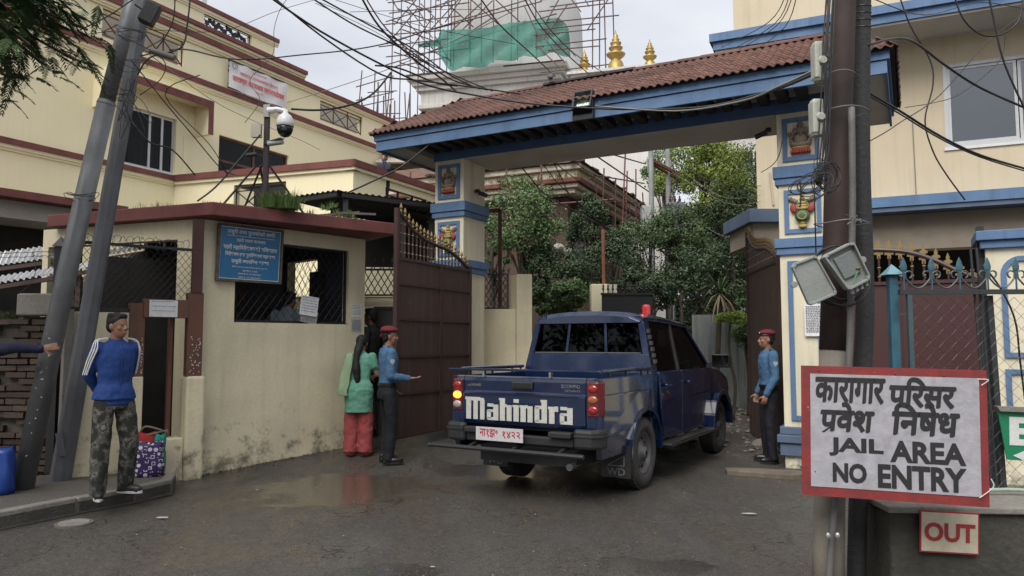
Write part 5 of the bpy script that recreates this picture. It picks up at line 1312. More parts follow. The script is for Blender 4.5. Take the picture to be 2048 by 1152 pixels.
    text('badge','SCORPIO',root,chrome,.54,1.128,.20,.034,RO-.009,.008,.002); text('badge','GETAWAY',root,chrome,.56,1.085,.17,.022,RO-.009,.004,.002)
    # bumper
    for sx in (-1,1):
        pts=[(sx*.62,RO-.13),(sx*.80,RO-.12),(sx*.875,RO-.05),(sx*.885,RO+.1),(sx*.80,RO+.1),(sx*.78,RO-.04),(sx*.60,RO-.06)]
        mb=MB(); mb.prism(pts,.55,.735,'z'); mb.build('bumper_corner',plb,root,bev=.03)
        MB().prism([(a*1.012,b-.006) for a,b in pts],.66,.68,'z').build('bumper_rib',plb,root,bev=.004)
        MB().box(sx*.36 if sx>0 else -.60,sx*.60 if sx>0 else -.36,RO-.15,RO-.05,.645,.70).build('bumper_step',plb,root,bev=.01)
    MB().box(-.6,.6,RO-.1,RO+.0,.56,.64).build('bumper_beam',plb,root,bev=.01)
    MB().tube([(-.98,RO-.24,.50),(-.9,RO-.24,.505),(.78,RO-.24,.505)],.022,8).build('tow_bar',plb,root)
    for x in (-.5,0,.5): MB().bar((x,RO-.22,.5),(x,RO+.02,.55),.035).build('bar_bracket',plb,root)
    text_p=E('number_plate',(-.17,RO-.165,.645)); text_p.parent=root
    MB().box(-.27,.27,-.004,.004,-.065,.065).build('plate',mat('plate white',(.55,.53,.55),.5,amt=.3,scale=12),text_p)
    pr=mat('plate red',(.42,.03,.05),.5,amt=.2)
    text('lettering','ना१झ॰',text_p,pr,-.12,.005,.21,.085,-.0045,.008,.0006,bold=1); text('lettering','१४२२',text_p,pr,.14,-.0,.20,.07,-.0045,.008,.0006,bold=1)
    # underbody
    MB().box(-.55,.55,-1.1,3.3,.34,.5).build('chassis',dk,root); MB().tube([(-.7,0,.37),(.7,0,.37)],.07,10).build('axle',dk,root); MB().ell((0,0,.36),(.14,.16,.15)).build('differential',dk,root)
    MB().tube([(.5,-.2,.36),(.52,-1.2,.36)],.035,10).build('exhaust_pipe',rim,root)
    # mud flaps
    for sx in (-1,1):
        f=MB().box(sx*.72-.16,sx*.72+.16,-.53,-.518,.18,.50).build('mud_flap',plb,root)
        text('flap_mark','WD',f,mat('flap print',(.16,.16,.16),.6),sx*.72,.24,.2,.075,-.531,.02)
        if sx>0:
            mb=MB(); a,b,c=(sx*.72-.09,.30),(sx*.72+.09,.30),(sx*.72+.09,.40)
            for p,q in ((a,b),(b,c),(c,a)): mb.bar((p[0],-.533,p[1]),(q[0],-.533,q[1]),.012,.002,(0,1,0))
            mb.build('flap_mark',mat('flap print',(.16,.16,.16),.6),f)
    # cab lower body
    poly=[(.30,.44),(.30,1.22),(2.78,1.20),(3.35,1.12),(3.72,1.02),(3.86,.88),(3.90,.62),(3.86,.46),(3.52,.42)]+arch(3.04,.46)+[(2.56,.42),(2.5,.42)]
    mb=MB(); mb.prism(poly,-H+.02,H-.02,'x'); o=mb.build('cab_body',paint,root,bev=.03)
    def nose(co):
        co=tuck(co)
        if co.y>3.2: co.x*=1-.12*(co.y-3.2)
        return co
    shape(o,nose)
    MB().box(-H+.04,H-.04,2.7,3.1,.42,.9).build('engine_bay',dk,root)
    for sx in (-1,1):
        fa=arch(3.04,.52); fi=arch(3.04,.45); mb=MB()
        for a,b,c,d in zip(fa,fa[1:],fi[1:],fi): mb.prism([a,b,c,d],sx*(H-.12),sx*(H+.05),'x')
        mb.build('fender_flare',paint,root,bev=.012)
        # doors (proud panels with shut lines)
        for nm,y0,y1 in (('rear_door',.52,1.36),('front_door',1.375,2.42)):
            yl=y0 if y0>1 else y0
            pp=[(y0,.47),(y0,1.21),(y1,1.205),(y1,.47)]
            if nm=='rear_door': pp=[(y0+.08,.60),(y0,.80),(y0,1.21),(y1,1.205),(y1,.47),(y0+.16,.47)]
            mb=MB(); mb.prism(pp,sx*(H-.03),sx*(H-.006),'x'); d=mb.build(nm,paint,root,bev=.006); shape(d,tuck)
            h=MB(); h.box(sx*(H-.01) if sx>0 else sx*(H+.025),sx*(H+.025) if sx>0 else sx*(H-.01),y0+.12,y0+.30,1.04,1.075); h.build('handle',chrome if sx<0 else paint,d,bev=.008)
        MB().prism([(.5,.86),(.5,.875),(3.0,.885),(3.0,.87)],sx*(H-.01),sx*(H+.004),'x').build('side_crease',paint,root)
        MB().box(sx*.78 if sx>0 else -.97,sx*.97 if sx>0 else -.78,.55,2.45,.37,.41).build('running_board',plb,root,bev=.015)
        MB().tube([(sx*.965,.55,.40),(sx*.965,2.45,.40)],.012,6).build('board_trim',chrome,root)
        # greenhouse
    B_,Tp=1.2,1.80
    def pr_(x,y,z): return Vector((x,y,z))
    rC,rB,rA=(.38,.50),(1.36,1.40),(2.74,2.02)
    zt=lambda y: 1.865-.05*max(0,(y-1.0))**1.2
    for sx in (-1,1):
        bx,tx_=sx*.80,sx*.67
        c0=[pr_(bx,.32,B_),pr_(tx_,.42,zt(.4)-.05)]
        MB().prism([(.30,1.19),(.34,1.80),(.62,1.82),(.60,1.19)],-.02,.02,'x')
        def quadbar(nm,b0,b1,t0,t1,z1=None,m=paint):
            ob=[pr_(bx,b0,B_-.01),pr_(bx,b1,B_-.01),pr_(tx_,t1,zt(t1)-.03),pr_(tx_,t0,zt(t0)-.03)]; ib=[p-Vector((sx*.05,0,0)) for p in ob]
            mb=MB(); mb.loops([ob,ib]); return mb.build(nm,m,root,bev=.006)
        quadbar('rear_pillar',.30,.56,.40,.60); quadbar('centre_pillar',1.33,1.40,1.36,1.41,m=plb); quadbar('front_pillar',2.70,2.80,1.98,2.04)
        quadbar('roof_rail',.31,.33,.40,.42)
        mb=MB(); mb.loops([[pr_(tx_,y,zt(y)-.02) for y in (.4,.9,1.4,2.03)]+[pr_(tx_-sx*.0+sx*.018,y,zt(y)-.07) for y in (2.06,1.4,.9,.4)],[pr_(tx_-sx*.06,y,zt(y)-.02) for y in (.4,.9,1.4,2.03)]+[pr_(tx_-sx*.04,y,zt(y)-.07) for y in (2.06,1.4,.9,.4)]]); mb.build('roof_side',paint,root)
        for nm,b0,b1,t0,t1 in (('rear_side_glass',.56,1.33,.60,1.36),('front_side_glass',1.40,2.70,1.41,1.98)):
            k=.97; q=[pr_(bx*k,b0,B_),pr_(bx*k,b1,B_),pr_(tx_*k,t1,zt(t1)-.06),pr_(tx_*k,t0,zt(t0)-.06)]
            MB().add(q,[(0,1,2,3)]).build(nm,glz,root)
        # vent shield and louvre on the rear pillar
        q0,q1=Vector((bx,.44,1.3)),Vector((bx-(bx-tx_)*.8,.47,1.72))
        for i in range(6):
            p=q0.lerp(q1,(i+.5)/6); MB().box(-.012,.012,-.035,.035,-.022,.022).build('pillar_louvre',mat('louvre grey',(.12,.12,.12),.4,.4),root,loc=(p.x+sx*.008,p.y+.03,p.z))
        mb=MB(); a,b=Vector((bx*.985,.60,1.76)),Vector((bx*.985,1.95,1.7)); 
        # mirror
        mm=MB(); mm.box(-.12,.12,-.045,.05,-.09,.09); o=mm.build('side_mirror',plb,root,bev=.025,loc=(sx*1.02,2.5,1.30)); MB().bar((sx*.82,2.52,1.22),(sx*.93,2.5,1.27),.05).build('mirror_arm',plb,root); MB().box(-.11,.11,-.048,-.0455,-.08,.08).build('mirror_glass',mat('mirror',(.5,.5,.5),.04,1,amt=0,bump=0),o)
    # roof
    rings=[]
    for y in (.36,.42,.6,1.0,1.4,1.8,2.0,2.08):
        zc=zt(y)-(.05 if y in (.36,2.08) else 0); wv=.67 if y not in (.36,2.08) else .64
        ring=[]
        for t in np.linspace(-1,1,11): ring.append(Vector((t*(wv+.02),y,zc+.055*(1-abs(t)**2.6)-(.03 if abs(t)==1 else 0))))
        ring+= [Vector((wv,y,zc-.04)),Vector((-wv,y,zc-.04))]
        rings.append(ring)
    MB().loops(rings).build('roof',paint,root,smooth=False,bev=.004)
    # rear cab wall and window
    zc0,zc1=1.42,1.80
    def rearq(x0,x1,z0,z1,nm,m,off=0,th=.03,par=root):
        def px_(x,z): 
            y=.305+(z-1.2)*.13+off; return (x*(1-(z-1.2)*.255),y,z)
        f=[Vector(px_(x0,z0)),Vector(px_(x1,z0)),Vector(px_(x1,z1)),Vector(px_(x0,z1))]; b=[p+Vector((0,th,0)) for p in f]
        return MB().loops([f,b]).build(nm,m,par,bev=.004)
    rearq(-.82,.82,1.18,zc0,'rear_cab_wall',paint); rearq(-.80,.80,zc1-.01,1.86,'rear_header',paint)
    rearq(-.82,-.74,zc0+.001,zc1-.011,'rear_cab_side',paint); rearq(.74,.82,zc0+.001,zc1-.011,'rear_cab_side',paint)
    g=rearq(-.73,.73,zc0,zc1,'rear_window',glz,.012,.004)
    for x in (-.27,.27): rearq(x-.018,x+.018,zc0,zc1,'window_bar',paint,-.004,.012,root)
    mb=MB()
    for z in (zc0+.012,zc1-.016): mb.bar((-.72*(1-(z-1.2)*.255),.30+(z-1.2)*.13,z),(.72*(1-(z-1.2)*.255),.30+(z-1.2)*.13,z),.008)
    mb.build('window_seal',mat('pale seal',(.16,.17,.19),.4),root,kind='stuff')
    # windscreen, seats
    MB().add([(-.78,2.76,1.2),(.78,2.76,1.2),(.64,2.05,1.78),(-.64,2.05,1.78)],[(0,1,2,3)]).build('windscreen',glz,root)
    for x in (-.4,.4):
        MB().box(x-.24,x+.24,1.3,1.42,1.0,1.5).build('seat_back',dk,root,bev=.04); MB().box(x-.12,x+.12,1.33,1.42,1.52,1.7).build('head_rest',dk,root,bev=.03)
        MB().box(x-.3,x+.3,.55,.66,1.0,1.42).build('rear_seat',dk,root,bev=.04)
    MB().tube(smoothpts([(-.08,.5,1.72),(.0,.5,1.66),(.02,.5,1.52)],5),[.01,.012,.014,.014,.014,.014,.014,.014,.02,.02,.03][:11],8).build('hanging_ornament',mat('ornament blue',(.25,.5,.6),.5),root)
    # red beacon, wheels
    b=MB().lathe([(.055,0),(.055,.09),(.05,.115),(.03,.12)],(0,0,0),16).build('beacon',mat('beacon red',(.55,.02,.03),.25,amt=.2,coat=1,bump=0),root,smooth=False,loc=(.42,1.25,1.905)); MB().lathe([(.062,-.03),(.062,.0)],(0,0,0),16).build('beacon_base',plb,b)
    def wheel(x,y):
        o=E('wheel',(x,y,.37)); o.parent=root; sx=1 if x>0 else -1
        M=Matrix.Rotation(R(90)*sx,3,'Y')
        MB().lathe([(.23,-.11),(.30,-.12),(.355,-.105),(.37,-.08),(.373,0),(.37,.08),(.355,.105),(.30,.12),(.23,.11),(.23,-.11)],(0,0,0),40,M,False).build('tyre',rub,o,smooth=True)
        mb=MB(); 
        for k in range(48):
            a=2*math.pi*k/48
            for xx,da in ((-.055,0),(.055,.065)): 
                c=Vector((xx,math.cos(a+da)*.374,math.sin(a+da)*.374)); mb.cbox(c,(.075,.028,.012),(a+da+math.pi/2,0,0))
        mb.build('tread_blocks',rub,o,kind='stuff')
        MB().lathe([(.235,.02),(.235,.09),(.215,.10),(.20,.07),(.17,.045),(.13,.06),(.07,.085),(.06,.12),(.02,.125)],(0,0,0),30,M,False).build('rim',rim,o,smooth=True)
        mb=MB()
        for k in range(10):
            a=2*math.pi*k/10; mb.lathe([(.022,.05),(.02,.062),(.001,.063)],(0,math.cos(a)*.15,math.sin(a)*.15),8,M)
        mb.build('rim_hole',dk,o,kind='stuff')
    for x in (-.73,.73):
        for y in (0,3.04): wheel(x,y)
truck()
# ---------------- foliage ----------------
def leaves(name,m,parent,clumps,per,size,asp=.45,droop=0,kind=None,flat=0):
    per=int(per*1.5); size*=.82
    """many leaf-sized quads in clumps; clumps = [(centre, radius vec)]"""
    C_=np.array([list(c) for c,r in clumps]); Rr=np.array([list(r) for c,r in clumps]); n=len(clumps)*per
    idx=np.repeat(np.arange(len(clumps)),per)
    d=RNG.normal(size=(n,3)); d/=np.linalg.norm(d,axis=1)[:,None]; rad=RNG.uniform(.35,1,size=(n,1))**.6
    p=C_[idx]+d*rad*Rr[idx]*(1+.18*RNG.normal(size=(n,1)))
    nrm=d*.7+RNG.normal(size=(n,3))*.6+np.array([0,0,.5]); nrm/=np.linalg.norm(nrm,axis=1)[:,None]
    t=np.cross(nrm,RNG.normal(size=(n,3))); t[:,2]-=droop; t/=np.linalg.norm(t,axis=1)[:,None]; b=np.cross(nrm,t); b/=np.linalg.norm(b,axis=1)[:,None]
    s=size*RNG.uniform(.6,1.3,size=(n,1))
    V=np.stack([p-t*s*.5,p+b*s*asp*.5,p+t*s*.5,p-b*s*asp*.5],1).reshape(-1,3)
    me=bpy.data.meshes.new(name); me.vertices.add(n*4); me.vertices.foreach_set('co',V.ravel()); me.loops.add(n*4); me.loops.foreach_set('vertex_index',np.arange(n*4,dtype=np.int32)); me.polygons.add(n); me.polygons.foreach_set('loop_start',np.arange(0,n*4,4,dtype=np.int32)); me.polygons.foreach_set('loop_total',np.full(n,4,dtype=np.int32)); me.update(calc_edges=True); me.materials.append(m)
    o=bpy.data.objects.new(name,me); COL.objects.link(o)
    if parent: o.parent=parent
    if kind: o['kind']=kind
    return o
def leafmat(name,c,c2,sc=2.5):
    if name in _M: return _M[name]
    m=mat(name,c,.55,col2=c2,amt=1,scale=sc,fine=.25,bscale=14,bump=0,spec=.35)
    return m
LG1=leafmat('fresh leaf',(.14,.22,.085),(.075,.13,.05)); LG2=leafmat('dark leaf',(.055,.09,.04),(.03,.055,.024)); LG3=leafmat('yellow green leaf',(.22,.28,.05),(.10,.15,.03),1.5); LG4=leafmat('mid leaf',(.085,.14,.055),(.045,.08,.03)); LG5=leafmat('lime leaf',(.24,.34,.05),(.14,.22,.04))
bark=mat('bark',(.07,.055,.04),.95,col2=(.035,.03,.025),amt=.8,scale=8,bump=.8)
def clumpset(c,r,n,cr,shape='ell',lo=.3):
    out=[];c=Vector(c)
    while len(out)<n:
        d=Vector((random.gauss(0,1),random.gauss(0,1),random.gauss(0,1))).normalized()*(random.uniform(lo,1)**.5)
        p=Vector((d.x*r[0],d.y*r[1],d.z*r[2]))
        if shape=='cone':
            h=(p.z/r[2]+1)/2; k=1.15*(1-h)+.08; p.x*=k*1.1; p.y*=k*1.1
        s=cr*random.uniform(.6,1.3); out.append((c+p,(s,s,s*.7)))
    return out
def tree(px,py,d,wpx,hpx,label,m,n=26,per=160,leaf=.09,shape='ell',name='tree',cr=.28,base=None,cat='tree',trunk=.09,group=None,droop=0,asp=.45):
    c=aty(px,py,d); k=d/1480; rx,rz=wpx/2*k,hpx/2*k; z0=gz(c.x,d)
    root=E(name,(c.x,d,z0),0,label,cat,group); cc=(0,0,c.z-z0)
    cl=clumpset(cc,(rx,rx,rz),n,cr*min(rx,rz)*1.2 if cr<1 else cr,shape)
    leaves('crown',m,root,cl,per,leaf,asp,droop)
    mb=MB(); H=c.z-z0; mb.tube(smoothpts([(0,0,-.05),(.03,.02,H*.4),(-.02,0,H*.8),(0,0,H+rz*.5)],4),[trunk*(1-.65*i/12) for i in range(13)],8); mb.build('trunk',bark,root,smooth=True)
    mb=MB()
    for q,_ in cl[:min(10,n)]: 
        a=Vector((0,0,max(.2,(q.z)*random.uniform(.55,.8)))); mb.tube([a,(a+Vector(q))/2+Vector((0,0,.05)),Vector(q)],[trunk*.35,trunk*.22,trunk*.08],5)
    mb.build('branches',bark,root,kind='stuff')
    return root
# ---------------- temple ----------------
def temple():
    c=aty(1134,200,38); f=Fr(c.x,38,-15); zt=f.uz(1134,121)[1]
    root=FE('white_temple',f,'whitewashed domed temple under repair behind the gate roof','temple')
    L=9.1; D=9
    for i,(o_,z0,z1) in enumerate(((0,zt-.25,zt),(.22,zt-.5,zt-.252),(.4,zt-.75,zt-.502),(.62,zt-1.5,zt-.752),(.5,zt-1.75,zt-1.502),(.75,zt-3.2,zt-1.752),(.55,zt-3.5,zt-3.202))):
        MB().box(-L+o_,-o_,o_,D-o_,z0,z1).build('cornice',whitew,root,bev=.03)
    MB().box(-L+.9,-.9,.9,D-.9,0,zt-3.502).build('plinth',whitew,root)
    MB().box(-L-.03,-L+2.2,-.03,.4,zt+.002,zt+.09).build('brick_edge',brickm,root)
    MB().box(-3.5,-.2,.1,1.2,zt+.002,zt+.12).build('rubble_edge',brickm,root)
    cx,cy=-3.95,4.6
    prof=[(4.25,zt+.003),(4.3,zt+.3),(4.05,zt+.35),(4.0,zt+2.5),(3.95,zt+4.4),(3.7,zt+5.3),(3.2,zt+6.1),(2.2,zt+6.9),(1,zt+7.3),(.3,zt+8.6),(.02,zt+9)]
    MB().lathe(prof,(cx,cy,0),40).build('dome',mat('pale render',(.50,.50,.49),.9,col2=(.4,.4,.39),amt=.5,scale=.4,streak=.3,gcol=(.26,.25,.24)),root,smooth=True)
    # scaffold
    sr=FE('scaffolding',f,'tall reddish pipe scaffolding tangled around the white temple dome','scaffolding')
    def pole(a,b,r=.032): MB().tube([a,b],r,6).build('scaffold_pole',scaf,sr)
    for lay,(yy,us) in enumerate(((-.5,[f.uz(x,100,-.5)[0] for x in (783,836,858,868,880,907,940,963,1035,1074)]),(-.9,[f.uz(x,100,-.9)[0] for x in (1198,1212,1230,1184)]),(1.2,[f.uz(x,100,1.2)[0] for x in (800,822,850,893,1000)]))):
        for u in us: pole((u,yy,zt-2.5 if (u<-8 or u>0) else zt+.1),(u+random.uniform(-.15,.15),yy,zt+random.uniform(4.2,6)))
    k=0
    for z in np.arange(zt+.4,zt+6,.62):
        u0=-L+random.uniform(-1.5,-.3); u1=-L+random.uniform(2.2,4.2); pole((u0,-.55,z),(u1,-.55+random.uniform(-.2,.4),z+random.uniform(-.15,.2)))
        pole((u0+.5,-.6,z+.2),(u0+1.8,1.6,z+.2)); 
        if k%2: pole((-L-1,-.62,z-.5),(-.4,-.62,z+1.3))
        u0=random.uniform(-1.6,-.8); pole((u0,-1.0,z+.1),(2.0+random.uniform(-.4,.9),-1.0,z+random.uniform(-.1,.15))); k+=1
    for i in range(16):
        u=random.uniform(-L-1,-L+3.4); z=random.uniform(zt-.4,zt+3.5); s=random.choice((-1,1)); pole((u,-.7,z),(u+s*random.uniform(1.3,2.2),-.7+random.uniform(0,1),z+random.uniform(1.4,2.6)))
    for i in range(5):
        pole((-.9+random.uniform(-.5,.3),-1.0,zt-.9+i*1.15),(2.2+random.uniform(-.5,.5),-1.0,zt-.9+i*1.15+random.uniform(-.15,.15)))
    for u in (-6.3,-5.2,-3.9,-2.9): pole((u,-.5,zt+.1),(u+.05,-.5,zt+5.5))
    for i in range(10):
        u=random.uniform(-1.2,1.6); z=random.uniform(zt-1.2,zt+3.8); s=random.choice((-1,1)); pole((u,-1.05,z),(u+s*random.uniform(.8,1.6),-1.0,z+random.uniform(1.2,2.2)))
    for z in (zt+2.75,zt+4.6): pole((-7.5,-.58,z-.5),(-1.2,-.58,z+.35))
    for u in (-5.6,-4.2,-3.0): pole((u-.9,-.9,zt+3.6),(u+.5,-.2,zt+2.3))
    # lower cluster at the left
    for i in range(15):
        u=f.uz(random.uniform(712,830),180,-1)[0]; z=zt-random.uniform(2.6,3.6); pole((u,-1+random.uniform(-.5,.5),z-1.5),(u+random.uniform(-.5,.5),-1,z+random.uniform(1,2.9)),.035)
    for i in range(8):
        u=f.uz(712,180,-1)[0]; z=zt-3.4+i*.38; pole((u+random.uniform(-.1,.8),-1.1,z),(u+random.uniform(2.2,3.3),-1.1,z+random.uniform(-.4,.5)),.03)
    # green net
    m=mat('green debris netting',(.015,.19,.135),.7,col2=(.012,.13,.095),amt=.8,scale=1.2,fine=.3,bscale=12,bump=.5)
    m.node_tree.nodes['Principled BSDF'].inputs['Alpha'].default_value=.84
    nf=Fr(f.w(0,-.75).x,f.w(0,-.75).y,-15)
    top=[(838,88),(870,80),(885,62),(905,63),(960,58),(1010,47),(1060,44),(1118,40),(1138,58)]; bot=[(840,98),(872,92),(880,112),(900,139),(950,136),(1000,122),(1050,118),(1100,112),(1141,112)]
    tp=smoothpts([(*nf.uz(*q),0) for q in top],5); bt=smoothpts([(*nf.uz(*q),0) for q in bot],5)
    mb=MB(); J=9; n=len(tp)
    for j in range(J+1):
        for i in range(n):
            a=tp[i].lerp(bt[i],j/J); w=.16*math.sin(i*.9+j*.7)*math.sin(math.pi*j/J)+.12*math.sin(i*.33)+.07*math.sin(i*2.1+j*2)
            if j==J: a=a+Vector((0,.1*math.sin(i*1.1),0))
            mb.v.append((a.x,w-.1,a.y))
    mb.f=[(j*n+i,j*n+i+1,(j+1)*n+i+1,(j+1)*n+i) for j in range(J) for i in range(n-1)]
    r=FE('debris_net',nf,'torn green debris netting draped on the scaffolding in front of the dome','netting'); mb.build('net',m,r,smooth=True)
    # white shrine block with gilded finials
    c=aty(1142,300,33); g=Fr(c.x,33,-15); gr=FE('white_shrine',g,'white shrine block behind the canopy carrying gilded finials','shrine'); W_=g.uz(1338,300)[0]; zz=g.uz(1230,142)[1]
    MB().box(0,W_,0,5,0,zz).build('wall',mat('bright whitewash',(.68,.67,.64),.9,col2=(.55,.54,.51),amt=.4,scale=.6,streak=.3,gcol=(.4,.38,.35)),gr); MB().box(-.15,W_+.15,-.15,5.15,zz+.001,zz+.12).build('coping',whitew,gr)
    prof=[(.42,0),(.40,.06),(.36,.5),(.30,.62),(.2,.72),(.28,.80),(.42,.92),(.46,1.0),(.30,1.06),(.2,1.14),(.32,1.26),(.34,1.32),(.18,1.38),(.26,1.5),(.27,1.56),(.13,1.62),(.19,1.72),(.1,1.8),(.13,1.9),(.05,2.0),(.01,2.2)]
    for (px,py0,py1,lb) in ((1169,148,99,'smallest gilded finial, left of the three above the tiled canopy'),(1232,140,60,'largest gilded tiered finial, middle of the three above the tiled canopy'),(1300,128,78,'right gilded finial of the three above the tiled canopy')):
        u,z=g.uz(px,py0,.8); h=(g.uz(px,py1,.8)[1]-zz-.12)/2.2; o=E('gilded_finial',g.w(u,.8,zz+.121),0,lb,'finial','gilded finials on the shrine'); MB().lathe([(r_*h*(1 if h>.6 else 1),q*h) for r_,q in prof],(0,0,0),20).build('spire',goldp,o,smooth=True)
temple()
# ---------------- old tiered pavilion ----------------
def pavilion():
    f=Fr(aty(1160,360,22).x,22,-24); root=FE('old_pavilion',f,'decaying tiered pavilion with mossy cornices and reddish eaves behind the gate','pavilion')
    old=mat('decayed plaster',(.74,.68,.56),.95,col2=(.46,.39,.29),amt=.9,scale=1.2,fine=.3,streak=.35,gcol=(.10,.09,.06),bump=.7,bscale=18); redo=mat('decayed red eave',(.20,.07,.05),.9,col2=(.10,.07,.05),amt=.8,scale=3)
    db=mat('old dark brick',(.10,.065,.05),.95,col2=(.045,.035,.03),amt=.8,scale=3,bump=.7,bscale=30)
    Z=lambda py,off=0: f.uz(1150,py,off)[1]
    MB().box(-9,0-.6,.6,7.5,0,Z(385)).build('wall',db,root)
    for a,b,o_,m in ((372,382,.25,old),(363,371.7,.12,old),(353,362.7,0,redo),(338,352.7,.08,old),(326,337.7,-.05,old)):
        MB().box(-9,-o_,o_,8-o_,Z(b),Z(a)).build('cornice',m,root,bev=.03)
    zt=Z(326); mb=MB(); v=[(-9,-.15,zt+.01),(.15,-.15,zt+.01),(.15,8,zt+.01),(-9,8,zt+.01),(-9,3,zt+1.2),(-3.2,3,zt+1.2)]
    mb.add(v,[(0,1,5,4),(1,2,5),(2,3,4,5),(0,3,2,1),(0,4,3)]); mb.build('roof',mat('broken tiles',(.16,.09,.06),.95,col2=(.07,.05,.04),amt=.9,scale=4,bump=1,bscale=16),root)
    for i in range(60):
        t=random.random()
        p=(random.uniform(-8,.1),-.15+random.uniform(-.05,.5),zt+.05) if i<38 else (.1-random.uniform(0,.4),random.uniform(0,7.5),zt+.05)
        MB().cbox(p,(random.uniform(.15,.4),.2,.06),(random.uniform(-.3,.3),random.uniform(-.3,.3),random.uniform(0,3))).build('roof_tile',brickm,root)
    # doorways and pillars
    for a,b in ((-4.6,-3.6),(-2.6,-1.5)): MB().box(a,b,.53,.598,0,Z(420)).build('doorway',mat('old wood door',(.12,.05,.03),.8,amt=.6),root); mb=MB(); frame_rect(mb,a-.1,b+.1,0,Z(415),.1,.45,.529); mb.build('door_frame',black,root)
    for y in (1.2,2.8,4.4,6): MB().box(-.6,-.3,y,y+.3,0,Z(385)).build('column',mat('dark grey column',(.09,.09,.085),.9,amt=.6),root); MB().box(-.597,-.4,y+.4,y+1.2,1.5,Z(395)).build('opening',darkm,root)
    mb=MB(); 
    for i in range(60): tuft(mb,(random.uniform(-3,0),random.uniform(-.2,.1),Z(352)),.14,8,.1,.01)
    mb.build('roof_moss',mat('yellow moss',(.16,.17,.04),.95,bump=0),root,kind='stuff')
    sc=FE('scaffolding',f,'low rusty red scaffold poles beside the decaying pavilion','scaffolding')
    def pole(a,b,r=.024): MB().tube([a,b],r,6).build('scaffold_pole',mat('red scaffold pipe',(.14,.06,.05),.7,amt=.5),sc)
    for i in range(13):
        y=.3+i*.55; u=.4+.12*(i%3); pole((u,y,0),(u+random.uniform(-.4,.4),y+random.uniform(-.3,.3),Z(300)+random.uniform(-1.5,.4)))
    for z in np.arange(1.6,8,.8): pole((.4,-.3,z),(.6,7.6,z+random.uniform(-.1,.1))); pole((.35,.2,z+.2),(.5,6,z+random.uniform(.8,1.4)))
    for i in range(7): pole((-8+i*1.15,-.5,0),(-8+i*1.15+.05,-.5,Z(318)+random.uniform(-.3,.3)),.03)
    pole((-8.5,-.52,Z(455)),(1,-.52,Z(452))); pole((-8.5,-.55,Z(410)),(1.2,-.55,Z(412)))
    for i,(px,py,s) in enumerate(((1100,500,.35),(1118,494,.4),(1134,502,.36),(1110,512,.3))):
        p=aty(px,py,20.5); o=E('cement_sack',(p.x,20.5,p.z-s*.6),0,('leftmost','topmost','rightmost','lowest')[i]+' white sack in the heap below the pavilion','sack','white sacks heaped below the pavilion'); mb=MB(); mb.ell((0,0,s*.5),(s*.6,s*.4,s*.34),(0,0,i),12,8); q=mb.build('sack',mat('white sack cloth',(.33,.31,.28),.9,amt=.6,scale=5,bump=.8,bscale=10),o,smooth=True)
    b=E('brick_terrace',(aty(1100,520,20.5).x-1.6,20,0),0,'low terrace of broken bricks below the pavilion holding sacks','terrace'); MB().box(-1.6,4.2,0,2,0,aty(1110,516,20).z).build('terrace',brickm,b)
pavilion()
# distant buildings
def far():
    for (x0,x1,py,d,lb,wc,nm) in ((1425,1530,268,46,'distant white building corner above the trees on the right',(.6,.58,.55),'building'),(770,905,300,30,'small reddish tin roofed building behind the balcony wing',(.4,.34,.26),'building'),):
        c=aty(x0,py,d); e=aty(x1,py,d); r=E('distant_building',(c.x,d,0),-15 if d>40 else 0,lb,nm)
        w=e.x-c.x; MB().box(0,w,0,6,0,c.z).build('wall',mat('wall '+str(d),wc,.9,amt=.4,scale=.8,streak=.3,gcol=(.25,.22,.2)),r); MB().box(-.3,w+.3,-.3,6.3,c.z+.001,c.z+.15).build('roof',whitew if d>40 else redt,r)
        for k in range(3):
            MB().box(w*(.15+.3*k),w*(.15+.3*k)+.9,-.03,-.001,c.z-2.6,c.z-1.3).build('window',darkm,r)
        if d<40:
            for k in range(4): MB().cbox((w*.5,-.3,c.z-.5-.5*k),(w*1.2,.8,.06),(.5,random.uniform(-.05,.05),0)).build('tin_sheet',redt if k%2 else mat('buff tin',(.4,.35,.28),.8),r)
far()
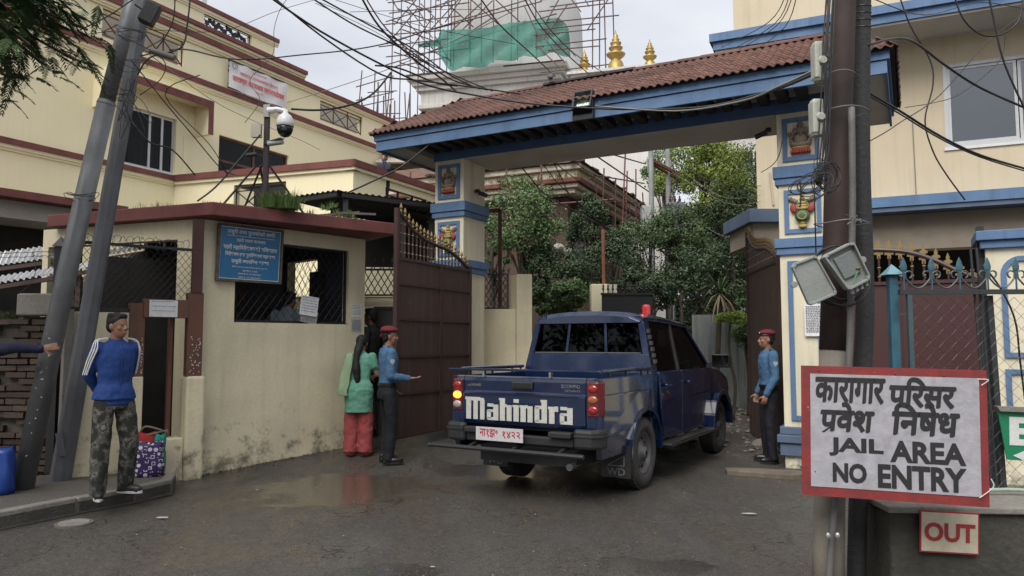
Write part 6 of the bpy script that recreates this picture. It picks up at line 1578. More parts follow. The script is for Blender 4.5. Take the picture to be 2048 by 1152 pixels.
# ---------------- trees and plants inside the gate ----------------
tree(1045,432,17,150,150,'round light green bushy tree just right of the left gate pillar',LG1,34,230,.085,name='tree',cr=.34)
tree(985,500,18,70,150,'thin dark tree half hidden behind the left gate pillar',LG4,16,150,.08)
tree(1180,455,19,100,160,'dark dense conical tree in front of the pavilion',LG2,34,240,.08,'cone',cr=.3)
tree(1405,400,25,200,260,'tall yellow green feathery tree behind the transformer poles',LG3,60,300,.13,name='tree',cr=.26,droop=.4,trunk=.14)
tree(1490,390,29,150,210,'grey green tree behind the yellow tree beside the cream building',LG4,40,260,.14,trunk=.14,cr=.3)
tree(1330,350,30,90,120,'small pale tree behind the left transformer pole',LG1,18,160,.14,cr=.3)
tree(1455,490,22,170,210,'dark full tree between the yellow tree and the folded gate leaf',LG2,40,300,.11,trunk=.1,cr=.32)
for i,(px,py,d,w,h,m,lb) in enumerate(((1150,560,16.5,130,110,LG2,'dark shrub under the conical tree'),(1225,520,16.8,130,130,LG2,'dark green shrub behind the rusty post'),(1300,510,17.5,150,150,LG4,'large mid green shrub right of the rusty post'),(1360,480,17,110,150,LG4,'pale tipped shrub in front of the transformer'),(1400,560,15.8,150,130,LG2,'broad dark shrub above the grey sheet wall'),(1470,545,17.5,110,170,LG2,'tall dark shrub behind the palm'),(1290,580,15.5,120,80,LG2,'low dark shrub behind the black spiked fence'),(1100,600,15.2,90,60,LG4,'low leafy plant right of the boundary pier'),(1140,590,15.0,80,60,LG1,'bright low plant left of the cream gatepost'),(1080,540,17,90,100,LG2,'dark shrub between the pier and the terrace'))):
    tree(px,py,d,w,h,lb+' inside the gate',m,22,210,.085,name='shrub',cat='shrub',cr=.36,trunk=.05,group='shrubs inside the gate')
tree(1492,650,13.6,50,120,'bright climbing hedge plant against the folded gate leaf',LG1,16,180,.07,name='shrub',cat='shrub',cr=.6,trunk=.03)
# palm
def palm():
    p=P(1425,735); d=14.2; b=aty(1428,715,d); t=aty(1440,585,d); root=E('dracaena_palm',(b.x,d,gz(b.x,d)),0,'spiky palm like plant with narrow drooping leaves near the gate','palm plant'); o=root.location
    MB().tube(smoothpts([Vector((0,0,0)),(b+t)/2-o+Vector((.04,0,0)),t-o],5),.05,8).build('trunk',bark,root,smooth=True)
    c=t-o; proto=None
    for i in range(70):
        a=random.uniform(0,6.28); el=random.uniform(-1.0,1.3); L=random.uniform(.45,.75); dr=Vector((math.cos(a)*math.cos(el),math.sin(a)*math.cos(el),math.sin(el))); s=Vector((-math.sin(a),math.cos(a),0))*.014
        q=c+dr*L*.55; e=c+dr*L+Vector((0,0,-.28*L)); mb=MB(); mb.add([c-s,c+s,q+s*1.2,q-s*1.2,e],[(0,1,2,3),(3,2,4)]); mb.build('palm_leaf',LG4 if el>-.3 else mat('dry leaf',(.22,.18,.11),.8,bump=0),root)
palm()
def topiary():
    d=13.2; b=aty(1464,722,d); root=E('topiary',(b.x,d,gz(b.x,d)),0,'small clipped lime green topiary with a crooked thin trunk','topiary'); o=root.location
    t=aty(1462,640,d)-o; MB().tube(smoothpts([(0,0,0),(.05,0,t.z*.35),(-.03,0,t.z*.6),(-.04,0,t.z*.85),t],4),[.03]*9+[.022]*8,7).build('trunk',bark,root,smooth=True)
    leaves('crown',LG5,root,clumpset((t.x,0,t.z+.04),(.24,.24,.08),20,.09),170,.045)
topiary()
def inside():
    # cream gatepost with rusty pole, black spiked fence
    d=14.6; X=lambda px:aty(px,600,d).x; r=E('gatepost',(X(1183),d,0),0,'cream gatepost carrying a rusty pole, inside the jail yard','gatepost'); zt=aty(1200,568,d).z
    MB().box(0,X(1218)-X(1183),0,.35,0,zt).build('shaft',cream,r,bev=.01); MB().box(X(1218)-X(1183)+.002,X(1238)-X(1183),.1,.4,0,zt).build('flank',soff,r)
    p=E('rusty_pole',(X(1210),d+.15,zt),0,'rust brown pole standing on the cream gatepost','pole'); MB().tube([(0,0,0),(-.01,0,aty(1209,457,d).z-zt)],.035,10).build('pole',mat('rust brown paint',(.22,.09,.05),.8,amt=.6,scale=6),p)
    f=E('spiked_fence',(X(1200),d-.3,0),0,'black sheet fence with fancy spikes behind the truck roof','fence'); z1=aty(1250,590,d-.3).z; W_=X(1300)-X(1200)
    MB().box(0,W_,0,.03,0,z1).build('panel',black,f); MB().box(-.02,W_,-.02,.05,z1+.001,z1+.04).build('rail',black,f)
    for i in range(11): MB().lathe([(.01,0),(.012,.05),(.03,.08),(.012,.10),(.02,.13),(.002,.19)],(.03+i*W_/10.6,.015,z1+.04),6).build('spike',black,f)
    # grey sheet wall and kerb
    d=15; w=E('sheet_wall',(aty(1385,680,d).x,d,0),-12,'weathered grey corrugated sheet wall behind the topiary','sheet wall'); z1=aty(1440,632,d).z
    wm=mat('streaked grey sheet',(.20,.22,.21),.85,col2=(.11,.12,.12),amt=.6,scale=1.5,streak=.8,gcol=(.05,.055,.055))
    for i in range(4): MB().cbox((.24+i*.5,0,z1/2+random.uniform(-.03,.03)),(.49,.03,z1),(0,0,random.uniform(-.06,.06))).build('sheet',wm,w)
    a=P(1438,772); b=P(1512,748); kb=E('garden_kerb',(a.x,a.y,a.z),0,'low concrete garden kerb bordering the lane inside the gate','kerb'); v=b-a
    dd=v.normalized(); a2=-dd*1.2; b2=v+dd*2.0; nn=Vector((-dd.y,dd.x,0))*.16; n=7
    for i in range(n):
        p0=a2.lerp(b2,i/n); p1=a2.lerp(b2,(i+.985)/n); mb=MB(); mb.loops([[p0+Vector((0,0,-.3)),p0+nn+Vector((0,0,-.3)),p0+nn+Vector((0,0,.3)),p0+Vector((0,0,.3))],[p1+Vector((0,0,-.3)),p1+nn+Vector((0,0,-.3)),p1+nn+Vector((0,0,.3)),p1+Vector((0,0,.3))]]); mb.build('kerb_stone',conc,kb,bev=.01)
    bed=E('planting_bed',(a.x,a.y,a.z),0,'dark soil bed behind the garden kerb','planting bed'); q=[a2+nn,b2+nn,b2+nn*14,a2+nn*14]; MB().prism([(p.x,p.y) for p in q],-.4,.22,'z').build('soil',mat('dark soil',(.045,.038,.03),.95,bump=.8),bed)
    cl=[(a2.lerp(b2,random.random())+nn*random.uniform(3,10)+Vector((0,0,.28)),(.16,.16,.1)) for _ in range(34)]
    leaves('ground_cover',LG4,bed,cl,90,.06,kind='stuff')
inside()
def transformer():
    d=20
    for i,(px,t,lb) in enumerate(((1303,285,'left grey tubular pole of the transformer pair'),(1343,285,'right grey tubular pole of the transformer pair'))):
        x=aty(px,400,d).x; r=E('transformer_pole',(x,d+i*.4,gz(x,d)),0,lb,'utility pole','transformer poles'); MB().tube([(0,0,0),(0,0,aty(px,t-60,d).z)],[.085,.065],12).build('shaft',mat('pole grey',(.24,.25,.25),.7,amt=.5,streak=.3),r,smooth=True)
    a=aty(1300,318,d); b=aty(1352,345,d); r=E('transformer',(a.x,d,0),0,'transformer set with cross arms slung between the two grey poles','transformer'); o=Vector((a.x,d,0))
    MB().bar(a-o,b-o+Vector((.15,.3,0)),.08).bar(a-o+Vector((0,.15,-.05)),b-o+Vector((.1,.45,-.05)),.06).build('cross_arm',rust,r)
    t0=aty(1337,462,d)-o; t1=aty(1368,405,d)-o; gm=mat('transformer grey',(.16,.18,.19),.6,amt=.4)
    MB().box(t0.x,t1.x,-.1,.35,t0.z,t1.z).build('tank',gm,r,bev=.02)
    for k in range(5): MB().box(t0.x+.03+k*.075,t0.x+.055+k*.075,-.18,-.101,t0.z+.1,t1.z-.1).build('fin',gm,r)
    for k in range(3): MB().lathe([(.03,0),(.03,.05),(.05,.06),(.03,.08),(.05,.1),(.03,.12),(.02,.2)],(t0.x+.08+k*.13,.1,t1.z),10).build('insulator',mat('insulator',(.1,.05,.04),.3),r)
    c0=aty(1282,468,d)-o; c1=aty(1300,414,d)-o; c=E('meter_cabinet',(a.x,d-.1,c0.z),0,'pale grey meter cabinet left of the transformer poles','cabinet'); MB().box(c0.x,c1.x,-.15,.15,0,c1.z-c0.z).build('box',plast,c,bev=.02); MB().box(c0.x+.02,c1.x-.02,-.165,-.151,.03,c1.z-c0.z-.03).build('door',plast,c); MB().tube([(c0.x+.1,0,-3),(c0.x+.1,0,0)],.05,8).build('post',plast,c)
    mb=MB(); p=aty(1345,330,d)-o
    MB().tube(smoothpts([p,p+Vector((.1,0,-.5)),p+Vector((0,0,-.9)),Vector((t0.x+.1,.1,t1.z+.2))],5),.012,5).build('jumper',wireb,r)
transformer()
# far wood that closes the view
cl=[(Vector((random.uniform(-3,22),random.uniform(33,40),random.uniform(1,7.5))),(1.7,1.2,1.4)) for _ in range(210)]
T(leaves('far_trees',LG2,None,cl,320,.28),'far dark band of trees behind the yard',None,None,'stuff')
# ---------------- people ----------------
skinm=mat('skin',(.26,.13,.08),.55,col2=(.20,.095,.06),amt=.4,scale=9,fine=.05,bump=.05); hairm=mat('black hair',(.006,.0055,.0055),.7,amt=.3,bump=.5,bscale=90)
def cloth(name,c,**k): return mat(name,c,k.pop('rough',.85),amt=k.pop('amt',.35),scale=k.pop('scale',5),bump=.35,bscale=160,**k)
def rm(o,vox=.009,sm=3,wr=0,ws=.12,):
    m=o.modifiers.new('remesh','REMESH'); m.mode='VOXEL'; m.voxel_size=vox; m.use_smooth_shade=True
    if sm: s=o.modifiers.new('smooth','SMOOTH'); s.iterations=sm; s.factor=.5
    if wr:
        tx=bpy.data.textures.get('fold%g'%ws) or bpy.data.textures.new('fold%g'%ws,'CLOUDS'); tx.noise_scale=ws; tx.noise_depth=2; d=o.modifiers.new('folds','DISPLACE'); d.texture=tx; d.strength=wr; d.mid_level=.5
    return o
def chain(mb,pts,rs,n=10):
    pts=[Vector(p) for p in pts]
    for a,b,ra,rb in zip(pts,pts[1:],rs,rs[1:]):
        mb.tube([a,a.lerp(b,.5),b],[ra,(ra+rb)/2,rb],n)
    for p,r in zip(pts,rs): mb.ell(p,(r*.99,)*3,(0,0,0),n,6)
def rings(mb,L,n=16,M=None):
    R_=[]
    for z,cx,cy,rx,ry in L:
        r=[]
        for k in range(n):
            a=2*math.pi*k/n; p=Vector((cx+rx*math.cos(a),cy+ry*math.sin(a),z)); r.append(M@p if M else p)
        R_.append(r)
    mb.loops(R_)
def hand(mb,w,d,up,s=1,curl=.5,side=1):
    """palm and five fingers starting at wrist w, along d, back of hand towards up"""
    d=Vector(d).normalized(); up=Vector(up); up=(up-d*up.dot(d)).normalized(); lat=d.cross(up)*side
    w=Vector(w)
    M=Matrix((lat,d,up)).transposed().to_4x4(); M.translation=w+d*.045*s
    vs=MB(); vs.ell((0,0,0),(.042*s,.052*s,.017*s),(0,0,0),12,8); mb.add([M@Vector(p) for p in vs.v],vs.f)
    for i,(l,o) in enumerate(((.068,.030),(.078,.0105),(.073,-.0095),(.056,-.029))):
        b=w+d*.085*s+lat*o*s; k1=d*math.cos(curl*.6)-up*math.sin(curl*.6); k2=d*math.cos(curl*1.5)-up*math.sin(curl*1.5); spread=lat*(o*3.2)
        p1=b+(k1+spread).normalized()*l*.5*s; p2=p1+(k2+spread).normalized()*l*.5*s; mb.tube([b-d*.03*s,b,p1,p2],[.0085*s,.0088*s,.008*s,.0062*s],7)
    b=w+d*.03*s+lat*.034*s; mb.tube([b-lat*.015,b,b+(d*.6+lat*.8)*.032*s,b+(d*.95+lat*.75-up*.2)*.058*s],[.011*s,.0115*s,.010*s,.007*s],7)
def person(label,loc,deg,H=1.7,skin=skinm,**k):
    s=H/1.70; root=E('person',loc,deg,label,'person'); V=lambda *a: Vector(a)*s
    lean=k.get('lean',0); female=k.get('female',0)
    sh=.185 if not female else .165
    def Ln(p): # lean the upper body forward about the hips
        p=Vector(p); 
        if p.z>.9*s: q=p-V(0,0,.92); c,s_=math.cos(lean),math.sin(lean); p=Vector((q.x,q.y*c+q.z*s_,q.z*c-q.y*s_))+V(0,0,.92)
        return p
    hy=R(k.get('head_yaw',0)); hp=R(k.get('head_pitch',0))
    hc=Ln(V(0,.015,1.585)); HM=Matrix.Translation(hc)@Matrix.Rotation(hy,4,'Z')@Matrix.Rotation(-hp-lean*.6,4,'X')
    # limbs
    arms=k['arms']; legs=k.get('legs',(((-.09,0,.90),(-.10,.03,.49),(-.105,0,.085)),((.09,0,.90),(.10,.03,.49),(.105,0,.085))))
    arms=[[Ln(V(*p)) for p in a[:3]]+list(a[3:]) for a in arms]; legs=[[V(*p) for p in l] for l in legs]
    b=MB()
    rings(b,[(z*s,0,(cy)*s,rx*s,ry*s) for z,cy,rx,ry in ((.86,-.01,.13,.09),(.98,0,.125,.085),(1.12,0,.125,.085),(1.28,0,.15,.095),(1.38,-.005,.15,.085),(1.43,-.005,.08,.06))])
    b.v=[tuple(Ln(p)) for p in b.v]
    b.tube([Ln(V(0,-.01,1.40)),Ln(V(0,.0,1.46)),hc+V(0,0,-.04)],[.062*s,.054*s,.052*s],12)
    hd=MB()
    hd.ell((0,-.008,.03),(.073,.092,.092),(0,0,0),18,14); hd.ell((0,.018,-.035),(.06,.072,.085),(.12,0,0),16,12); hd.ell((0,.055,-.085),(.03,.028,.024),(0,0,0),10,8)
    hd.tube([(0,.083,.012),(0,.100,-.012),(0,.108,-.026)],[.009,.011,.013],8); hd.ell((-.012,.096,-.03),(.008,.01,.008)); hd.ell((.012,.096,-.03),(.008,.01,.008))
    hd.ell((0,.076,.022),(.042,.012,.010),(0,0,0),10,6); hd.ell((0,.090,-.056),(.023,.010,.006),(0,0,0),10,6); hd.ell((0,.087,-.069),(.020,.010,.007),(0,0,0),10,6)
    for sx in (-1,1): hd.ell((sx*.074,-.008,-.008),(.010,.020,.032),(.15,0,sx*.3),10,8); hd.ell((sx*.042,.06,-.02),(.02,.02,.02))
    b.add([HM@(Vector(p)*s) for p in hd.v],hd.f)
    for i,a in enumerate(arms):
        chain(b,a[:3],[.045*s,.038*s,.027*s]); hk=a[3] if len(a)>3 else {}
        d=hk.get('d',a[2]-a[1]); hand(b,a[2],d,hk.get('up',(0,-1,0)),s,hk.get('curl',.5),hk.get('side',1 if i==0 else -1))
    for l in legs: chain(b,l,[.075*s,.05*s,.038*s])
    body=rm(b.build('body',skin,root),.0075,2)
    # eyes
    for sx in (-1,1):
        e=MB(); e.ell(HM@(Vector((sx*.030,.081,.004))*s),(.009*s,.004*s,.0035*s)); e.build('eye',mat('eye dark',(.03,.02,.02),.2,bump=0),root,smooth=True)
    # hair
    h=MB()
    if k.get('hair','short')=='short':
        h.ell((0,-.020,.048),(.082,.094,.086),(.25,0,0),18,14); h.ell((0,-.058,.0),(.072,.05,.07),(0,0,0),14,10); h.ell((0,.055,.095),(.055,.03,.022),(0,0,0),10,8)
        for _ in range(14): a=random.uniform(0,6.28); h.ell((.06*math.cos(a),-.015+.07*math.sin(a),.095+random.uniform(-.01,.02)),(.022,.024,.018))
    elif k['hair']=='crop':
        h.ell((0,-.022,.025),(.0765,.088,.075),(.2,0,0),16,12); h.ell((0,-.05,-.02),(.066,.045,.055))
    else:
        h.ell((0,-.018,.04),(.082,.098,.092),(0,0,0),16,12)
    h.v=[tuple(HM@(Vector(p)*s)) for p in h.v]
    hb=h
    if k.get('hair')=='long':
        p0=HM@V(0,-.09,.0); pts=smoothpts([p0,Ln(V(-.02,-.14,1.40)),Ln(V(-.02,-.145,1.22)),Ln(V(.0,-.13,1.08)),Ln(V(.01,-.12,.99))],4)
        hb.tube(pts,[.052*s+.010*math.sin(i*.9) if i<12 else .05*s*(1-(i-12)/7) for i in range(len(pts))],10)
    rm(hb.build('hair',hairm,root),.009,2,.006,.03)
    # trousers
    tc=k.get('trousers')
    if tc:
        f=k.get('baggy',1.0); t=MB()
        rings(t,[(z*s,0,cy*s,rx*s*(1+.1*(f-1)),ry*s*(1+.1*(f-1))) for z,cy,rx,ry in ((.80,-.01,.155,.115),(.88,-.012,.165,.12),(.96,-.005,.155,.11),(1.02,0,.145,.10))])
        for l in legs:
            m1=l[0].lerp(l[1],.5); m2=l[1].lerp(l[2],.55)
            chain(t,[l[0]+V(0,0,-.02),m1,l[1],m2,l[2]+V(0,0,.0)],[.092*s,.082*s*f**.5,.066*s*f,.062*s*f,.056*s*(f**1.2)],12)
            if k.get('cuff'): t.tube([l[2]+V(0,0,.03),l[2]+V(0,-.01,-.045)],[.06*s*f,.062*s*f],12)
            else: t.tube([l[2]+V(0,0,.03),l[2]+V(0,-.005,-.05)],[.055*s*f,.055*s*f],12)
        rm(t.build('trousers',tc,root),.010,2,.016*f,.09)
    # shirt
    scol=k.get('shirt')
    if scol:
        hem=k.get('hem',.98); fl=k.get('flare',1.0); t=MB(); w=.19 if not female else .165
        L=[(hem,-.005,.152*fl,.112*fl),(hem+.06,-.003,.152*fl,.112*fl)]
        if hem<.85: L+=[(.9,-.012,.185*((fl+1)/2),.152),(.98,-.01,.172*((fl+1)/2),.138)]
        L+=[(1.05 if hem<1.0 else 1.08,0,.140+.01*fl,.105),(1.18,.003,.158,.115),(1.29,.004,.176,.122),(1.37,-.002,.168,.11),(1.415,-.006,.13,.085),(1.45,-.006,.072,.062)]
        if k.get('tucked'): L=[(.965,-.003,.148,.108),(1.0,-.003,.156,.116)]+L[-6:]
        rings(t,[(z*s,0,cy*s,rx*s,ry*s) for z,cy,rx,ry in L],18)
        t.v=[tuple(Ln(p)) for p in t.v]
        sl=k.get('sleeve',1.0)
        for a in arms:
            e=[a[0],a[1],a[2]]
            if sl>=1: chain(t,[e[0],e[0].lerp(e[1],.5),e[1],e[1].lerp(e[2],.5),e[1].lerp(e[2],.93)],[.068*s,.064*s,.056*s,.05*s,.043*s],12)
            else: chain(t,[e[0],e[0].lerp(e[1],sl)],[.068*s,.062*s],12)
        rm(t.build('shirt' if not k.get('jacket') else 'jacket',scol,root),.010,2,.018,.07)
        # collar
        c=MB(); R_=[]
        for z,r in ((1.425,.075),(1.465,.066),(1.47,.058),(1.43,.066)): R_.append([Ln(V(r*math.cos(a),-.006+r*.95*math.sin(a),z+.01*math.sin(a)*-1)) for a in np.linspace(0,2*math.pi,18,endpoint=False)])
        c.loops(R_+[R_[0]],False); c.build('collar',scol,root,smooth=True)
    # shoes
    sc=k.get('shoes')
    if sc:
        for i,l in enumerate(legs):
            yw=k.get('toe',(.25,-.25))[i]; M=Matrix.Translation(Vector((l[2].x,l[2].y,0)))@Matrix.Rotation(yw,4,'Z')
            g=MB(); g.ell((0,.05,.045),(.047,.13,.04),(0,0,0),14,8); g.ell((0,-.02,.07),(.043,.06,.055),(0,0,0),12,8); g.tube([(0,-.02,.06),(0,-.02,.11)],.045,12); g.box(-.035,.035,-.07,.15,.012,.04)
            g.v=[tuple(M@(Vector(p)*s)) for p in g.v]; o=rm(g.build('shoe',sc[0],root),.008,2)
            g=MB(); g.prism([(.042*math.cos(a)*(1 if math.sin(a)>0 else .9),.048+.135*math.sin(a)) for a in np.linspace(0,2*math.pi,16,endpoint=False)],0,.022,'z'); g.v=[tuple(M@(Vector(p)*s)) for p in g.v]; g.build('sole',sc[1],o)
    return root,HM,Ln,V,s
def beret(root,HM,s):
    m=cloth('maroon felt',(.16,.015,.028)); h=MB(); h.ell((0,-.01,.085),(.10,.115,.042),(.06,.10,0),20,10); h.ell((.03,-.02,.10),(.085,.10,.035),(0,.3,0),16,8); h.v=[tuple(HM@(Vector(p)*s)) for p in h.v]
    b=rm(h.build('beret',m,root),.008,3)
    t=MB(); t.loops([[HM@(Vector((r*.83*math.cos(a),-.006+r*math.sin(a),z))*s) for a in np.linspace(0,2*math.pi,20,endpoint=False)] for r,z in ((.098,.055),(.100,.075),(.092,.076))],False); t.build('band',mat('black leather',(.012,.012,.012),.4),b,smooth=True)
    t=MB(); t.ell(HM@(Vector((-.03,.095,.085))*s),(.012,.006,.016)); t.build('badge',mat('silver badge',(.5,.5,.5),.3,.8),b)
    t=MB(); 
    for sx in (-1,1): t.tube([HM@(Vector((sx*.012,-.10,.055))*s),HM@(Vector((sx*.02,-.118,.0))*s)],.007,5)
    t.build('ribbon',mat('beret ribbon',(.14,.02,.03),.8),b)
def camo():
    if 'camo' in _M: return _M['camo']
    m,n,l,p=NT('camo'); _M['camo']=m; tc=n.new('ShaderNodeTexCoord'); nz=n.new('ShaderNodeTexNoise'); nz.inputs['Scale'].default_value=11; nz.inputs['Detail'].default_value=3; l.new(tc.outputs['Object'],nz.inputs['Vector'])
    r=n.new('ShaderNodeValToRGB'); r.color_ramp.interpolation='CONSTANT'; e=r.color_ramp.elements; e[0].position=0; e[0].color=(.018,.018,.016,1); e[1].position=.46; e[1].color=(.06,.058,.048,1); x=e.new(.54); x.color=(.12,.115,.10,1); x=e.new(.60); x.color=(.03,.03,.026,1); x=e.new(.68); x.color=(.15,.145,.13,1)
    l.new(nz.outputs['Fac'],r.inputs[0]); l.new(r.outputs[0],p.inputs['Base Color']); p.inputs['Roughness'].default_value=.9; return m
# man in blue jacket
jb=cloth('royal blue jersey',(.010,.045,.20),col2=(.008,.032,.15))
bs=(mat('black trainer',(.02,.02,.022),.5),mat('trainer sole',(.5,.5,.5),.6))
r,HM,Ln,V,s=person('man in blue track jacket and camouflage trousers standing on the kerb, hands behind back',(-3.72,6.98,.135),-128,1.68,arms=(((-.155,-.01,1.38),(-.185,-.13,1.13),(-.07,-.19,.985),{'d':(1,-.1,-.5),'up':(0,-1,0)}),((.155,-.01,1.38),(.185,-.13,1.13),(.07,-.18,.97),{'d':(-1,-.1,-.5),'up':(0,-1,0)})),
  legs=(((-.09,0,.90),(-.13,.05,.49),(-.15,-.04,.085)),((.09,0,.90),(.125,.04,.49),(.14,.05,.085))),head_yaw=22,head_pitch=0,hair='short',trousers=camo(),baggy=1.28,shirt=jb,jacket=1,hem=.84,flare=1.12,shoes=bs,toe=(.5,-.3))
for k_ in (-1,0,1):
    for sx in (-1,1):
        j0,j1,j2=Vector((sx*.09,.0,1.43)),Vector((sx*.155,-.01,1.38)),Vector((sx*.185,-.13,1.13)); nn=Vector((sx*.80,.60,0)); tt=Vector((-sx*.60,.80,0))
        a=[j0+Vector((0,.0+k_*.024,.045)),j1+Vector((sx*.02,.01+k_*.026,.072)),j1+nn*.066+tt*k_*.024+Vector((0,0,-.01)),j1.lerp(j2,.5)+nn*.069+tt*k_*.022,j2+nn*.060+tt*k_*.018]
        a=smoothpts([p*s for p in a],5)
        st=MB()
        for p,q in zip(a,a[1:]): st.bar(p,q,.008,.012)
        st.build('sleeve_stripe',white,r)
MB().tube([V(0,.108,1.0),V(0,.125,1.2),V(0,.125,1.32),V(0,.07,1.43)],.004,5).build('zip',mat('zip blue',(.02,.04,.15),.5),r)
# uniforms
ub=cloth('police blue shirt',(.055,.13,.24),col2=(.045,.105,.19)); nv=cloth('navy trousers',(.005,.006,.012)); bb=(mat('black boot',(.012,.012,.013),.3),mat('black sole',(.015,.015,.015),.7))
def guard(label,loc,deg,H,arms,**k):
    r,HM,Ln,V,s=person(label,loc,deg,H,arms=arms,hair='crop',trousers=nv,shirt=ub,tucked=1,shoes=bb,cuff=1,**k); beret(r,HM,s)
    b=MB(); b.loops([[V(rx*math.cos(a),-.004+ry*math.sin(a),z) for a in np.linspace(0,2*math.pi,20,endpoint=False)] for rx,ry,z in ((.152,.112,.965),(.162,.121,.967),(.162,.121,1.003),(.152,.112,1.005))]); b.build('belt',mat('black leather',(.012,.012,.012),.4),r)
    for sx in (-1,1):
        e=MB(); e.cbox(Ln(V(sx*.135,-.01,1.452)),(.10*s,.05*s,.01),(0,sx*.28,0)); o=e.build('epaulette',mat('black cloth',(.012,.012,.015),.8),r,bev=.004); e=MB(); e.cbox(Ln(V(sx*.15,-.01,1.457)),(.012,.048*s,.006),(0,sx*.28,0)); e.build('rank_bar',gold,o)
        e=MB(); e.prism([(-.025,.03),(.025,.03),(.028,-.005),(0,-.035),(-.028,-.005)],-.003,.003,'y'); o=e.build('arm_patch',mat('patch grey',(.32,.36,.42),.8,amt=.4,scale=40),r); sp=arms[0 if sx<0 else 1]; q=Ln(V(*sp[0])).lerp(Ln(V(*sp[1])),.38); o.location=q+Vector((sx*.066*s,0,0)); o.rotation_euler=(0,0,R(90))
    return r
pl=P(1541,924)
guard('policeman in maroon beret standing at attention in profile by the right gate pillar',pl,88,1.70,(((-.185,-.01,1.385),(-.215,-.02,1.10),(-.20,.10,.875),{'d':(0,.25,-1),'up':(-1,0,0),'curl':.9}),((.185,-.01,1.385),(.215,-.02,1.10),(.20,.09,.875),{'d':(0,.25,-1),'up':(1,0,0),'curl':.9})),head_yaw=0)
pl=P(774,926)
guard('policeman in maroon beret holding out a hand beside the woman in green',pl,-66,1.70,(((-.185,-.01,1.385),(-.21,-.02,1.10),(-.16,.12,.92),{'curl':.8}),((.185,-.01,1.385),(.225,-.03,1.09),(.20,.22,1.06),{'d':(.05,1,.05),'up':(0,0,-1),'curl':.3,'side':-1})),head_yaw=-8)
# woman
mk=cloth('mint green kurta',(.12,.31,.23),col2=(.09,.26,.19)); rs=cloth('coral shalwar',(.30,.055,.055),col2=(.22,.04,.045))
pl=P(716,910)
r,HM,Ln,V,s=person('woman with long black ponytail in mint green kurta and coral trousers, back turned',pl,-4,1.58,female=1,lean=.16,head_pitch=-12,arms=(((-.165,-.01,1.385),(-.235,.06,1.14),(-.16,.22,1.10)),((.165,-.01,1.385),(.235,.06,1.14),(.14,.22,1.12))),hair='long',trousers=rs,baggy=1.75,cuff=1,shirt=mk,hem=.60,flare=1.32,sleeve=.55,shoes=(mat('dark sandal',(.04,.03,.03),.6),)*2)
mb=MB(); pts=[Ln(V(-.10,.02,1.44)),Ln(V(-.125,-.09,1.42)),Ln(V(-.15,-.145,1.25)),Ln(V(-.165,-.16,1.05)),V(-.185,-.165,.93),V(-.18,-.165,.84)]; pts=smoothpts(pts,5)
rw=[]
for i,p in enumerate(pts):
    w=.03+.035*min(i/12,1); rw.append([p+Vector((w*math.cos(a)+.006*math.sin(i*.8),.014*math.sin(a)*(1+.5*math.sin(9*a))+.010*math.sin(5*a+i*.35),0)) for a in np.linspace(0,2*math.pi,16,endpoint=False)])
mb.loops(rw); mb.build('dupatta',cloth('pale green scarf',(.26,.36,.22)),r,smooth=True)
# dark figure in the gap
dkc=cloth('dark jacket',(.012,.012,.014)); 
p_=aty(742,700,10.9); person('dark haired person in black clothes standing in the gap beside the grey panel',(p_.x,10.9,gz(p_.x,10.9)+.1),75,1.78,arms=(((-.185,-.01,1.385),(-.22,.0,1.12),(-.18,.12,.92)),((.185,-.01,1.385),(.22,.0,1.12),(.18,.12,.92))),trousers=dkc,shirt=dkc,shoes=bb,skin=mat('dark skin',(.11,.06,.045),.6))
# person inside booth
p_=B.w(1.46,.6,0); person('seated clerk in pale checked shirt inside the booth, seen through the grille',(p_.x,p_.y,.56),-20,1.72,arms=(((-.185,-.01,1.385),(-.24,.06,1.14),(-.1,.22,1.08)),((.185,-.01,1.385),(.24,.06,1.14),(.1,.22,1.08))),lean=.25,trousers=dkc,shirt=cloth('pale blue shirt',(.30,.36,.40)),shoes=bb)
# balcony policeman with phone
p_=aty(765,352,20.6); person('man in dark navy shirt on the balcony holding a phone to his face',(p_.x,20.9,p_.z-1.02),150,1.72,arms=(((-.185,-.01,1.385),(-.25,.16,1.20),(-.09,.16,1.50),{'d':(.3,-.1,1),'up':(0,1,0)}),((.185,-.01,1.385),(.25,.12,1.18),(.12,.28,1.12))),trousers=nv,shirt=cloth('dark navy shirt',(.02,.028,.05)),shoes=bb,skin=skinm)
MB().box(-.04,.04,-.006,.006,-.07,.07)
# person mostly out of frame at left, arm on the pole
nvj=cloth('midnight jacket',(.012,.014,.045))
wr=aty(79,690,6.97)
lp=Vector((wr.x-.58,7.0,.135))
r,HM,Ln,V,s=person('person at the left edge in dark sleeve leaning a hand on the steel pole',lp,-170,1.66,arms=(((-.185,-.01,1.385),(-.33,.06,1.40),(-.56,.02,1.385),{'d':(-1,0,.25),'up':(0,1,.2),'curl':.25,'side':1}),((.185,-.01,1.385),(.24,.0,1.12),(.22,.08,.90))),trousers=cloth('orange cloth',(.40,.10,.04)),shirt=nvj,shoes=bb)
w=r.matrix_basis
MB().tube([V(-.50,.03,1.388),V(-.545,.024,1.386)],[.040,.036],12).build('cuff',cloth('pink cuff',(.45,.05,.08)),r,smooth=True)
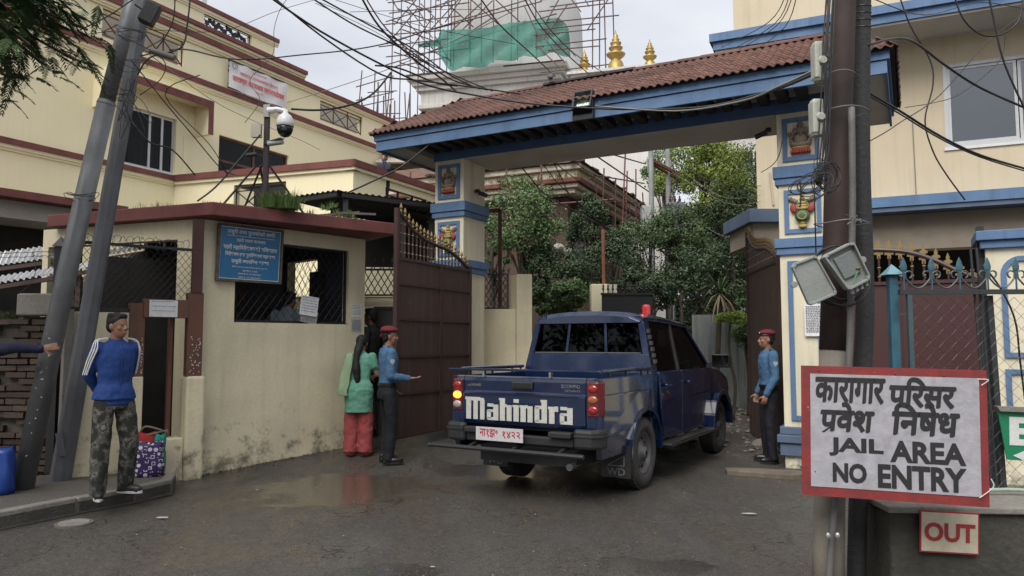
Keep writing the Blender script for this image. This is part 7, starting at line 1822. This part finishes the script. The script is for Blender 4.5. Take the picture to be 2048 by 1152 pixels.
# bags
def sack(name,label,loc,deg,w,d,h,m,slump=.1,n=20):
    o=E(name,loc,deg,label,'bag'); mb=MB(); L=[]
    for i in range(9):
        t=i/8; k=(1+slump*math.sin(t*3.1)) ; sq=.5
        r=[]
        for j in range(n):
            a=2*math.pi*j/n; cx,sx_=math.cos(a),math.sin(a); f=1/(abs(cx)**4+abs(sx_)**4)**.25
            r.append(Vector((w/2*cx*f*k*(1-.12*t**3)+.012*math.sin(a*3+i),d/2*sx_*f*k*(1-.35*t**2)+.012*math.sin(a*5+i*1.3),h*t+(.015*math.sin(a*2+1) if i==8 else 0))))
        L.append(r)
    mb.loops(L); mb.build('bag_body',m,o,smooth=True); return o
def pmat():
    m,n,l,p=NT('purple patterned bag'); tc=n.new('ShaderNodeTexCoord'); mp=n.new('ShaderNodeMapping'); mp.inputs['Rotation'].default_value=(R(90),0,R(12)); mp.inputs['Scale'].default_value=(1,1,1)
    l.new(tc.outputs['Object'],mp.inputs[0])
    def vor(sc,off,feat='F1',met='EUCLIDEAN'):
        a=n.new('ShaderNodeVectorMath'); a.operation='ADD'; l.new(tc.outputs['Object'],a.inputs[0]); a.inputs[1].default_value=(off,off,off); v_=n.new('ShaderNodeTexVoronoi'); v_.inputs['Scale'].default_value=sc; v_.inputs['Randomness'].default_value=.6; v_.distance=met; l.new(a.outputs[0],v_.inputs['Vector']); return v_.outputs['Distance']
    def rr(x,a,b):
        t=n.new('ShaderNodeMapRange'); l.new(x,t.inputs[0]); t.inputs[1].default_value=a; t.inputs[2].default_value=b; return t.outputs[0]
    def mth(op,a,b):
        t=n.new('ShaderNodeMath'); t.operation=op
        for i,x in enumerate((a,b)):
            if hasattr(x,'links'): l.new(x,t.inputs[i])
            else: t.inputs[i].default_value=x
        return t.outputs[0]
    v1=vor(11,0); disc=mth('LESS_THAN',v1,.24); v2=vor(14,3.3,met='CHEBYCHEV'); ring=mth('MULTIPLY',mth('GREATER_THAN',v2,.17),mth('LESS_THAN',v2,.25)); v3=vor(26,7); dot=mth('LESS_THAN',v3,.16)
    mk_=mth('MAXIMUM',mth('MAXIMUM',disc,mth('MULTIPLY',ring,mth('GREATER_THAN',v1,.42))),mth('MULTIPLY',dot,mth('GREATER_THAN',v1,.35)))
    mx=n.new('ShaderNodeMix'); mx.data_type='RGBA'; l.new(mk_,mx.inputs[0]); mx.inputs[6].default_value=(.035,.016,.085,1); mx.inputs[7].default_value=(.55,.54,.60,1); l.new(mx.outputs[2],p.inputs['Base Color']); p.inputs['Roughness'].default_value=.45; return m
b0=atz(291,950,.14); sack('patterned_bag','dark purple bag with white printed shapes standing below the doorway',(b0.x+.0,b0.y,.13),15,.34,.16,.36,pmat(),.06)
b1=Vector((b0.x-.06,b0.y+.14,.14)); o=sack('red_bag','red carrier bag behind the purple patterned bag',(b1.x,b1.y,.14),20,.18,.12,.43,cloth('red bag cloth',(.42,.03,.03)),.1)
MB().tube(smoothpts([(-.08,0,.43),(-.02,-.04,.50),(.10,-.04,.47),(.2,0,.42)],4),.012,6).build('handle',mat('tan handle',(.22,.16,.11),.8),o); MB().tube(smoothpts([(-.08,.02,.38),(.05,-.05,.42),(.2,0,.45)],4),.010,6).build('handle',mat('tan handle',(.22,.16,.11),.8),o)
sack('teal_bag','small teal green bag leaning right of the red bag',(b1.x+.13,b1.y+.02,.14),30,.10,.10,.41,cloth('teal bag cloth',(.02,.28,.22)),.1)
b2=atz(8,990,.14); sack('blue_bag','bright blue plastic bag standing at the left edge on the pavement',(b2.x-.15,b2.y+.1,.13),8,.28,.2,.43,mat('blue plastic bag',(.015,.06,.30),.35),.08)
# ---------------- leaning steel poles at left ----------------
def spoles():
    a=atz(46,978,.125); t=aty(281,-60,a.y+.05); m=aty(134,545,a.y+.02)
    r=E('steel_pole',a,0,'round galvanised steel pole leaning right, stepped joint halfway, at the left kerb','steel pole','leaning steel poles at the left'); o=Vector(a)
    j=aty(213,205,a.y+.04); MB().tube([Vector((-.01,0,-.02)),m-o,j-o],[.100,.092,.086],28).build('lower_tube',steel,r,smooth=True)
    MB().tube([j-o,t-o],[.076,.071],28).build('upper_tube',steel,r,smooth=True); MB().tube([j-o-(t-j).normalized()*.02,j-o+(t-j).normalized()*.02],[.089,.079],28).build('collar',steel,r)
    k=MB()
    for i in range(26):
        q=(m-o)*random.uniform(.15,.75); rr=.097-.004*q.length/2; an=random.uniform(-2.3,-.9); k.cbox(q+Vector((rr*math.cos(an),rr*math.sin(an),0)),(random.uniform(.008,.03),.003,.006),(0,random.uniform(-.6,.6),an+math.pi/2))
    k.build('paint_flecks',white,r,kind='stuff')
    b=atz(114,962,.125)+Vector((.0,.05,0)); t2=aty(298,-60,b.y+.1)
    r2=E('concrete_pole',b,0,'octagonal grey pole leaning beside the round steel pole','steel pole','leaning steel poles at the left'); gp=mat('grey octagonal pole',(.15,.155,.17),.6,.25,col2=(.09,.093,.1),amt=.6,scale=3,streak=.5,gcol=(.08,.08,.085))
    MB().tube([Vector((-.0,0,-.02)),t2-b],[.102,.070],8,phase=.39).build('shaft',gp,r2)
    mb=MB(); mb.box(-.035,.035,-.01,.01,-.12,.12); M=Matrix.Rotation(-.2,4,'Y'); mb.v=[tuple(M@Vector(p)) for p in mb.v]; mb.build('hatch_cover',gp,r2,loc=(.05,-.097,.38))
    # clutter at the top of the poles
    q=aty(300,28,7.2); x=E('pole_lamp',q,0,'black floodlight bracket high on the left poles','lamp'); MB().cbox((0,0,0),(.14,.12,.22),(0,.4,.3)).build('housing',black,x,bev=.01); MB().tube([(-.15,0,.1),(0,0,0),(.02,0,-.12)],.015,6).build('arm',black,x)
    q=aty(325,110,7.1); x=E('pole_tube',q,0,'short horizontal grey tube hanging from wires right of the left poles','tube'); MB().tube([(-.12,0,.05),(.12,0,-.03)],.028,10).build('tube',mat('grey tube',(.14,.13,.12),.7),x)
    for (py,n_,rx,lb) in ((190,4,.12,'tangle of thin wires wound round the left poles at mid height'),(385,3,.12,'two thin wires tied round the left poles low down'),(60,3,.13,'wire loops round the top of the left poles'),(120,2,.15,'loose wire loops hanging off the left poles')):
        c=aty({190:238,385:160,60:262,120:268}[py],py,7.2); mb=MB()
        for i in range(n_):
            cc=c+Vector((random.uniform(-.03,.05),0,random.uniform(-.06,.06))); tl=random.uniform(-.25,.25)
            mb.tube([cc+Vector((rx*random.uniform(.98,1.03)*math.cos(t_),.13*math.sin(t_),tl*rx*math.cos(t_)+.02*math.sin(2*t_+i))) for t_ in np.linspace(0,6.28,24)],.003,4,cap=False)
        if py==190:
            for i in range(5):
                mb.tube(smoothpts([c+Vector((.15,-.05,0)),c+Vector((random.uniform(.1,.35),-.1,random.uniform(-.2,.15))),c+Vector((random.uniform(.0,.4),-.1,random.uniform(-.6,-.1))),c+Vector((random.uniform(-.1,.3),-.1,random.uniform(-.3,.1)))],6),.0035,4)
        T(mb.build('wire_tangle',wireb,smooth=True),lb,'wire')
spoles()
# banner on the upper facade
def banner():
    u0=F.uz(458,150,-.2)[0]; u1=F.uz(573,170,-.2)[0]; zT=(F.uz(459,124,-.2)[1]+F.uz(571,162,-.2)[1])/2; zB=(F.uz(466,184,-.2)[1]+F.uz(575,210,-.2)[1])/2
    w=u1-u0; h=zT-zB; r=E('banner',F.w((u0+u1)/2,-.2,(zT+zB)/2),62.3,'white cloth banner with red Nepali lettering hung on the upper balcony','banner')
    mb=MB(); I,J=22,8
    for j in range(J+1):
        for i in range(I+1): mb.v.append((-w/2+w*i/I+.03*(1-j/J),.02*math.sin(i*.8+j*.4),h/2-h*j/J+ (-.05*math.sin(math.pi*i/I) if j==J else 0)))
    mb.f=[(j*(I+1)+i,(j+1)*(I+1)+i,(j+1)*(I+1)+i+1,j*(I+1)+i+1) for j in range(J) for i in range(I)]
    mb.build('cloth',mat('banner cloth',(.70,.68,.70),.8,amt=.15),r,smooth=True)
    rd=mat('banner red',(.62,.10,.10),.7,bump=0)
    text('lettering','कारागार कार्यालय जगन्नाथदेवल'.replace('र्य','य').replace('न्न','न'),r,rd,0,-.10*h,w*.90,h*.27,-.03,.012,bold=1); text('lettering','कारागार व्यवस्थापन विभाग'.replace('्य','य').replace('्',''),r,rd,0,.16*h,w*.66,h*.15,-.03,.015)
    text('lettering','गृह मन्त्रालय'.replace('न्त्','त').replace('ृ','ु'),r,rd,0,.33*h,w*.24,h*.09,-.03,.01); text('lettering','काठमाडौं',r,rd,.0,-.34*h,w*.14,h*.07,-.03,.005)
    MB().tube([(-w*.42+.07*math.cos(t)*1.5,-.03,.34*h+.1*math.sin(t)) for t in np.linspace(0,6.28,20)],.012,5).build('emblem',mat('emblem grey',(.2,.2,.22),.7),r)
    MB().tube([(-w/2-.05,.0,h/2),(w/2+.05,0,h/2)],.02,6).build('cord',black,r)
banner()
# ---------------- overhead cables ----------------
def cab(label,pts,r=.012,m=None,sm=5,grp=None):
    """pts: (px,py,depth) waypoints"""
    P_=[aty(x,y,d) for x,y,d in pts]; mb=MB(); mb.tube(smoothpts(P_,sm),r,6); return T(mb.build('overhead_cable',m or wireb,smooth=True),label,'cable',grp)
g1='cables fanning across the sky to the canopy'
cab('thickest black cable crossing the sky from top left down onto the canopy roof ridge',[(520,-20,8),(640,62,8.8),(775,135,9.6),(860,172,10),(960,192,10.2),(1070,208,9.8),(1225,218,9.4),(1400,215,8),(1540,182,6),(1640,142,4.4)],.013,grp=g1)
cab('black cable running just under the thickest one towards the canopy',[(530,-20,8.1),(640,70,8.9),(760,148,9.6),(830,160,10),(950,175,10.4),(1040,188,10.6)],.011,grp=g1)
cab('pair cable from top centre left down to the canopy ridge, lower strand',[(600,-20,8.5),(700,45,9.2),(790,90,9.8),(850,125,10.2),(905,160,10.8),(975,180,11.2)],.010,grp=g1)
cab('pair cable from top centre left down to the canopy ridge, upper strand',[(610,-20,8.4),(720,40,9.2),(830,100,10),(900,150,10.8),(960,178,11.2)],.010,grp=g1)
cab('steep black cable from top left of the temple scaffold to the canopy tiles',[(715,-20,8),(760,55,9),(830,120,10),(880,155,10.8),(915,185,11.6)],.014,grp=g1)
cab('second steep cable beside it ending at the ridge',[(722,-20,8),(775,60,9),(850,122,10),(930,160,11),(985,182,11.5)],.009,grp=g1)
cab('long cable crossing in front of the dome to the canopy',[(950,-20,7),(1000,50,8.5),(1060,105,10),(1110,153,11.8)],.009,grp=g1)
cab('cable falling across the green net',[(1040,-20,7),(1080,50,8.5),(1130,105,10),(1180,150,11.4)],.008,grp=g1)
cab('thin cable beside it over the green net',[(1046,-20,7),(1095,52,8.6),(1150,108,10),(1215,150,11)],.006,grp=g1)
cab('short black cable stub crossing the bundle above the canopy left end',[(750,131,9.7),(800,137,9.9),(870,165,10.4),(915,172,10.6)],.012)
cab('twisted cable from the left poles across the banner to the right',[(340,100,7.4),(380,100,8),(455,117,9.5),(520,118,10),(600,110,10),(700,100,10),(780,85,10),(850,62,10)],.010)
cab('curved black cable hanging from the dome camera up to the bundle',[(582,218,9.2),(640,220,9.3),(700,210,9.5),(745,188,9.7),(782,145,9.8)],.014)
cab('thin diagonal wire from banner corner up right to the sky',[(575,205,14),(680,172,13),(780,137,12),(900,85,11),(1030,20,10)],.006,wireg)
cab('thick cable from the canopy corner down to the tin shed roof',[(858,290,11.2),(800,335,11.1),(740,365,11),(690,388,11)],.014)
cab('dark strut cable from the camera mast down to the booth roof',[(520,270,9.2),(470,330,8.95),(430,375,8.8),(395,402,8.6)],.011)
cab('thin wire running up from the mast to the left poles',[(400,150,7.3),(330,190,7.4),(420,290,8),(455,350,8.6)],.005)
cab('thin wire dropping from the left poles over the facade',[(262,120,7.2),(330,205,7.6),(385,270,8),(440,335,8.6),(470,350,8.9)],.006)
cab('looping wire below the left poles over the window',[(245,190,7.1),(262,240,7.1),(300,285,7.2),(345,300,7.4),(390,350,8)],.008)
cab('wire from top left through the pole tops',[(160,60,7.0),(220,30,7.1),(280,-10,7.2),(340,-40,7.2)],.006)
cab('thin wire descending past the banner to the mast',[(580,-10,10),(560,20,10),(548,60,10),(545,110,10),(500,160,9.8),(520,200,9.6),(490,245,9.3)],.004)
cab('hanging black loop right of the left poles',[(350,-20,7.2),(345,45,7.2),(310,100,7.2),(280,112,7.2)],.007)
cab('second hanging black loop right of the left poles',[(382,-20,7.3),(375,45,7.3),(362,95,7.3),(300,115,7.2),(275,150,7.2)],.008)
cab('sagging wire loop from the poles out to the upper lattice',[(240,70,7.2),(290,95,7.2),(330,125,7.3),(320,160,7.3),(280,190,7.2)],.005)
cab('thin grey wire across the upper facade',[(300,110,8),(450,215,11),(600,280,14),(640,300,15)],.005,wireg)
cab('thin wire far left of the sky crossing above the banner',[(0,96,7),(250,60,8),(440,62,9),(560,20,10),(700,-20,10)],.004)
for i,(x0,x1,y1) in enumerate(((640,1030,88),(660,900,120),(690,860,150),(760,1000,20))):
    cab('faint thin wire across the sky, '+('highest','second','third','lowest')[i]+' of four',[(x0-60,-30+i*18,10),((x0+x1)/2,y1*.45+10,10.5),(x1,y1,11)],.004)
# cables under the canopy to the jail yard
g2='cables descending behind the gate beam into the yard'
for i,(a,b,c) in enumerate((((1030,318,12.2),(1100,395,14),(1210,455,17)),((1075,312,12.2),(1130,380,14),(1240,480,18)),((1095,312,12.2),(1180,375,14),(1300,450,20)),((1130,308,12.2),(1210,362,14),(1290,420,20)),((1100,310,12.2),(1150,400,15),(1260,500,18)))):
    cab(('leftmost','second','third','fourth','steepest')[i]+' black cable descending from under the gate beam into the yard trees',[a,((a[0]+b[0])/2,(a[1]+b[1])/2+4,13),b,c],.012 if i==0 else .009,grp=g2)
for i,(p0,p1,p2) in enumerate((((1345,320,19.8),(1430,365,17),(1522,372,14.8)),((1350,330,19.8),(1440,392,17),(1522,390,14.8)),((1345,345,19.8),(1450,405,17),(1522,403,14.8)),((1360,420,19.5),(1440,470,17),(1500,468,13)))):
    cab(('top','second','third','lowest')[i]+' wire from the transformer poles to the cream building corner',[p0,p1,p2],.008 if i==0 else .005,wireb if i==0 else wireg)
# cables on the right
cab('thick black cable arching from the brown pole over the right window',[(1735,90,4.4),(1790,77,5),(1830,85,5.4),(1890,130,5.8),(1960,175,6),(2060,220,6.2)],.010)
cab('heavy double cable from behind the poles down past the window sill',[(1728,180,4.6),(1800,222,4.8),(1880,272,5),(1960,310,5.2),(2060,340,5.4)],.008)
cab('second strand of the heavy double cable',[(1728,186,4.6),(1800,228,4.8),(1880,277,5),(1960,314,5.2),(2060,345,5.4)],.005)
cab('thin cable snaking down the cream wall from the top right',[(1795,-20,6),(1820,50,6),(1860,120,6),(1866,170,6),(1850,240,6),(1865,300,6),(1890,345,6),(1930,400,6)],.006)
cab('big loop of cable hanging at the top right corner',[(1905,-20,5.5),(1925,35,5.5),(1960,68,5.5),(2000,70,5.5),(2035,45,5.5),(2045,0,5.5),(2040,-30,5.5)],.006)
cab('thin vertical cable crossing the right window',[(1975,-20,5.2),(1990,50,5.2),(2010,130,5.2),(2060,240,5.2)],.007)
cab('thin wire running between the poles and the window corner',[(1725,290,4.5),(1770,265,5),(1800,245,5.3),(1880,190,6),(1980,80,6.5),(2060,20,7)],.004)
cab('faint wire on the cream wall right of the canopy',[(1810,215,8),(1870,205,8),(1925,185,8),(2000,120,8),(2010,60,8)],.004)
cab('hanging cable crossing the arched pillar behind the chain link',[(1965,530,4.9),(2000,575,4.9),(2030,640,4.9),(2040,720,4.9),(2050,800,4.9)],.006)
cab('thin wire over the blue ledge at far right',[(2060,20,7),(1960,5,7),(1850,30,6),(1740,-5,5)],.004)
for i in range(7):
    x=1480+i*22+random.uniform(-8,8); cab('fanned wire strand '+('one','two','three','four','five','six','seven')[i]+' between the top edge and the canopy tiles',[(1575+i*7,-20,5.5),((x+1590)/2,45+i*3,6.5),(x-40,95+i*2,9)],.004) if i<4 else None
g3='thin cables hanging down the left side of the brown pole'
for i in range(11):
    x=1655+random.uniform(-8,10); cab(('first','second','third','fourth','fifth','sixth','seventh','eighth','ninth','tenth','eleventh')[i]+' black cable strand hanging against the left side of the brown pole',[(x+6,-20,4.12),(x+random.uniform(-6,6),90,4.1),(x+random.uniform(-9,6),200,4.1),(x-4+random.uniform(-9,8),300,4.1),(x-12+random.uniform(-12,8),370,4.1)],.0038,grp=g3)
cab('single cable dropping from the tangle to the open junction box',[(1628,345,4.0),(1630,430,4.0),(1632,505,4.05)],.004)
cab('short black cable hanging from the tangle in front of the vase relief',[(1600,360,4.0),(1602,390,4.0),(1600,415,4.0)],.004)
cab('grey wire trailing across the fascia from the floodlight to the pole',[(1190,212,8.8),(1350,222,8.2),(1480,203,6.5),(1560,172,5.2),(1630,140,4.3)],.009,wireg)
cab('thin wire hanging from the beam to the right pillar camera',[(1565,280,9.2),(1558,310,9.3),(1545,330,9.6),(1522,345,12)],.006)
# notices on the right pillar
u,z=G.uz(1628,640,-.03)
sheet('paper_notice','long white printed notice on the right gate pillar under the junction box',G,-.03,(1628,640),.22,.40,0,16)
# ---------------- near tree at top left ----------------
def neartree():
    root=E('silky_oak_tree',(-7.6,4.4,0),0,'feathery leaved tree whose drooping branches hang into the top left corner','tree'); o=Vector((-7.6,4.4,0))
    MB().tube(smoothpts([(0,0,0),(.1,.1,2.5),(.3,.3,5),(.2,.4,8)],4),[.22-.012*i for i in range(13)],12).build('trunk',bark,root,smooth=True)
    mb=MB(); tips=[]
    for (px,py,d) in ((30,-60,5.6),(120,-20,5.9),(60,90,5.5),(175,60,6.0),(150,120,6.1),(10,150,5.6),(90,130,5.8),(-20,200,5.6),(110,40,6.2),(60,-10,6.5),(0,60,6.0)):
        t=aty(px,py,d)-o; st=Vector((.2,.3,4.5+random.uniform(0,1.5))); mid=(st+t)/2+Vector((0,0,.35)); mb.tube(smoothpts([st,mid,t],5),[.035]*5+[.012]*6,5); tips.append((mid,t))
    mb.build('branches',bark,root,kind='stuff')
    # fronds: central rib with leaflets
    V_=[];F_=[]
    def frond(p,dr,L):
        dr=dr.normalized(); n_=15; side=dr.cross(Vector((0,0,1))).normalized(); 
        for k in range(n_):
            t=k/n_; c=p+dr*L*t+Vector((0,0,-.35*L*t*t)); w=L*.26*(1-.75*t)
            for sg in (-1,1):
                e=c+side*sg*w+dr*w*.9+Vector((0,0,-w*.35+random.uniform(-.01,.01))); q=dr*.006
                b=len(V_); V_.extend([tuple(c-q),tuple(c+q),tuple((c+e)/2+q*1.6),tuple(e),tuple((c+e)/2-q*1.6)]); F_.append((b,b+1,b+2,b+3,b+4))
    for mid,t in tips:
        for k in range(90):
            u=random.uniform(.35,1.02); p=mid.lerp(t,u)+Vector((random.gauss(0,.15),random.gauss(0,.18),random.gauss(0,.11))); a=random.uniform(0,6.28)
            frond(p,Vector((math.cos(a)*.7+.45,math.sin(a)*.7,random.uniform(-.8,.1))),random.uniform(.16,.30))
    mb=MB(); mb.v=V_; mb.f=F_; mb.build('fronds',leafmat('feathery leaf',(.075,.125,.04),(.03,.055,.022),2),root,kind='stuff')
    # unseen upper crown above the street, put there to shade the foreground
    cl=clumpset((.6,-.2,8.2),(3.0,3.4,1.8),46,.7); leaves('crown',LG2,root,cl,240,.16)
neartree()
# manhole and litter
p=P(148,1046); o=E('manhole_cover',(p.x,p.y,p.z),0,'small round rough concrete cover in the road below the kerb','manhole cover'); MB().lathe([(.125,-.02),(.125,.004),(.115,.010),(.0,.010)],(0,0,0),20).build('cover',conc,o); MB().lathe([(.15,-.02),(.15,.002),(.13,.003),(.13,-.02)],(0,0,0),20,None,False).build('ring',mat('wet grit ring',(.13,.12,.1),.8),o)
for px,py,lb in ((325,1036,'flattened pale scrap on the road below the kerb'),(865,1135,'small white scrap near the bottom centre of the road'),(515,980,'tiny white scrap on the wet road left of centre'),(1500,1028,'pale torn scrap on the road left of the pole foot')):
    p=P(px,py); mb=MB(); s_=.07 if px in (325,1500) else .02; mb.prism([(s_*random.uniform(.6,1.2)*math.cos(a),s_*.35*math.sin(a)) for a in np.linspace(0,5.6,7)],.002,.006,'z'); T(mb.build('litter_scrap',mat('scrap paper',(.42,.41,.38),.8),loc=(p.x,p.y,p.z)),lb,'litter')
b=E('pigeon',G.w(1.9,.4,5.63),0,'small pigeon perched on the canopy ridge','pigeon'); mb=MB(); mb.ell((0,0,.10),(.05,.10,.05),(.5,0,0),12,8); mb.ell((0,.06,.18),(.03,.035,.032)); mb.tube([(0,.05,.11),(0,.06,.17)],[.035,.025],8); mb.tube([(0,-.06,.07),(0,-.17,.03)],[.035,.012],8); rm(mb.build('body',mat('pigeon grey',(.12,.12,.13),.7),b),.008,2); MB().lathe([(.006,0),(.001,.02)],(0,.09,.178),6,Matrix.Rotation(R(-90),3,'X')).build('beak',black,b); MB().tube([(.015,0,0),(.015,0,.06)],.004,5).build('leg',rust,b); MB().tube([(-.015,0,0),(-.015,0,.06)],.004,5).build('leg',rust,b)
# ---------------- across the street, behind the viewpoint (unseen; put in to darken reflections and low sky light) ----------------
def across():
    r=E('unseen_building',(-16,-17,0),0,'unseen plain three storey building across the street behind the viewpoint','building')
    MB().box(0,15,-8,0,0,9).build('wall',mat('far plaster',(.35,.30,.24),.9),r)
    for i in range(5):
        for j in range(3): MB().box(1+i*2.8,2.6+i*2.8,.001,.05,1+j*2.9,2.6+j*2.9).build('window',black,r)
    for i_,(x,y,h,rr) in enumerate( ((-11,-10,6,3.4),(-4.5,-12,9,4.2),(3,-11,8.5,4.0),(9,-9,6.5,3.5),(14.5,-4,6.5,3.4),(-14,-3,6,3.2))):
        t=E('unseen_tree',(x,y,0),0,('leftmost','tallest','central','right','rightmost','nearest left')[i_]+' unseen roadside tree across the street behind the viewpoint','tree','trees across the street'); MB().tube([(0,0,0),(.1,0,h*.5),(0,0,h)],[.25,.2,.08],8).build('trunk',bark,t)
        leaves('crown',LG2,t,clumpset((0,0,h),(rr,rr,2.4),34,1.0),150,.3)
across()
